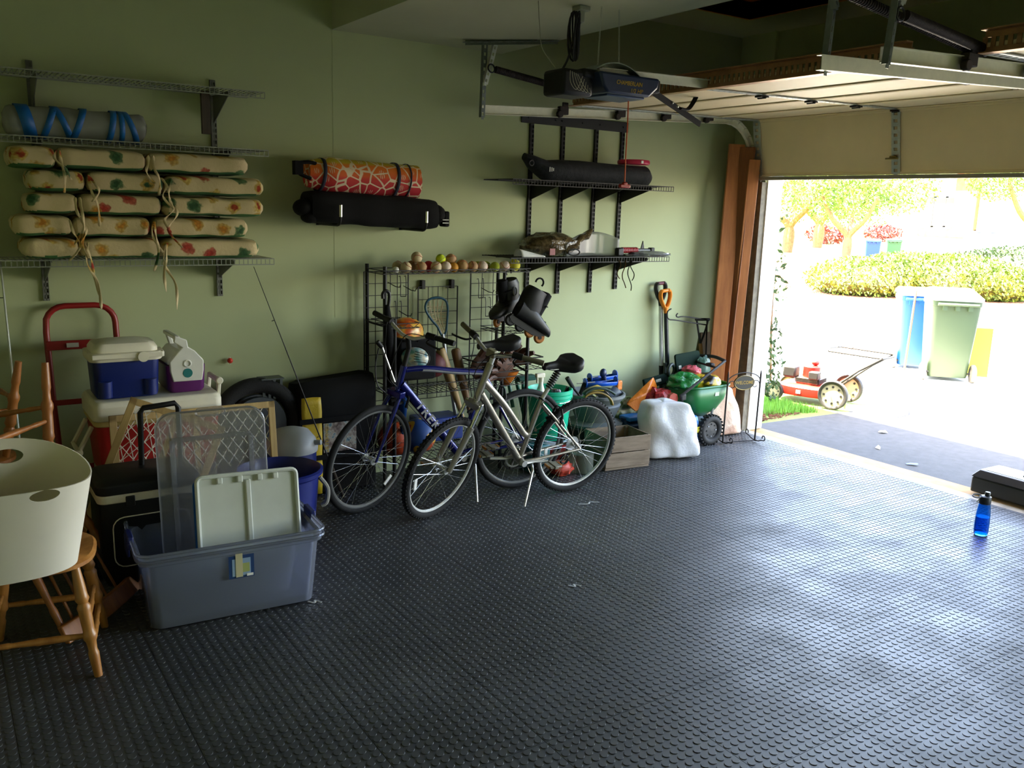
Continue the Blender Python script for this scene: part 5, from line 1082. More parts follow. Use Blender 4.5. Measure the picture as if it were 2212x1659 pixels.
    for s_, rng in ((-1, range(6, -1, -1)), (1, range(1, 7))):
        for i in rng: u = i / 6; hp_.append(V((s1.x - sw * max(0, u - .25) ** 1.3, s_ * bw * u, s1.z + bz * min(1, max(0, (u - .12) / .4)))))
    b = MB(); b.tube(hp_, .0115, 10); hbar = B(tf(b), 'handlebar', parts['bar'])
    for s_ in (-1, 1):
        e = hp_[0] if s_ < 0 else hp_[-1]; i_ = hp_[1] if s_ < 0 else hp_[-2]; d = (e - i_).normalized(); b = MB(); b.tube([e - d * .125, e - d * .06, e + d * .006], [.0155, .0165, .017], 12); B(tf(b), 'grip', parts['grip'], hbar)
        b = MB(); q = e - d * .15; b.tube([q + d * .03, q - d * .03], .02, 12); b.tube(smooth_path([q + V((.02, 0, -.02)), q + V((.055, s_ * .02, -.025)), q + V((.06, s_ * .10, -.03)), q + V((.05, s_ * .12, -.032))], 5), .006, 6); B(tf(b), 'brake_lever', parts['lever'], hbar)
        b = MB(); q2 = q + V((.03, -s_ * .02, 0)); b.tube(smooth_path([q2, q2 + V((.09, -s_ * .08, -.01)), V((hb.x + .1, s_ * .02, ht.z - .02)), V((hb.x + .03, s_ * .015, hb.z + .02))], 6), .0028, 5); B(tf(b), 'brake_cable', iron, hbar)
    if parts.get('bell'): b = MB(); b.box(s1 + V((.03, .02, .02)), (.04, .06, .045)); B(tf(b), 'front_reflector', parts['bell'], hbar, bevel=.006)
    # drivetrain on the far side
    for r_, yy in ((.085, -.052), (.065, -.046)):
        b = MB(); b.torus(r_, .004, 44, 6, T(bb.x, yy, bb.z) @ RX(PI / 2)); n = 40
        for i in range(n): a = 2 * PI * i / n; b.box((r_ + .004, 0, 0), (.008, .003, .006), T(bb.x, yy, bb.z) @ RY(a))
        for i in range(5): a = 2 * PI * i / 5; b.bar((bb.x, yy, bb.z), (bb.x + r_ * math.cos(a), yy, bb.z + r_ * math.sin(a)), .004, .014, (0, 1, 0))
        B(b, 'chainring', alloy if r_ < .07 else iron)
    ca = G['crank']
    for s_ in (1, -1):
        a = ca + (0 if s_ > 0 else PI); e = bb + V((.17 * math.cos(a), s_ * .075, .17 * math.sin(a))); b = MB(); b.tube([bb + V((0, s_ * .05, 0)), bb.lerp(e, .5) + V((0, s_ * .012, 0)), e], [.016, .013, .012], 10, flat=.75); b.cyl(bb + V((0, s_ * .04, 0)), bb + V((0, s_ * .068, 0)), .02, n=14); ck = B(b, 'crank_arm', alloy)
        b = MB(); pc = e + V((0, s_ * .06, 0)); b.box(pc, (.09, .075, .012)); b.box(pc + V((0, 0, .0)), (.03, .09, .02)); B(b, 'pedal', pedalg, ck, bevel=.004)
        for dx in (-.047, .047): b = MB(); b.box(pc + V((dx, 0, 0)), (.006, .05, .016)); B(b, 'pedal_reflector', amberr, ck)
    b = MB()
    for i, r_ in enumerate((.05, .044, .038, .032, .027)): b.cyl((0, -.03 - .004 * i, R), (0, -.032 - .004 * i, R), r_, n=24)
    B(b, 'cassette', alloy)
    b = MB(); b.tube([bb + V((0, -.05, .087)), rh + V((0, -.045, .045))], .0035, 5); b.tube([bb + V((0, -.05, -.087)), V((.03, -.045, R - .12)), V((.0, -.045, R - .045))], .0035, 5); b.torus(.03, .008, 16, 6, T(.03, -.05, R - .12) @ RX(PI / 2)); B(b, 'chain', iron)
    # kickstand, brakes, rear reflector
    k0 = P2(G['ks0'], .04); k1 = V((G['ks1'][0], G['ks1'][1], .0)); k1w = M.inverted() @ V((*G['ks1'], .012)); b = MB(); b.tube([k0, k0.lerp(k1w, .12) + V((0, .02, 0)), k1w], [.009, .008, .0065], 8); B(b, 'kickstand', parts.get('ks', alloy))
    for c, post, f_ in ((P2(G['ss']).lerp(rh, .36), idt, -1), (cr + V((-.03, 0, -.06)), tf, 1)):
        b = MB()
        for s_ in (-1, 1): b.tube([c + V((-.02, s_ * .045, -.03)), c + V((-.03, s_ * .05, .03)), c + V((-.03, s_ * .03, .075))], [.009, .008, .006], 8); b.box(c + V((.015, s_ * .026, .0)), (.05, .012, .014))
        b.tube([c + V((-.03, -.03, .075)), c + V((-.03, 0, .08)), c + V((-.03, .03, .075))], .003, 6); B(post(b), 'brake', iron)
    b = MB(); b.tube(smooth_path([hb.lerp(bb, .1) + V((.03, .022, 0)), hb.lerp(bb, .5) + V((.028, .02, 0)), bb + V((.02, .02, .04))], 5), .0025, 5); B(b, 'shift_cable', iron)
    return t, M, dt
silver = mat('frame_silver', 'a59f92', .32, .75, var=.12, vs=7); steelg = mat('fork_grey', '9a968c', .35, .7)
GB = dict(R=.33, rt=.024, ht=(.735, .955), hb=(.805, .735), bb=(.435, .29), sc=(.325, .69), st=(.225, .875), ss=(.33, .665), tt=[(.765, .845), (.62, .70), (.48, .535), (.42, .465), (.385, .47)], ttr=.021, sl=.25, sw=.105, bar=(.745, 1.02), rise=.05, bw=.30, sweep=.12, bup=.05, crank=math.radians(180), ks0=(.36, .27), ks1=(0, 0), refa=-.1)
p = atz(1133, 1098); GB['ks1'] = (p.x, p.y)
gb, gM, gdt = bike('silver step-through bicycle in front, leaning on its kickstand', (3.434, 4.415, 0), (2.429, 4.42, 0), math.radians(10), math.radians(22), GB, dict(frame=silver, fork=steelg, rim=rimm, knob=True, post=alloy, boot=True, susp=True, stem=alloy, bar=alloy, grip=gripgrey, lever=iron, bell=mat('reflector_taupe', '8a8568', .3)))
bluep = mat('frame_blue', '10186e', .25, .4, coat=.5); 
BBG = dict(R=.345, dtr=.029, rt=.019, ht=(.845, .90), hb=(.878, .765), bb=(.44, .285), sc=(.295, .845), st=(.225, .965), ss=(.30, .80), tt=[(.835, .875), (.70, .875), (.50, .845), (.30, .825)], ttr=.0185, sl=.27, sw=.085, bar=(.835, 1.075), rise=.11, bw=.32, sweep=.05, bup=.055, crank=math.radians(150), ks0=(.36, .26), ks1=(0, 0), refa=-2.3)
p = atz(1031, 1088); BBG['ks1'] = (p.x, p.y)
bb_, bM, bdt = bike('blue bicycle with white lettering standing behind the silver one', (3.165, 4.63, 0), (2.105, 4.705, 0), math.radians(5), math.radians(24), BBG, dict(frame=bluep, frame2=bluep, fork=bluep, stripe=mat('frame_satin', 'b9bcc4', .3, .5), rim=rimd, knob=False, post=iron, susp=False, stem=iron, bar=alloy, grip=rubberg, lever=iron))
# lettering on the blue down tube (reads toward the bottom bracket)
hb = V((.878, 0, .765)).lerp(V((.845, 0, .90)), .18) - V((.012, 0, 0)); bbp = V((.44, 0, .285)); d = (bbp - hb).normalized(); yv = V((0, 1, 0)); lm = Matrix((d, yv.cross(d), yv)).transposed().to_4x4(); lm.translation = hb.lerp(bbp, .42) + V((0, .0275, 0))
text('TREK', .072, bM @ lm, mat('decal_white', 'd6d6da', .3), bdt, spacing=1.15, w=1.25, bold=.0015, depth=.0012)
# ================================================================ BLACK WALL SHELVES
shb = mat('shelf_black', '14120f', .55, .2)
ux = [aty(px, 450, 5.37).x for px in (1143, 1210, 1281, 1337)]
zt = [aty(1147, 262, 5.37).z, aty(1213, 270, 5.37).z, aty(1291, 278, 5.37).z, aty(1346, 284, 5.37).z]
ZB = aty(1206, 634, 5.37).z
for i, lb in enumerate(('black slotted rail, first from the left of four, above the skates', 'black slotted rail, second from the left of four', 'black slotted rail, third from the left of four', 'black slotted rail behind the orange release cord')): upright(ux[i], ZB + (.02 if i == 3 else 0), 2.43, shb, lb)
t = thing('header_rail', 'black slotted header rail across the top of four uprights', 'rail', ((ux[0] + ux[3]) / 2, W_, 2.42))
hm_ = frame((ux[0] - .09, W_ - .006, 2.47), (1, 0, -.005), (0, 0, 1)); L = ux[3] - ux[0] + .14
build(MB().box((L / 2, -.004, 0), (L, .008, .075), hm_), 'rail_bar', shb, t, bevel=.002)
for u in (.06, .3, .36, .55, .72, .95): build(MB().cyl(hm_ @ V((L * u, -.008, .0)), hm_ @ V((L * u, -.014, 0)), .006, n=8), 'screw', iron, t)
YF = 4.98; ZA, ZC = 1.952, 1.50
xl, xr = aty(1108, 400, YF).x, aty(1455, 409, YF).x
ZA = aty(1300, 396, YF).z; ZC = aty(1300, 556, YF).z
wire_shelf(xl, xr, YF, ZA, ux, shb, shb, 'black wire shelf carrying the long black tent bag', drop=.13, lip=.034)
wire_shelf(xl, xr, YF, ZC, ux, shb, shb, 'lower black wire shelf with wrapped items and hanging straps', drop=.13, lip=.034)
# tent bag
t = thing('tent_bag', 'long black tent bag lying on the upper black shelf', 'bag', (aty(1260, 390, 5.12).x, 5.12, ZA))
dk = mat('bag_charcoal', '13161a', .85, bmp=.4, bs=22, bd=.02)
pts = [(1132, 338, .03), (1150, 350, .05), (1175, 368, .075), (1205, 371, .08), (1250, 376, .078), (1300, 379, .076), (1350, 381, .076), (1388, 382, .074), (1397, 383, .05)]
b = MB(); R = []
path = [(aty(px, py, 5.12).x, r) for px, py, r in pts]
for k, (px, py, r) in enumerate(pts):
    p = aty(px, py, 5.12); zc = max(ZA + r * .95 + .002, p.z if k < 2 else 0); R.append([wobble((p.x, 5.12 + r * 1.25 * math.cos(a), zc + r * .95 * math.sin(a)), 11, .012, 4) for a in [2 * PI * j / 20 for j in range(20)]])
R2 = []
for k in range(len(R) - 1):
    for s_ in range(4): R2.append([R[k][j].lerp(R[k + 1][j], s_ / 4) for j in range(20)])
R2.append(R[-1]); b.rings(R2); build(b, 'sleeve', dk, t)
c = aty(1192, 366, 5.02); c.y = 5.021
for dx, h in ((-.016, .032), (0, .028), (.014, .02)): build(MB().box(c + V((dx, -.002, 0)), (.007, .002, h), T(0, 0, 0)), 'logo_mark', mat('logo_white', 'cfcfc8', .5), t)
b = MB(); b.torus(.018, .006, 14, 6, T(*aty(1148, 352, 5.05)) @ RX(PI / 2)); build(b, 'drawcord_knot', iron, t)
t = thing('pink_disc', 'pink flying disc lying on the black tent bag', 'disc', aty(1368, 362, 5.12)); c = aty(1368, 362, 5.12); c.z = ZA + .152
b = MB(); b.lathe([(.115, 0), (.12, .004), (.122, .02), (.115, .032), (.08, .036), (.0, .036)], 40, T(*c)); build(b, 'disc', mat('disc_pink', 'c21f4e', .35), t)
build(MB().box(c + V((-.02, -.12, .015)), (.02, .004, .02)), 'print', white, t)
# lower shelf contents
foil = matcol('brown_film', .18, lambda m: ramp(m, noisetex(m, 9, 4), [(.35, '2c2218'), (.5, '6a5a3a'), (.62, '3a2c1c'), (.75, '8a7f68')]), bmp=.8, bs=16, bd=.03)
def crumple(c, s_, seed, amp=.25, n=(22, 14), flatb=True):
    b = MB(); R = []
    for i in range(n[1] + 1):
        a = PI * i / n[1]; R.append([])
        for j in range(n[0]):
            q = 2 * PI * j / n[0]; d = V((math.sin(a) * math.cos(q), math.sin(a) * math.sin(q), -math.cos(a))); f = 1 + amp * mnoise.noise(d * 2.2 + V((seed, 0, 0))) + amp * .5 * mnoise.noise(d * 5 + V((0, seed, 0)))
            p = V((d.x * s_[0] * f, d.y * s_[1] * f, d.z * s_[2] * f))
            if flatb and p.z < -s_[2] * .8: p.z = -s_[2] * .8
            R[-1].append(V(c) + p)
    b.rings(R); return b
x0 = aty(1205, 530, 5.15).x
t = thing('wrapped_decoy', 'brown item wrapped in shiny film on the lower black shelf', 'wrapped item', (x0, 5.16, ZC))
build(crumple((x0 - .05, 5.17, ZC + .075), (.25, .15, .09), 3), 'wrapped_bundle', foil, t)
b = MB(); p0, p1 = aty(1215, 545, 5.05), aty(1278, 498, 5.12); n = 8
b.tube([p0.lerp(p1, i / n) + V((0, .01 * math.sin(i * 2), .012 * math.sin(i * 1.7))) for i in range(n + 1)], [.045, .05, .05, .045, .045, .04, .04, .035, .012], 10, flat=.55); build(b, 'twisted_end', foil, t)
build(MB().box(aty(1193, 544, 4.99), (.045, .008, .045), None), 'red_tag', mat('tag_red', '7a0f14', .4), t)
t = thing('plastic_sheet', 'curved sheet of clear plastic standing on the lower black shelf', 'sheet', (aty(1290, 550, 5.05).x, 5.05, ZC))
pa, pb = aty(1222, 556, 5.0), aty(1332, 540, 5.1)
def curl(u, v_):
    a = -.5 + u * 2.6; return (pa.x + (pb.x - pa.x) * (u * .9 + .05) + .03 * math.sin(a), 5.02 + .10 * math.sin(u * 2.6), ZC + .004 + (.055 + .12 * math.sin(PI * min(1, u * .78 + .05)) ** .8) * v_)
build(MB().grid(curl, 24, 8), 'bent_sheet', clearmat('clear_film', 'eef0ee', 'd9dcd8', .45, .1), t, solid=.0015)
t = thing('paper_scoop', 'white rolled paper at the left end of the lower black shelf', 'paper', aty(1140, 552, 5.02))
p0 = aty(1124, 545, 5.02); b = MB(); b.grid(lambda u, v_: (p0.x + .2 * u, 5.05 + .05 * math.cos(PI * v_), ZC + .004 + (.055 - .045 * u) * math.sin(PI * v_)), 10, 12); build(b, 'roll', mat('paper_white', 'd5d6d2', .7), t, solid=.001)
t = thing('strap_ring', 'black looped strap on the lower black shelf', 'strap', aty(1240, 552, 4.99)); c = aty(1240, 545, 4.99); b = MB(); b.tube([c + V((.05 * math.cos(a), 0, .022 * math.sin(a))) for a in [2 * PI * i / 20 for i in range(20)]], .005, 6, True); build(b, 'loop', iron, t)
t = thing('toy_blaster', 'black tool with a ribbed red grip on the lower black shelf', 'tool', aty(1370, 545, 5.1))
a, c = aty(1335, 540, 5.08), aty(1410, 540, 5.08); zc = ZC + .045
build(MB().tube([(a.x - .02, 5.08, zc), (c.x - .02, 5.08, zc)], .014, 10), 'barrel', mat('tool_grey', '55575a', .4, .5), t)
b = MB(); n = 9; x0_, x1_ = aty(1343, 538, 5.08).x, aty(1376, 538, 5.08).x
for i in range(n): b.cyl((x0_ + (x1_ - x0_) * i / n, 5.08, zc), (x0_ + (x1_ - x0_) * (i + .75) / n, 5.08, zc), .023, n=14)
b.cyl((x0_, 5.08, zc), (x1_, 5.08, zc), .019, n=12); build(b, 'red_grip', mat('grip_red', '8e1a22', .5), t)
build(MB().bx(c.x - .035, c.x + .005, 5.06, 5.10, zc - .025, zc + .02), 'muzzle', blk, t, bevel=.006); xs = aty(1387, 530, 5.08).x
build(MB().add([(xs - .012, 5.075, zc + .01), (xs + .02, 5.075, zc + .01), (xs + .006, 5.075, zc + .07), (xs - .012, 5.085, zc + .01), (xs + .02, 5.085, zc + .01), (xs + .006, 5.085, zc + .07)], [(0, 1, 2), (5, 4, 3), (0, 3, 4, 1), (1, 4, 5, 2), (2, 5, 3, 0)]), 'sight', blk, t)
build(MB().bx(x0_ - .06, x0_, 5.05, 5.11, ZC + .003, zc + .02), 'stock', blk, t, bevel=.01)
one(crumple((aty(1400, 552, 5.06).x, 5.05, ZC + .018), (.19, .09, .022), 9, .35), 'plastic_packet', clearmat('bag_film', 'e8eaf0', 'b9bdc6', .6, .1), 'flat clear plastic packet at the right end of the lower black shelf', 'packet')
strm = mat('strap_tan', '6b4a26', .8); t = thing('hanging_straps', 'tan and dark straps hanging below the lower black shelf', 'straps', aty(1350, 600, YF))
for k, (px, ln, m) in enumerate(((1337, 40, strm), (1348, 60, strm), (1360, 66, iron), (1366, 44, iron))):
    P = [aty(px + 4 * math.sin(i * 1.1 + k), 562 + ln * i / 6, YF - .008) for i in range(7)]; b = MB(); b.tube(smooth_path(P, 4), .0055, 6, flat=.5); build(b, 'strap', m, t)
# ================================================================ RIGHT CORNER: TOOLS AND LUMBER
lum = woodmat('cedar_board', 'b5723a', '8d5225', .6, 5, (1, 1, .1))
def board(p0, p1, w_, th, label, nrm=(0, -1, .1), m=lum, name='lumber_board'):
    p0, p1 = V(p0), V(p1); return one(MB().box(((p1 - p0).length / 2, 0, 0), ((p1 - p0).length, w_, th), frame(p0, p1 - p0, nrm)), name, m, label, 'board', bevel=.003)
# shared lean: bottoms on the floor, tops against the side wall
board((5.47, 5.08, .02), atx(1592, 312, 5.62), .13, .038, 'left cedar board leaning in the corner by the door', (-.55, -.8, .1))
board((5.56, 5.10, .02), atx(1616, 318, 5.66), .12, .038, 'cedar board, second from the left in the corner by the door', (-.9, -.3, .1), woodmat('cedar_dark', '8a5128', '6b3b1b', .6, 5, (1, 1, .1)))
board((5.62, 5.05, .02), atx(1630, 345, 5.68), .09, .038, 'narrow cedar board nearest the door track', (-.55, -.8, .1))
brn = woodmat('weathered_plank', '6b5a44', '54452f', .8, 6)
board((5.66, 5.12, .012), (5.71, 5.34, .80), .10, .02, 'short weathered plank beside the door track', (-.4, -.9, .2), brn)
board((5.57, 5.16, .012), (5.60, 5.36, .82), .09, .02, 'short brown plank tucked behind the cedar boards', (-.4, -.9, .2), brn)
def shovel(top, foot, dm, gm, sm, lowm, label):
    top, foot = V(top), V(foot); d = (foot - top).normalized(); t = thing('shovel', label, 'shovel', foot); L = (foot - top).length; s_ = V((1, -.15, 0)).normalized(); m = frame(top, d, V((0, -1, 0)))
    X = V((1, 0, 0)); X = (X - d * X.dot(d)).normalized()
    b = MB(); b.tube(smooth_path([top + d * .15, top + d * .11 - X * .03, top + d * .05 - X * .052, top + d * .01 - X * .048, top - d * .0 - X * .03], 5), [.020] * 21, 10, flat=.75); b.tube(smooth_path([top + d * .15, top + d * .11 + X * .03, top + d * .05 + X * .052, top + d * .01 + X * .048, top + X * .03], 5), [.020] * 21, 10, flat=.75); b.tube([top + d * .13, top + d * .19], [.024, .018], 12); build(b, 'd_handle', dm, t)
    build(MB().tube([top - X * .045, top + X * .045], .0145, 12), 'hand_grip', gm, t)
    build(MB().tube([top + d * .17, top + d * (L * .55)], .0185, 12), 'shaft', sm, t); build(MB().tube([top + d * (L * .55), top + d * (L * .8)], .021, 12), 'lower_shaft', lowm, t)
    b = MB(); R = []
    for i in range(9): u = i / 8; w_ = .075 + .035 * math.sin(PI * u) if u < .75 else .10 * (1 - (u - .75) * 3.2); c = top + d * (L * (.76 + .235 * u)); R.append([c - X * w_ + V((0, -.02, 0)), c + V((0, -.0, 0)), c + X * w_ + V((0, -.02, 0)), c + V((0, -.004, 0))])
    b.rings(R); build(b, 'blade', mat('blade_steel', '5a5a58', .4, .7), t); return t
shovel(aty(1427, 612, 5.33), (5.08, 5.27, .02), mat('handle_black', '1c1a1b', .5), mat('grip_maroon', '5a2030', .6), mat('shaft_alloy', 'd4d8dc', .3, .35), iron, 'shovel with black D handle, maroon grip and silver shaft')
shovel(aty(1437, 628, 5.29), (5.13, 5.235, .02), mat('handle_orange', 'e0851a', .45), MATS['handle_orange'], mat('shaft_black', '20262b', .4), mat('shaft_black'), 'shovel with an orange D handle and dark shaft')
t = thing('iron_shovel', 'old shovel with iron Y handle and wooden shaft beside the lumber', 'shovel', (5.47, 5.15, .02))
a = aty(1513, 742, 5.25); build(MB().tube([a, (5.47, 5.13, .06)], .016, 12), 'wood_shaft', woodmat('old_shaft', 'a5794a', '7d5730', .6, 8), t)
build(MB().tube(smooth_path([aty(1505, 690, 5.27), aty(1508, 712, 5.26), a], 5), .008, 8), 'yoke', iron, t); build(MB().tube(smooth_path([aty(1530, 690, 5.27), aty(1524, 712, 5.26), a], 5), .008, 8), 'yoke', iron, t); build(MB().tube([aty(1503, 690, 5.27), aty(1532, 690, 5.27)], .012, 10), 'cross_grip', iron, t); build(MB().bx(5.38, 5.56, 5.10, 5.125, .01, .25), 'blade', MATS['blade_steel'], t)
t = thing('garden_hook', 'black wrought iron shepherd hook leaning in the corner', 'hook', (5.55, 5.2, .3))
p = [aty(1450, 667, 5.2), aty(1443, 672, 5.2), aty(1441, 682, 5.2), aty(1446, 690, 5.2), aty(1462, 692, 5.2), aty(1527, 702, 5.24)]; build(MB().tube(smooth_path(p, 5), .0055, 7), 'long_arm', iron, t)
p = [aty(1464, 677, 5.2), aty(1461, 681, 5.2), aty(1464, 685, 5.2), aty(1480, 684, 5.2), aty(1527, 691, 5.24)]; build(MB().tube(smooth_path(p, 5), .0055, 7), 'short_arm', iron, t); q = aty(1527, 697, 5.24); build(MB().tube([q + V((0, 0, .02)), q + V((.05, .02, -.5)), q + V((.07, .03, -.93))], .0065, 7), 'stake', iron, t)
# ================================================================ RIGHT FLOOR GROUP
t = thing('wooden_crate', 'weathered slatted wooden crate with open top on the floor', 'crate', (4.14, 4.78, 0), )
cw = woodmat('crate_grey', '8f7f6c', '6d5d4b', .85, 6, (.1, 1, 1)); A, Bc = V((3.925, 4.62, 0)), V((4.30, 4.571, 0)); cx = (Bc - A).normalized(); CM = Matrix((cx, V((0, 0, 1)).cross(cx), V((0, 0, 1)))).transposed().to_4x4(); CM.translation = A; cw_ = (Bc - A).length; cd = .31; ch = .245
def plank(x0, x1, y0, y1, z0, z1): b = MB(); b.bx(x0, x1, y0, y1, z0, z1, CM); build(b, 'plank', cw, t, bevel=.003)
for z0, z1 in ((.022, .128), (.134, ch)): plank(0, cw_, 0, .012, z0, z1); plank(0, cw_, cd - .012, cd, z0, z1); plank(0.001, .013, .013, cd - .013, z0, z1); plank(cw_ - .013, cw_ - .001, .013, cd - .013, z0, z1)
for i in range(3): plank(0, cw_, .005 + i * .102, .098 + i * .102, .004, .02)
for x in (.014, cw_ - .036):
    for y in (.013, cd - .035): b = MB(); b.bx(x, x + .022, y, y + .022, .02, ch - .005, CM); build(b, 'corner_post', cw, t)
# white plastic bag
wbm = mat('poly_white', 'dcdde0', .2, bmp=.25, bs=9, bd=.03)
def sack(pts_base, top, h, seed, m, label, name, cat='bag', bulge=.06, n=30, nz=16, topw=.7, crease=.02, smooth_top=False):
    b = MB(); P = smooth_path([V(p) for p in pts_base], n // len(pts_base), True); c = sum(P, V()) / len(P); R = []
    for k in range(nz + 1):
        u = k / nz; f = (1 + bulge * math.sin(PI * min(1, u * 1.2)) * 4) * (1 - (1 - topw) * u ** 2.2); ring = []
        for j, p in enumerate(P):
            q = c + (p - c) * f; q = q.lerp(V(top) + (p - c) * topw * .8, u ** 1.5 * .6); q.z = h * u
            q += mnoise.noise_vector(V((q.x * 6 + seed, q.y * 6, q.z * 6))) * crease * 1.3; a_ = 2 * PI * j / len(P); q += (p - c).normalized() * crease * .22 * (math.sin(9 * a_ + 6 * u + seed) * (1 - .5 * u) + .5 * math.sin(14 * a_ - 8 * u)); 
            if k == 0: q.z = .004
            else: q.z = max(.004, q.z)
            ring.append(q)
        R.append(ring)
    top_c = sum(R[-1], V()) / len(P); R.append([top_c + (p - top_c) * .45 + V((0, 0, .012)) for p in R[-1]]); R.append([top_c + (p - top_c) * .05 + V((0, 0, -.01)) for p in R[-1]])
    b.rings(R); return one(b, name, m, label, cat, sub=1, ang=80)
sack([(4.42, 4.70, 0), (4.60, 4.60, 0), (4.80, 4.54, 0), (4.77, 4.73, 0), (4.62, 4.92, 0), (4.43, 4.88, 0)], (4.57, 4.78, 0), .425, 4, wbm, 'white plastic sack beside the wooden crate', 'plastic_sack', bulge=.0, topw=.85, crease=.024)
# cream bag behind the welcome sign
crm = matcol('cream_sack', .7, lambda m: ramp(m, noisetex(m, 3, 1), [(.4, 'd9b49a'), (.55, 'e8cdb5'), (.62, 'c99f86')]), bmp=.5, bs=10, bd=.03)
sack([(5.32, 5.0, 0), (5.50, 4.93, 0), (5.66, 4.92, 0), (5.66, 5.03, 0), (5.52, 5.12, 0), (5.36, 5.1, 0)], (5.47, 5.04, 0), .41, 7, crm, 'cream and pink sack standing behind the welcome sign', 'seed_sack', bulge=.0, topw=.7, crease=.02)
# soil bag, potting flowers bag
t = thing('soil_bag', 'blue and orange soil bag between planter and white sack', 'bag', (4.42, 4.98, 0))
x0, x1 = aty(1357, 930, 4.92).x, aty(1425, 930, 4.92).x; zt_ = aty(1390, 906, 4.92).z
b = MB(); R = []
for k in range(11): u = k / 10; R.append([wobble((x, 5.0 + (y if u < .9 else y * .4), .005 + zt_ * u), 8, .012, 6) for x, y in [(q[0] + (x0 + x1) / 2, q[1]) for q in rrect(x1 - x0, .16, .05)]])
b.rings(R); build(b, 'sack', matcol('soil_print', .4, lambda m: ramp(m, noisetex(m, 5, 2), [(.45, '0f3550'), (.58, '14496b'), (.66, 'b5522a')])), t)
build(MB().bx(x0 + .02, x1 - .03, 4.93, 5.06, zt_ - .01, zt_ + .022), 'folded_top', mat('soil_blue', '2a78b8', .35), t, bevel=.008)
sack([(4.38, 5.12, 0), (4.62, 5.08, 0), (4.70, 5.14, 0), (4.70, 5.26, 0), (4.50, 5.28, 0), (4.38, 5.26, 0)], (4.58, 5.2, 0), .37, 12, matcol('flower_bag', .35, lambda m: ramp(m, noisetex(m, 10, 3), [(.34, '1f3a16'), (.5, '44622a'), (.6, 'b9c79a'), (.7, '9c4a1e')])), 'green planting mix bag with pale flowers behind the planter', 'planting_bag', bulge=.0, topw=.8, crease=.03)
org = mat('orange_film', 'd9791c', .4, bmp=.4, bs=20, bd=.02)
one(MB().hull([aty(1350, 872, 5.06), aty(1385, 842, 5.06), aty(1412, 812, 5.08), aty(1421, 835, 5.08), aty(1402, 875, 5.06), aty(1372, 890, 5.04), aty(1398, 850, 5.02), aty(1375, 880, 5.12)]), 'orange_bag', org, 'orange folded bag poking up behind the grey planter', 'bag', bevel=.01)
redf = mat('red_film', '9c1c20', .35, bmp=.5, bs=14, bd=.03)
one(crumple(aty(1418, 862, 5.02), (.12, .09, .085), 21, .5, flatb=False), 'red_bag', redf, 'crumpled red bag between orange bag and spreader', 'bag')
# grey planters
plg = mat('planter_grey', '666c6c', .6, var=.08, vs=5); pld = mat('planter_dark', '3a3a38', .7)
PX, PY = 4.215, 5.125; PS = Matrix.Diagonal((.92, .92, .97, 1))
t = thing('planter_pot', 'dark planter pot at the bottom under the grey one', 'planter', (PX, PY, 0)); build(MB().lathe([(.17, .003), (.2, .12), (.225, .195), (.232, .2), (.232, .215), (.21, .215), (.19, .1), (.0, .09)], 40, T(PX, PY, 0) @ PS), 'pot', pld, t)
t = thing('planter_pot', 'grey round planter stacked on a dark pot and full of tools', 'planter', (PX, PY, .21)); build(MB().lathe([(.20, .217), (.235, .221), (.238, .24), (.17, .255), (.16, .26), (.19, .33), (.215, .385), (.20, .40), (.235, .44), (.25, .455), (.25, .475), (.235, .478), (.215, .43), (.17, .30), (.0, .29)], 44, T(PX, PY, 0) @ PS), 'pot', plg, t)
blu = mat('tool_blue', '1450b8', .35, var=.1, vs=12); gold = mat('clamp_olive', '8d7430', .5, var=.1, vs=9); dgr = mat('tool_green', '1f3a30', .5)
def caulk(a, c, label, m=blu):
    a, c = V(a), V(c); t = thing('caulking_gun', label, 'caulking gun', a.lerp(c, .5)); d = (c - a).normalized(); M = frame(a, d, (0, 0, 1)); L = (c - a).length
    b = MB(); b.grid(lambda u, v_: M @ V((L * .15 + L * .75 * u, .035 * math.cos(PI + PI * v_), .035 * math.sin(PI + PI * v_))), 2, 14); build(b, 'cradle', m, t, solid=.003)
    for q in (.9, .15): build(MB().cyl(M @ V((L * q, 0, 0)), M @ V((L * (q + .02), 0, 0)), .037, n=18), 'end_cap', m, t)
    build(MB().cyl(M @ V((-L * .05, 0, 0)), M @ V((L * .4, 0, 0)), .005, n=8), 'plunger_rod', spokem, t); build(MB().tube([M @ V((L * .15, 0, .0)), M @ V((L * .1, .0, -.04)), M @ V((L * .02, 0, -.10))], [.018, .016, .013], 8), 'grip', blk, t)
caulk(aty(1250, 828, 5.10), aty(1338, 822, 5.02), 'blue caulking gun lying on the grey planter')
caulk(aty(1262, 818, 5.18), aty(1335, 808, 5.15), 'second blue caulking gun behind the first one')
t = thing('scoop_tool', 'dark blue rounded tool standing up from the planter', 'tool', aty(1303, 815, 5.12)); c = aty(1303, 806, 5.12); build(MB().sph(c, .03, (1, .8, 1.2)), 'head', mat('tool_navy', '0f2650', .4), t); build(MB().tube([c, c + V((.02, 0, -.09))], .02, 10), 'neck', MATS['tool_navy'], t)
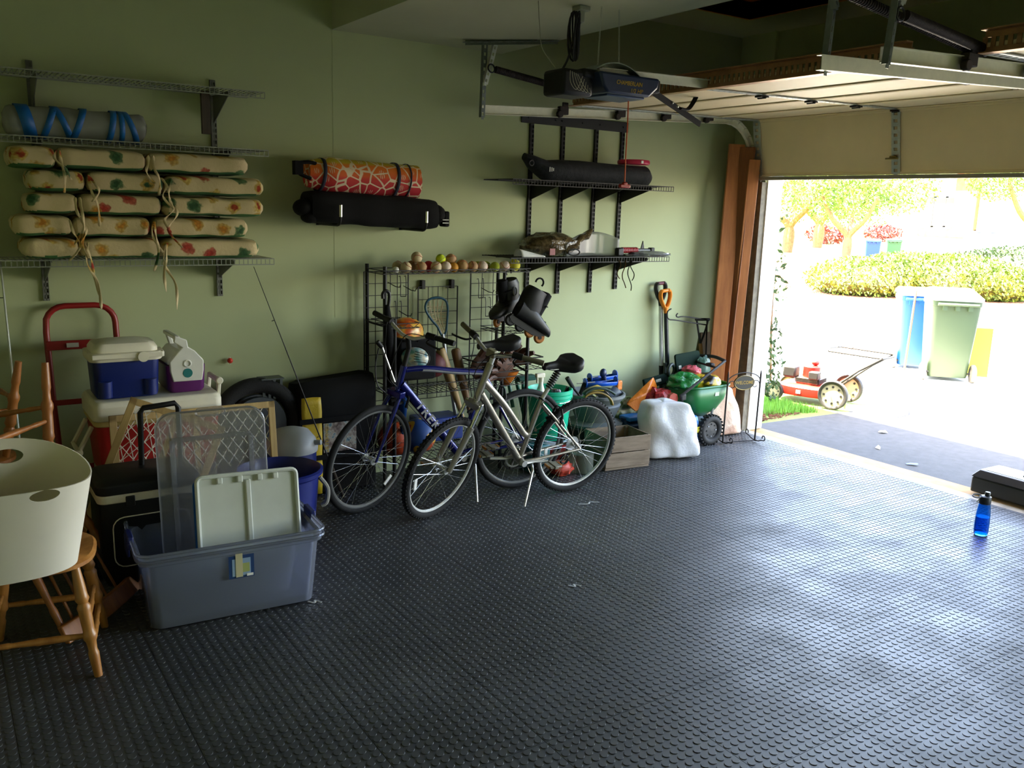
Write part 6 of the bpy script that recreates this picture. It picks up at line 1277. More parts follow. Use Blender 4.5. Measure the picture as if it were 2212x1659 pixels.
def clampj(c, ang, label):
    t = thing('spring_clamp', label, 'clamp', c); M = T(*c) @ RZ(-.3) @ RY(ang)
    b = MB(); b.grid(lambda u, v_: M @ V((.12 * math.cos(.2 + 2.7 * u), -.02 + .04 * v_, .085 * math.sin(.2 + 2.7 * u))), 16, 3); build(b, 'curved_jaw', gold, t, solid=.014)
    b = MB(); b.grid(lambda u, v_: M @ V((.02 + .15 * math.cos(.9 + 2.0 * u), -.022 + .044 * v_, .02 + .10 * math.sin(.9 + 2.0 * u))), 14, 3); build(b, 'green_arm', dgr, t, solid=.016); build(MB().cyl(M @ V((-.03, -.035, .05)), M @ V((-.03, .035, .05)), .01, n=10), 'pivot', chrome, t)
clampj(aty(1290, 872, 4.88), .25, 'olive and green curved clamp hanging over the planter rim')
t = thing('hand_tool', 'yellow-handled hand tool among the clamps', 'tool', aty(1290, 845, 5.0)); c = aty(1290, 840, 5.0); build(MB().tube([c + V((-.07, 0, 0)), c + V((0, 0, .01)), c + V((.06, 0, -.01))], [.018, .022, .016], 10), 'handle', mat('handle_yellow', 'b39a34', .5), t); build(MB().tube([c + V((.06, 0, -.01)), c + V((.13, .02, -.06))], .008, 8), 'shaft', chrome, t)
t = thing('black_grip', 'black tool handle sticking up left of the planter', 'tool', aty(1240, 850, 5.08)); build(MB().tube([aty(1225, 816, 5.08), aty(1238, 838, 5.08)], [.017, .015], 10), 'grip', rubberg, t); build(MB().tube([aty(1238, 838, 5.08), aty(1258, 862, 5.08)], .009, 8), 'shank', iron, t)
t = thing('grey_jug', 'small grey jar lid inside the planter', 'jar', aty(1325, 848, 5.08)); c = aty(1325, 850, 5.08); build(MB().cyl(c + V((-.03, 0, -.03)), c + V((.03, -.01, .03)), .045, n=20), 'jar', mat('jar_grey', '8f98a3', .4), t)
one(MB().bx(aty(1338, 815, 5.14).x - .03, aty(1338, 815, 5.14).x + .02, 5.12, 5.16, .455, .53), 'orange_tube', org, 'orange cartridge standing at the planter edge', 'cartridge', bevel=.008)
# teal bucket, its contents, red bucket below
BX, BY2 = 3.70, 5.02
t = thing('red_bucket', 'red bucket with a pale rim under the teal bucket', 'bucket', (BX, BY2, 0)); build(MB().lathe([(.12, .003), (.145, .17)], 32, T(BX, BY2, 0)), 'body', mat('bucket_red', '9c2420', .45), t); build(MB().lathe([(.148, .165), (.155, .17), (.155, .19), (.142, .192), (.13, .17)], 32, T(BX, BY2, 0)), 'rim', mat('bucket_rim', 'b9c3cc', .4), t)
teal = mat('bucket_teal', '1cba92', .35)
t = thing('teal_bucket', 'teal plastic bucket holding a spray bottle behind the bicycles', 'bucket', (BX, BY2, .193))
b = MB(); b.lathe([(.125, .195), (.13, .20), (.16, .50), (.167, .505), (.167, .525), (.161, .528), (.168, .534), (.168, .556), (.16, .56), (.155, .55), (.125, .21), (.0, .208)], 44, T(BX, BY2, 0)); build(b, 'pail', teal, t)
b = MB(); b.tube(arc((BX, BY2, .53), .17, PI * .02, PI * .98, 18, (1, 0, 0), (0, -.95, -.3)), .003, 6); build(b, 'bail', chrome, t)
t = thing('spray_bottle', 'white spray bottle with cream trigger in the teal bucket', 'bottle', (BX - .07, BY2, .25)); c = V((aty(1168, 840, 5.0).x, 5.0, 0)); spw = mat('bottle_white', 'e3e0d4', .4)
build(MB().lathe([(.036, .25), (.04, .26), (.04, .48), (.03, .55), (.016, .60), (.015, .625)], 22, T(c.x, c.y, 0)), 'bottle', spw, t); build(MB().lathe([(.018, .62), (.018, .65)], 16, T(c.x, c.y, 0)), 'collar', creamm, t); b = MB(); b.box((c.x - .01, c.y, .665), (.075, .028, .032)); b.box((c.x - .035, c.y, .635), (.012, .016, .05)); build(b, 'trigger_head', creamm, t, bevel=.006)
t = thing('pink_sprayer', 'small dark bottle with pink cap inside the teal bucket', 'bottle', (BX + .02, BY2 - .06, .4)); c = aty(1198, 856, 4.97); build(MB().box(c, (.045, .04, .11), None), 'bottle', mat('dark_brown', '2a1a18', .4), t, bevel=.008); build(MB().sph(c + V((.03, -.01, .02)), .02, (.8, .8, 1.6)), 'pink_cap', mat('pale_pink', 'd8b8c8', .4), t)
t = thing('scraper', 'black scraper blade resting inside the teal bucket', 'scraper', aty(1222, 855, 5.0)); c = aty(1222, 848, 5.0); build(MB().box((0, 0, 0), (.03, .012, .09), T(*c) @ RY(.5)), 'blade', iron, t); build(MB().tube([c + V((-.02, 0, -.03)), c + V((-.09, 0, -.06))], .006, 6), 'yellow_stem', mat('stem_yellow', 'c9b22a', .5), t)
one(crumple((3.60, 4.72, .05), (.09, .08, .055), 31, .25), 'red_toy', mat('toy_red', 'b8402c', .5), 'red plastic toy on the floor behind the silver rear wheel', 'toy')
one(MB().lathe([(.085, .003), (.09, .01), (.09, .14), (.07, .15), (.0, .15)], 26, T(3.78, 4.72, 0)), 'clear_jar', clearmat('jar_clear', 'dfe6df', 'b9bfae', .5, .1), 'round clear jar on the floor behind the silver rear wheel', 'jar')
one(MB().bx(3.42, 3.58, 4.82, 4.98, 0, .2), 'teal_box', mat('box_teal', '175a5e', .5), 'teal box low behind the silver rear wheel', 'box', bevel=.01)
# broadcast spreader
spg = mat('spreader_green', '1f6b35', .4, var=.05, vs=5); spd = mat('spreader_dark', '1d2a22', .5)
t = thing('lawn_spreader', 'green broadcast spreader on black wheels full of bags', 'spreader', (5.13, 4.95, 0))
HX, HY = 5.16, 4.97
b = MB(); loft(b, [(rrect(.12, .10, .04, 6), .215), (rrect(.30, .22, .08, 6), .27), (rrect(.42, .30, .10, 6), .36), (rrect(.47, .34, .10, 6), .475)], T(HX, HY, 0), False); b.f.append(tuple(range(28))); b.m.append(0); build(b, 'hopper', spg, t, solid=.005)
build(MB().tube([(HX + x, HY + y, .478) for x, y in rrect(.475, .345, .10, 6)], .009, 8, True), 'hopper_lip', spg, t)
b = MB(); b.box((HX + .05, HY - .165, .415), (.045, .004, .03)); build(b, 'sticker', mat('sticker_pale', 'b8bca8', .5), t)
for s_, yy in ((0, 4.80), (1, 5.16)):
    WC = V((5.155, yy, .125)); b = MB(); b.torus(.095, .03, 40, 10, T(*WC) @ RX(PI / 2))
    for i in range(26):
        for q in (-1, 1): b.box((0, 0, 0), (.01, .026, .013), T(*WC) @ RY(2 * PI * (i + .5 * (q > 0)) / 26) @ T(.125, q * .013, 0))
    w_ = build(b, 'wheel', mat('spreader_tyre', '1b1b1a', .75), t); b = MB(); b.lathe([(.0, -.012), (.05, -.016), (.068, -.012), (.07, .0), (.068, .012), (.0, .016)], 28, T(*WC) @ RX(PI / 2)); hb_ = build(b, 'hub_disc', mat('hub_dark', '2a2a2a', .5), w_)
    for i in range(8): a = 2 * PI * i / 8; build(MB().cyl(WC + V((.05 * math.cos(a), -.018, .05 * math.sin(a))), WC + V((.05 * math.cos(a), -.012, .05 * math.sin(a))), .006, n=8), 'hub_hole', chrome if i % 3 == 0 else iron, w_)
build(MB().tube([(5.155, 4.80, .125), (5.155, 5.16, .125)], .009, 8), 'axle', alloy, t)
for y in (4.86, 5.08): build(MB().tube([(5.19, y, .125), (5.22, y, .21), (5.24, y, .33)], .011, 8), 'frame_tube', mat('frame_alloy', '8a8d8c', .35, .7), t)
build(MB().lathe([(.10, .17), (.11, .175), (.11, .185), (.03, .19)], 24, T(HX, HY, 0)), 'spinner', MATS['jar_grey'], t)
h0, h1 = aty(1470, 856, 4.74), aty(1566, 780, 4.86); h2, h3 = aty(1512, 768, 5.20), aty(1420, 830, 5.2)
build(MB().tube([V((4.84, 4.76, .30)), h0, h1], .011, 10), 'handle_tube', iron, t); build(MB().tube([V((4.86, 5.13, .30)), h3.lerp(h2, .35), h2], .011, 10), 'handle_tube', iron, t); build(MB().tube(smooth_path([h1, h1.lerp(h2, .5) + V((.02, 0, .012)), h2], 5), .014, 10), 'push_bar', iron, t)
q0 = h0.lerp(h1, .8); q1 = (h3.lerp(h2, .35)).lerp(h2, .72); build(MB().tube([q0, q1], .009, 8), 'cross_bar', iron, t); build(MB().box(q0.lerp(q1, .25) + V((0, 0, .01)), (.05, .06, .03)), 'control_box', blk, t, bevel=.008)
c = aty(1475, 858, 4.80); build(MB().box(c, (.05, .03, .05)), 'pivot_bracket', iron, t, bevel=.008); c = aty(1453, 862, 4.83); build(MB().cyl(c + V((0, .02, 0)), c + V((0, -.01, 0)), .05, n=8), 'red_knob', mat('knob_red', '9c3320', .5), t)
# bags in the hopper
def fb(nm, c, s_, seed, m, lb, amp=.42): one(crumple(c, s_, seed, amp, (26, 18), False), nm, m, lb, 'bag', sub=1, ang=80)
def seedp(m): return ramp(m, noisetex(m, 8, 2), [(.38, '2a2416'), (.46, 'c9a822'), (.56, 'd8c03a'), (.64, 'a8342c'), (.72, 'c9a58a')])
fb('green_bag', aty(1478, 825, 4.98), (.15, .12, .075), 41, mat('green_film', '0e6a2a', .22, bmp=.6, bs=12, bd=.03), 'shiny green bag sticking out of the spreader')
fb('seed_bag', aty(1522, 828, 4.95), (.13, .11, .085), 45, matcol('seed_print', .35, seedp, bmp=.5, bs=14, bd=.02), 'yellow and black seed bag in the spreader hopper')
fb('pink_bag', aty(1493, 802, 5.05), (.085, .08, .05), 48, mat('pink_film', 'c2525a', .3, bmp=.5, bs=16, bd=.02), 'pink crumpled bag top above the green bag')
fb('clear_bag', aty(1518, 795, 5.1), (.075, .05, .10), 51, clearmat('teal_film', 'd0e8e0', '8fbfb0', .6, .12), 'translucent pale green bag in front of the push bar', .3)
# dark green plastic seat behind
t = thing('garden_kneeler', 'dark green plastic garden seat panel behind the spreader bags', 'garden seat', (5.15, 5.2, .1))
M = gate_matrix(aty(1462, 805, 5.14), aty(1512, 795, 5.14), aty(1467, 772, 5.16)); w_ = (aty(1512, 795, 5.14) - aty(1462, 805, 5.14)).length
b = MB(); b.prism([(x + w_ / 2, y + .07) for x, y in rrect(w_ * 1.05, .16, .02)], -.01, .01, M @ Matrix(((1, 0, 0, 0), (0, 0, 1, 0), (0, 1, 0, 0), (0, 0, 0, 1)))); build(b, 'panel', mat('kneeler_green', '10251a', .85, spec=.2), t, bevel=.005)
build(MB().box((.03, -.013, .04), (.03, .003, .03), M), 'label_sticker', MATS['sticker_pale'], t)
build(MB().torus(.05, .014, 26, 8, T(*aty(1450, 800, 5.15)) @ RX(PI / 2) @ RY(.3)), 'side_handle', spd, t)
M2 = gate_matrix(aty(1392, 842, 5.14), aty(1462, 822, 5.14), aty(1398, 815, 5.16)); build(MB().bx(0, .26, -.012, .012, 0, .085, M2), 'lower_panel', MATS['kneeler_green'], t, bevel=.01); build(MB().bx(.12, .18, -.016, -.010, .03, .055, M2), 'slot_mark', MATS['sticker_pale'], t, bevel=.004)
for x in (5.0, 5.32): build(MB().tube([(x, 5.18, .0), (x, 5.2, .62)], .014, 8), 'leg', spd, t)
# blue yellow bag under the spreader
t = thing('bait_bag', 'small blue and yellow bag on the floor beside the spreader wheel', 'bag', (4.98, 4.84, 0)); x0, x1 = 4.93, 5.06
b = MB(); b.rings([[wobble((x + 4.985, y + 4.86, z), 12, .012, 2) for x, y in rrect(.15 * s_, .10 * s_, .03)] for s_, z in ((.8, .004), (1, .04), (1, .12), (.95, .2), (.8, .25), (.3, .265))]); build(b, 'sack', matcol('bait_print', .35, lambda m: ramp(m, noisetex(m, 11, 2), [(.4, '0d1f2c'), (.5, '1b5fa8'), (.62, '5f98c8'), (.7, 'c9cdd0')])), t)
build(MB().bx(4.915, 5.04, 4.796, 4.803, .12, .165), 'yellow_stripe', mat('stripe_yellow', 'd0c228', .4), t)
t = thing('clear_cup', 'clear plastic container beneath the spreader hopper', 'container', (5.03, 4.97, 0)); build(MB().lathe([(.055, .004), (.06, .01), (.062, .17), (.05, .19), (.0, .195)], 22, T(5.03, 4.99, 0)), 'jar', clearmat('cup_clear', 'e4e8ea', 'aeb4b8', .4, .1), t)
# welcome sign
t = thing('welcome_sign', 'black iron garden stand with oval WELCOME sign by the door', 'sign', (5.46, 4.75, 0))
wi = mat('wrought_iron', '201a17', .55, .4, var=.2, vs=30)
f0, f1 = atz(1561, 957, .008), atz(1630, 952, .008); t0_ = aty(1582, 803, f0.y + .0), ; tp0 = V((f0.x + .015, f0.y + .01, aty(1582, 803, f0.y).z)); tp1 = V((f1.x + .02, f1.y + .01, aty(1652, 800, f1.y).z))
for a, c in ((f0, tp0), (f1, tp1)): build(MB().tube([a, a.lerp(c, .95), c], [.007, .007, .003], 8), 'post', wi, t)
d = (f1 - f0).normalized(); nn = V((-d.y, d.x, 0))
build(MB().tube([f0 + V((0, 0, .005)), f1 + V((0, 0, .005))], .005, 6), 'base_bar', wi, t)
for c in (f0, f1):
    for s_ in (1, -1):
        P = [c + V((0, 0, .006))] + [c + nn * s_ * -(.05 + .05 * i / 5) + V((0, 0, .012 + .004 * i)) for i in range(5)]
        e = P[-1] + nn * s_ * -.02; P += [e + nn * s_ * -.028 * math.sin(a) * (1 - a / 9) + V((0, 0, .028 * (1 - math.cos(a)) * (1 - a / 12))) for a in [.6 * i for i in range(1, 9)]]
        build(MB().tube(P, .005, 6), 'scroll_foot', wi, t)
m0, m1 = f0.lerp(tp0, .86), f1.lerp(tp1, .86); sc_ = m0.lerp(m1, .5) + V((0, 0, .0)); rw = (m1 - m0).length / 2
P = [sc_ - d * rw * math.cos(a) + V((0, 0, .075 * math.sin(a) - .005)) for a in [PI * i / 16 for i in range(17)]]; build(MB().tube(P, .0045, 6), 'arch', wi, t)
for s_, m in ((-1, m0), (1, m1)):
    P = [m + d * (-s_) * (.045 - .04 * math.cos(a) * (1 - a / 10)) + V((0, 0, -.03 + .04 * math.sin(a) * (1 - a / 10))) for a in [.5 * i for i in range(12)]]; build(MB().tube(P, .0035, 6), 'scroll', wi, t)
fm_ = Matrix((d, V((0, 0, 1)), d.cross(V((0, 0, 1))))).transposed().to_4x4(); fm_.translation = sc_ + V((0, 0, -.012)) ; 
b = MB(); b.lathe([(.0, -.006), (.096, -.006), (.10, 0), (.096, .006), (.0, .006)], 40, fm_, sx=1, sy=.62); pl = build(b, 'oval_plate', mat('plate_green', '20241f', .4), t)
build(MB().tube([fm_ @ V((.094 * math.cos(a), .058 * math.sin(a), .006)) for a in [2 * PI * i / 40 for i in range(40)]], .0025, 6, True), 'gold_rim', mat('sign_gold', '8f7a3e', .4, .5), pl)
text('WELCOME', .038, fm_ @ T(0, 0, .0068), MATS['sign_gold'], pl, w=.92, bold=.0006)
# water bottle
t = thing('water_bottle', 'blue water bottle with a black flip cap on the garage floor', 'bottle', (5.12, 2.555, .003)); WX, WY = 5.12, 2.555
wbl = bpy.data.materials.new('bottle_blue'); wbl.use_nodes = True; N, L = nodes(wbl); p_ = N['Principled BSDF']; p_.inputs['Base Color'].default_value = lin('3fa4ee'); p_.inputs['Transmission Weight'].default_value = .92; p_.inputs['Roughness'].default_value = .08; p_.inputs['IOR'].default_value = 1.2
build(MB().lathe([(.0, .003), (.034, .003), (.038, .008), (.0405, .03), (.041, .08), (.039, .13), (.034, .175), (.030, .2), (.0285, .2), (.032, .175), (.037, .13), (.039, .08), (.0385, .03), (.036, .012), (.0, .010)], 36, T(WX, WY, 0)), 'flask', wbl, t)
build(MB().lathe([(.0, .0125), (.0345, .0125), (.0375, .03), (.038, .08), (.0368, .115), (.0, .115)], 36, T(WX, WY, 0)), 'water', wbl, t)
capm = mat('cap_dark', '23282b', .4); b = MB(); b.lathe([(.031, .196), (.033, .2), (.033, .225), (.0315, .24), (.02, .246), (.0, .246)], 30, T(WX, WY, 0)); cp = build(b, 'cap', capm, t)
build(MB().lathe([(.0145, .24), (.0155, .245), (.0155, .264), (.013, .268), (.0, .268)], 20, T(WX + .008, WY - .006, 0)), 'spout_cap', capm, cp); hd = (-C_R); P = [V((WX, WY, .232)) + hd * (.03 + .022 + .026 * math.cos(a)) + V((0, 0, .012 + .009 * math.sin(a))) + C_F * .014 * math.sin(a) for a in [2 * PI * i / 18 for i in range(18)]]; build(MB().tube(P, .0038, 6, True), 'carry_loop', capm, cp); build(MB().tube([V((WX, WY, .235)) + hd * .028, V((WX, WY, .205)) + hd * .05], .0022, 6), 'clip_pin', chrome, cp)
# black case by the threshold
t = thing('tool_case', 'black plastic tool case on the door sill at the right edge', 'tool case', (6.0, 2.72, .0)); gcase = mat('case_graphite', '3a3a38', .5); TMx = T(6.02, 2.72, 0) @ RZ(math.radians(-2))
b = MB(); b.bx(-.14, .16, -.36, .33, .006, .115, TMx); build(b, 'body', gcase, t, bevel=.012); b = MB(); b.add([(-.145, -.365, .115), (.165, -.365, .115), (.165, .335, .115), (-.145, .335, .115), (-.10, -.33, .165), (.13, -.33, .165), (.13, .30, .165), (-.10, .30, .165)], [(0, 3, 2, 1), (4, 5, 6, 7), (0, 1, 5, 4), (1, 2, 6, 5), (2, 3, 7, 6), (3, 0, 4, 7)], TMx); build(b, 'lid', mat('case_black', '1b1b1e', .3), t, bevel=.006)
build(MB().bx(-.08, .12, -.3, .27, .1655, .1675, TMx), 'lid_print', matcol('case_print', .3, lambda m: ramp(m, noisetex(m, 6, 2), [(.4, 'e9e4d8'), (.55, 'd8cda8'), (.65, 'c9a85a')])), t)
for z in (.03, .085): build(MB().bx(-.06, .06, .33, .352, z - .02, z + .02, TMx), 'latch', MATS['case_black'], t, bevel=.006)
build(MB().tube([TMx @ V(p) for p in ((-.02, .05, .172), (.02, .0, .185), (.03, -.06, .175))], .007, 8), 'strap', iron, t)
# scraps
for px, py, m, lb, nm in ((1912, 935, 'e8e6e0', 'pale paper scrap on the shaded driveway', 'paper_scrap'), (1973, 1005, '5a78d0', 'blue wrapper scrap beside the sill', 'wrapper_scrap'), (1897, 970, 'e0ddd4', 'small white scrap at the sill edge', 'paper_scrap')):
    p = atg(px, py); one(MB().hull([p + V((random.uniform(-.07, .07), random.uniform(-.05, .05), .002 + .015 * random.random())) for _ in range(7)]), nm, mat('scrap' + m, m, .7), lb, 'litter')
for px, py, lb in ((1272, 1087, 'pale tape scrap on the floor right of the kickstand'), (1241, 1265, 'small pale scrap in the middle of the floor'), (680, 1300, 'tiny pale scrap beside the tote corner')):
    p = atz(px, py, .003); s_ = .07 if px == 1272 else .025; b = MB(); b.tube(smooth_path([p + V((-s_, .02, 0)), p + V((-s_ * .2, -.01, .001)), p + V((s_ * .3, .015, 0)), p + V((s_, -.02, 0))], 4), .006, 5, flat=.2); one(b, 'tape_scrap', mat('scrap_tape', 'b9b9b4', .6), lb, 'litter')
# ================================================================ OUTDOORS
def leaves(mb, c, rad, n, size, rng, shell=.55):
    for _ in range(n):
        while True:
            d = V((rng.uniform(-1, 1), rng.uniform(-1, 1), rng.uniform(-1, 1)))
            if shell < d.length < 1: break
        p = V(c) + V((d.x * rad[0], d.y * rad[1], d.z * rad[2])); s_ = size * rng.uniform(.6, 1.3); a = V((rng.uniform(-1, 1), rng.uniform(-1, 1), rng.uniform(-.5, 1))).normalized(); u = a.orthogonal().normalized(); v_ = a.cross(u)
        mb.add([p - u * s_, p + v_ * s_ * .45, p + u * s_, p - v_ * s_ * .45], [(0, 1, 2, 3)])
def leafmat(nm, a, b_): return matcol(nm, .7, lambda m: ramp(m, noisetex(m, 1.7, 4), [(.35, a), (.65, b_)]))
lfy = leafmat('hedge_leaf', '435a16', '7a8a24'); lfg = leafmat('tree_leaf', '4f6b2a', '7d8f3e'); lfd = leafmat('holly_leaf', '1f3319', '3a5426')
bark = mat('bark', '7d5f42', .9, var=.3, vs=9, bmp=.5, bs=20); rng = random.Random(5)
# push mower
rc = atg(1796, 884); fc = atg(1688, 866); xd = (fc - rc); xd.z = 0; wbm_ = .62; xd.normalize(); yd = V((-xd.y, xd.x, 0)) * -1
if yd.dot(C_F) < 0: yd = -yd
rc.z = gz(rc.x); MM = Matrix((xd, yd, V((0, 0, 1)))).transposed().to_4x4(); MM.translation = rc
if MM.determinant() < 0: pass
t = thing('lawn_mower', 'red push lawn mower parked at the driveway edge', 'lawn mower', rc)
mred = mat('mower_red', '9a1f12', .4, var=.1, vs=10); whl = mat('mower_wheel', 'b8ab92', .5); mblk = mat('mower_black', '26221e', .6)
def X(p): return MM @ V(p)
def mw(c, r, wd):
    b = MB(); ring = []
    R = [(r * .78, -wd / 2), (r * .96, -wd / 2), (r, -wd * .3), (r, wd * .3), (r * .96, wd / 2), (r * .78, wd / 2)]
    m = MM @ T(*c) @ RX(PI / 2); b.lathe(R, 36, m, cap=False); w_ = build(b, 'wheel', mblk, t, solid=.008)
    build(MB().lathe([(0, -wd * .3), (r * .2, -wd * .42), (r * .5, -wd * .2), (r * .82, -wd * .35), (r * .82, wd * .35), (0, wd * .35)], 32, m), 'hub', whl, w_)
    for i in range(8): a = 2 * PI * i / 8; c_ = MB(); c_.cyl(MM @ (V(c) + V((r * .58 * math.cos(a), wd * .42, r * .58 * math.sin(a)))), MM @ (V(c) + V((r * .58 * math.cos(a), -wd * .42, r * .58 * math.sin(a)))), r * .085, n=10); build(c_, 'hub_recess', mblk, w_)
mw((0, 0, .145), .145, .05); mw((0, .50, .145), .145, .05); mw((.62, .02, .10), .10, .045); mw((.62, .48, .10), .10, .045)
b = MB(); R = []
for s_, z in ((1.0, .075), (1.02, .10), (1.0, .16), (.86, .185), (.4, .19)): R.append([X((.32 + .31 * s_ * math.copysign(abs(math.cos(a)) ** .7, math.cos(a)), .25 + .22 * s_ * math.copysign(abs(math.sin(a)) ** .7, math.sin(a)), z)) for a in [2 * PI * j / 32 for j in range(32)]])
b.rings(R); build(b, 'deck', mred, t); build(MB().box((.36, .02, .12), (.045, .006, .035), MM), 'deck_sticker', white, t)
build(MB().bx(.22, .44, .14, .38, .19, .25, MM), 'engine_base', mat('mower_tan', 'a58a68', .7, var=.2, vs=20), t, bevel=.01); b = MB(); b.cyl(X((.32, .26, .25)), X((.32, .26, .37)), .09, n=20); build(b, 'flywheel_cover', mred, t, bevel=.01); build(MB().bx(.44, .58, .12, .26, .24, .36, MM), 'air_filter', mblk, t, bevel=.02); build(MB().bx(.2, .3, .1, .2, .25, .33, MM), 'carburetor', mblk, t, bevel=.01); build(MB().sph(X((.30, .3, .40)), .05, (1, .8, .6)), 'gas_tank', mred, t)
for i in range(5): build(MB().bx(.19, .45, .13, .39, .205 + .01 * i, .208 + .01 * i, MM), 'cooling_fin', mblk, t)
for y in (.03, .47): build(MB().tube([X((.08, y, .16)), X((-.22, y, .42)), X((-.42, y, .56))], .011, 8), 'handle_tube', mblk, t)
build(MB().tube([X((-.42, .03, .56)), X((-.47, .25, .565)), X((-.42, .47, .56))], .012, 8), 'handle_grip', mblk, t)
for y in (.05, .45): build(MB().tube([X((-.42, y, .56)), X((.10, y, .575))], .010, 8), 'folded_upper_bar', mblk, t)
build(MB().tube([X((.10, .05, .575)), X((.16, .25, .575)), X((.10, .45, .575))], .010, 8), 'folded_grip', mblk, t); build(MB().tube(smooth_path([X((.05, .05, .58)), X((-.02, .08, .66)), X((-.15, .1, .66)), X((.2, .15, .4))], 6), .004, 6), 'control_cable', mblk, t)
# wheeled bins
def wbin(M, w_, d, h, m, label, lidopen, lidm, name='wheeled_bin'):
    t = thing(name, label, 'trash bin', M=M); B = lambda mb, nm, mm, par=None, **k: build(mb, nm, mm, par or t, local=True, **k)
    b = MB(); loft(b, [(rrect(w_ * .78, d * .72, .05), .06), (rrect(w_ * .8, d * .75, .05), .09), (rrect(w_ * .97, d * .95, .06), h - .06), (rrect(w_, d, .06), h - .055), (rrect(w_, d, .06), h)], None); bd = B(b, 'body', m)
    for x in (-.25, 0, .25): b = MB(); b.box((x * w_, -d * .5 - .012, h - .075), (.05, .05, .07)); B(b, 'handle_rib', m)
    b = MB(); b.tube([(-w_ * .4, -d * .5 - .045, h - .035), (w_ * .4, -d * .5 - .045, h - .035)], .018, 8); B(b, 'lift_bar', m)
    a = math.radians(lidopen); lm = T(0, -d * .5, h + .005) @ RX(a); b = MB(); loft(b, [(rrect(w_ * 1.04, d * 1.06, .06), 0), (rrect(w_ * 1.04, d * 1.06, .06), .03), (rrect(w_ * .9, d * .9, .06), .06), (rrect(w_ * .4, d * .4, .06), .075)], lm @ T(0, d * .5, 0)); B(b, 'lid', lidm)
    b = MB(); b.tube([(-w_ * .5, -d * .33, .115), (w_ * .5, -d * .33, .115)], .012, 8); B(b, 'axle', iron)
    for s_ in (-1, 1): b = MB(); b.lathe([(0, -.03), (.04, -.03), (.06, -.02), (.10, -.025), (.115, -.015), (.115, .015), (.10, .025), (.06, .02), (0, .03)], 28, T(s_ * w_ * .5, -d * .33, .115) @ RY(PI / 2)); B(b, 'wheel', iron if not lidopen else mat('bin_wheel', '6b665c', .6))
    b = MB(); b.box((0, -d * .375 - .02, h * .62), (w_ * .22, .004, .035)); B(b, 'label_plate', white)
    return t
def ground_frame(a, c):
    x = c - a; x.z = 0; x.normalize(); y = V((0, 0, 1)).cross(x); m = Matrix((x, y, V((0, 0, 1)))).transposed().to_4x4(); return m
a, c = atg(1999, 823), atg(2096, 831); m = ground_frame(a, c); w0 = (c - a).length; ctr = a.lerp(c, .5) + (m.to_3x3() @ V((0, .30 * w0 / .6 + .03, 0))); ctr.z = gz(ctr.x); m.translation = ctr
wbin(m, w0 * 1.12, w0 * 1.15, 1.0, mat('bin_green', '2c3d25', .5), 'green wheeled trash bin standing on the sunny driveway', 7, mat('bin_green_sunlit_lid', '8c9a84', .5))  # lid colour paler than the body: sunlight on top painted in
a2, c2 = atg(1957, 800), atg(2010, 806); m2 = m.copy(); p = atg(1985, 802) + (m.to_3x3() @ V((-.06, .30, 0))); p.z = gz(p.x); m2.translation = p
wbin(m2, w0 * .98, w0 * 1.0, .98, mat('bin_blue', '0d4a8a', .45), 'blue recycling bin half hidden behind the green bin', 3, mat('bin_blue_sunlit_lid', 'a9bdd0', .5))  # pale blue lid has the glare of the sun in its colour
a, c = atg(2104, 826), atg(2152, 830); h = (aty(2130, 722, a.y) - aty(2130, 828, a.y)).z
yb = one(MB().box(((c - a).length / 2, .45, h / 2), ((c - a).length, .03, h), (lambda mm: (setattr(mm, 'translation', V((a.x, a.y, gz(a.x)))), mm)[1])(ground_frame(a, c))), 'yellow_board', mat('board_yellow', '8d8a1c', .6), 'yellow-green board standing right of the green bin', 'board', bevel=.004)
p = atg(1953, 802); one(MB().tube([p, atg(1953, 802) + V((.12, .04, 1.05))], .014, 8), 'wooden_stake', mat('stake_brown', '8a5a3a', .8), 'thin brown stake leaning on the blue bin', 'stake')
# shrub and red post beside the jamb
t = thing('holly_shrub', 'leafy evergreen shrub growing beside the white door jamb', 'shrub', atg(1662, 850))
b = MB()
for (px, py, r, n) in ((1672, 570, .12, 34), (1680, 620, .13, 30), (1664, 610, .10, 20), (1665, 690, .10, 30), (1672, 720, .11, 24), (1664, 760, .12, 40), (1672, 790, .12, 40), (1662, 815, .12, 40), (1668, 840, .1, 30), (1676, 470, .13, 18), (1672, 520, .1, 14)): leaves(b, aty(px, py, 5.75), (r, r, r * 1.2), n, .035, rng, .1)
build(b, 'foliage', lfd, t); s0 = atg(1664, 852); build(MB().tube([s0, aty(1666, 700, 5.75), aty(1674, 560, 5.75), aty(1678, 440, 5.75)], [.014, .012, .009, .005], 7), 'stem', bark, t)
one(MB().bx(6.16, 6.21, 5.24, 5.30, gz(6.2), aty(1650, 722, 5.27).z), 'red_post', mat('post_red', 'b5432a', .6), 'short red-brown post beside the door jamb', 'post', bevel=.004)
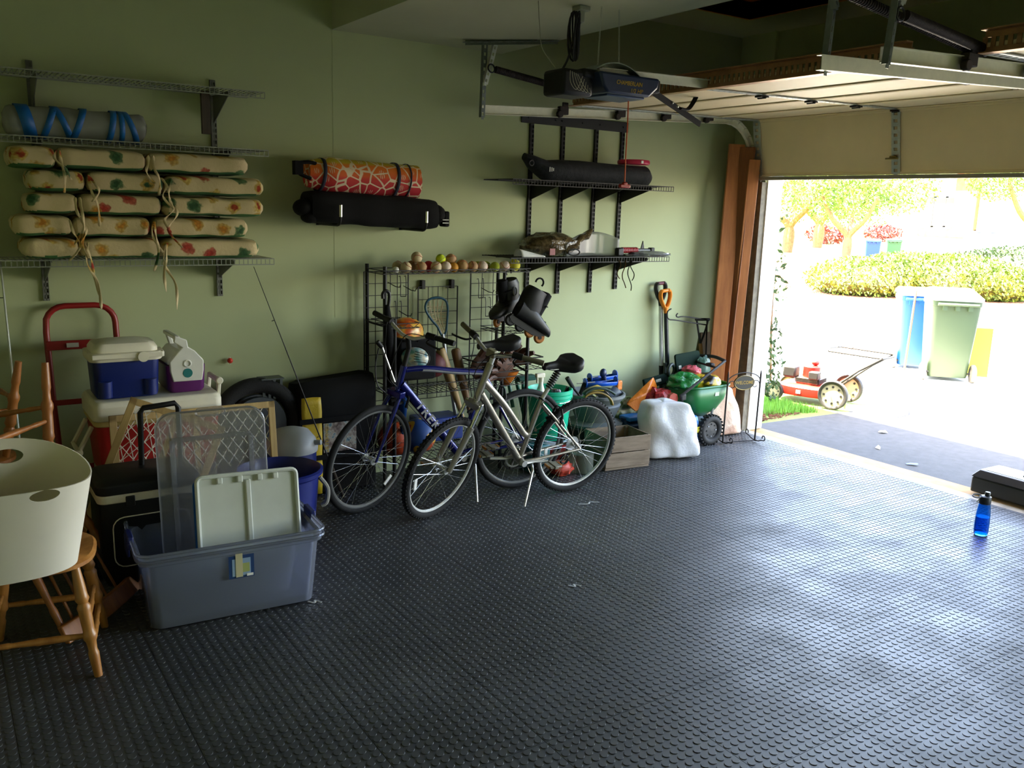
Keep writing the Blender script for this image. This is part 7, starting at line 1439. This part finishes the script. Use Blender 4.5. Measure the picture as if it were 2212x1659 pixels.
# hedge mounds
for k, (px, py, wx, hz, lb) in enumerate(((1880, 655, 1.9, .95, 'rounded yellow-green hedge shrub, leftmost above the driveway'), (1975, 655, 2.0, 1.1, 'rounded hedge shrub directly left of the bins'), (2075, 662, 2.0, 1.1, 'rounded hedge shrub behind the green bin'), (2150, 668, 1.5, .9, 'rounded hedge shrub right of the bins'), (2215, 640, 2.4, 1.25, 'darker hedge shrub at the right picture edge'))):
    c = atg(px, py - 12); t = thing('hedge_shrub', lb, 'shrub', (c.x, c.y, gz(c.x)), group='hedge shrubs beyond the driveway'); b = MB(); leaves(b, (c.x + 1.0, c.y + .8, gz(c.x) + hz * .42), (wx, wx * .8, hz * .62), 6500, .055, rng, .72); build(b, 'foliage', lfy if k < 4 else lfd, t); b = MB(); b.sph((c.x + 1.0, c.y + .8, gz(c.x) + hz * .32), 1, (wx * .8, wx * .62, hz * .45), 18, 10); build(b, 'inner_twigs', mat('twig_brown', '5a5a2a', .9), t)
# trees
def tree(px, py, scale, crown, label, forks=3, n=8000, m=lfg, ls=.10):
    p = atg(px, py); t = thing('garden_tree', label, 'tree', p); b = MB(); tops = []
    for i in range(forks):
        a = 2 * PI * i / forks + .5; e = p + V((math.cos(a) * 1.2, math.sin(a) * 1.2, 2.4)) * scale; b.tube(smooth_path([p, p + V((.02, 0, .8 * scale)), p.lerp(e, .6) + V((0, 0, .1)), e], 5), [.16 * scale * (1 - .045 * k) for k in range(16)], 8); tops.append(e)
    build(b, 'trunk', bark, t); b = MB()
    for (dx, dy, dz, r) in crown: leaves(b, p + V((dx, dy, dz)) * scale, (r * scale, r * scale, r * .8 * scale), n // len(crown), ls, rng, .2)
    build(b, 'crown', m, t); return t
tree(1827, 556, 1.25, ((0, 0, 2.7, 1.5), (-1.6, 1, 2.9, 1.4), (1.6, -1, 2.9, 1.5), (0, 0, 4, 1.8)), 'small forked tree in the middle of the far lawn')
tree(2235, 560, 1.7, ((0, 0, 3.2, 1.9), (-1.4, 1.2, 3.6, 1.5), (-1.0, 1.0, 2.6, 1.0)), 'yellow-green tree at the upper right picture edge', n=6000)
for (px, py, s_, lb) in ((1700, 545, 1.7, 'leafy tree closest to the door jamb on the far lawn'), (1765, 535, 1.9, 'pale leafy tree behind the forked one')): tree(px, py, s_, ((0, 0, 2.2, 1.6), (-1.2, 1.0, 1.6, 1.1), (1.3, -1.0, 1.7, 1.2), (0, 0, 3.4, 1.5)), lb, n=7000)
for px, py, lb in ((1785, 527, 'red-leaved bush left of the forked tree'), (1905, 522, 'small red bush right of the forked tree')):
    c = atg(px, py); b = MB(); leaves(b, c + V((0, 0, .7)), (1.6, 1.6, .75), 900, .16, rng, .3); t = thing('red_bush', lb, 'bush', c); build(b, 'foliage', leafmat('red_leaf', '6a1f26', '8e3a34'), t); build(MB().tube([c, c + V((0, 0, .6))], .05, 6), 'stem', bark, t)
# far bins, car, house
for px, py, mm, ml, lb in ((1880, 574, MATS['bin_blue'], MATS['bin_blue_sunlit_lid'], 'distant blue bin by the street'), (1925, 572, mat('bin_far_green', '2d5a3c', .5), mat('bin_far_lid', '3a6248', .5), 'distant dark green bin by the street')):
    c = atg(px, py); mt = RZ(math.radians(-50)); mt.translation = c; wbin(mt, .62, .7, 1.05, mm, lb, 0.01, ml)
c = atg(2118, 566); cm_ = RZ(math.radians(35)); cm_.translation = c; t = thing('parked_car', 'silver car parked across the street behind the hedge', 'car', M=cm_); carm = mat('car_silver', 'c9ccd0', .3, .6)
b = MB(); b.rings([[(-2.2 + x, y, z) for y, z in ((-.85, .35), (-.9, .65), (-.86, zt_), (.86, zt_), (.9, .65), (.85, .35))] for x, zt_ in ((0, .75), (.15, .88), (1.3, .95), (3.2, .98), (4.3, .92), (4.4, .6))]); build(b, 'body', carm, t, local=True, bevel=.05)
b = MB(); b.rings([[(x, y, z) for y, z in ((-.8, .95), (-.62, zt_), (.62, zt_), (.8, .95))] for x, zt_ in ((-1.0, .97), (-.35, 1.42), (1.2, 1.46), (2.0, .99))]); build(b, 'cabin', mat('car_glass', '30363c', .1), t, local=True, bevel=.05)
build(MB().bx(-.3, 1.15, -.6, .6, 1.43, 1.49), 'roof', carm, t, local=True, bevel=.03); build(MB().bx(-2.24, -2.1, -.8, .8, .3, .55), 'bumper', iron, t, local=True, bevel=.03)
for x in (-1.3, 1.35):
    for y in (-.82, .82): build(MB().cyl((x, y - .1, .32), (x, y + .1, .32), .32, n=20), 'wheel', tyre, t, local=True)
t = thing('neighbour_house', 'white house with brick corner and dark windows across the street', 'house', atz(2050, 512, -.15)); HXx = atz(2050, 512, -.15).x; 
if HXx > 75: HXx = 75.
def hx(px, py): return atx(px, py, HXx)
gz0 = -.15
def hbx(p0, p1, dep, nm, m, par=None, inset=0): b = MB(); b.bx(HXx + inset, HXx + inset + dep, hx(*p0).y, hx(*p1).y, max(gz0, min(hx(*p0).z, hx(*p1).z)), max(hx(*p0).z, hx(*p1).z)); return build(b, nm, m, par or t)
sid = mat('house_white', 'e6e2d6', .8); hbx((1900, 330), (2220, 540), 6, 'wall', sid); brick = mat('brick_red', '9c5a3c', .9, var=.25, vs=3); hbx((2080, 340), (2106, 515), .6, 'brick_corner', brick, inset=-.5); hbx((1985, 492), (2106, 515), .6, 'brick_base', brick, inset=-.3); dkw = mat('window_dark', '3a3a40', .2)
for x0, x1 in ((1998, 2014), (2022, 2040), (2048, 2068), (2074, 2090)): f = hbx((x0 - 3, 424), (x1 + 3, 492), .15, 'window', sid, inset=-.12); hbx((x0, 427), (x1, 489), .1, 'pane', dkw, f, inset=-.2)
build(MB().bx(HXx - 1, HXx + 7, hx(2230, 400).y, hx(1890, 400).y, 6.2, 6.6), 'roof', mat('roof_grey', '6a665f', .9), t)
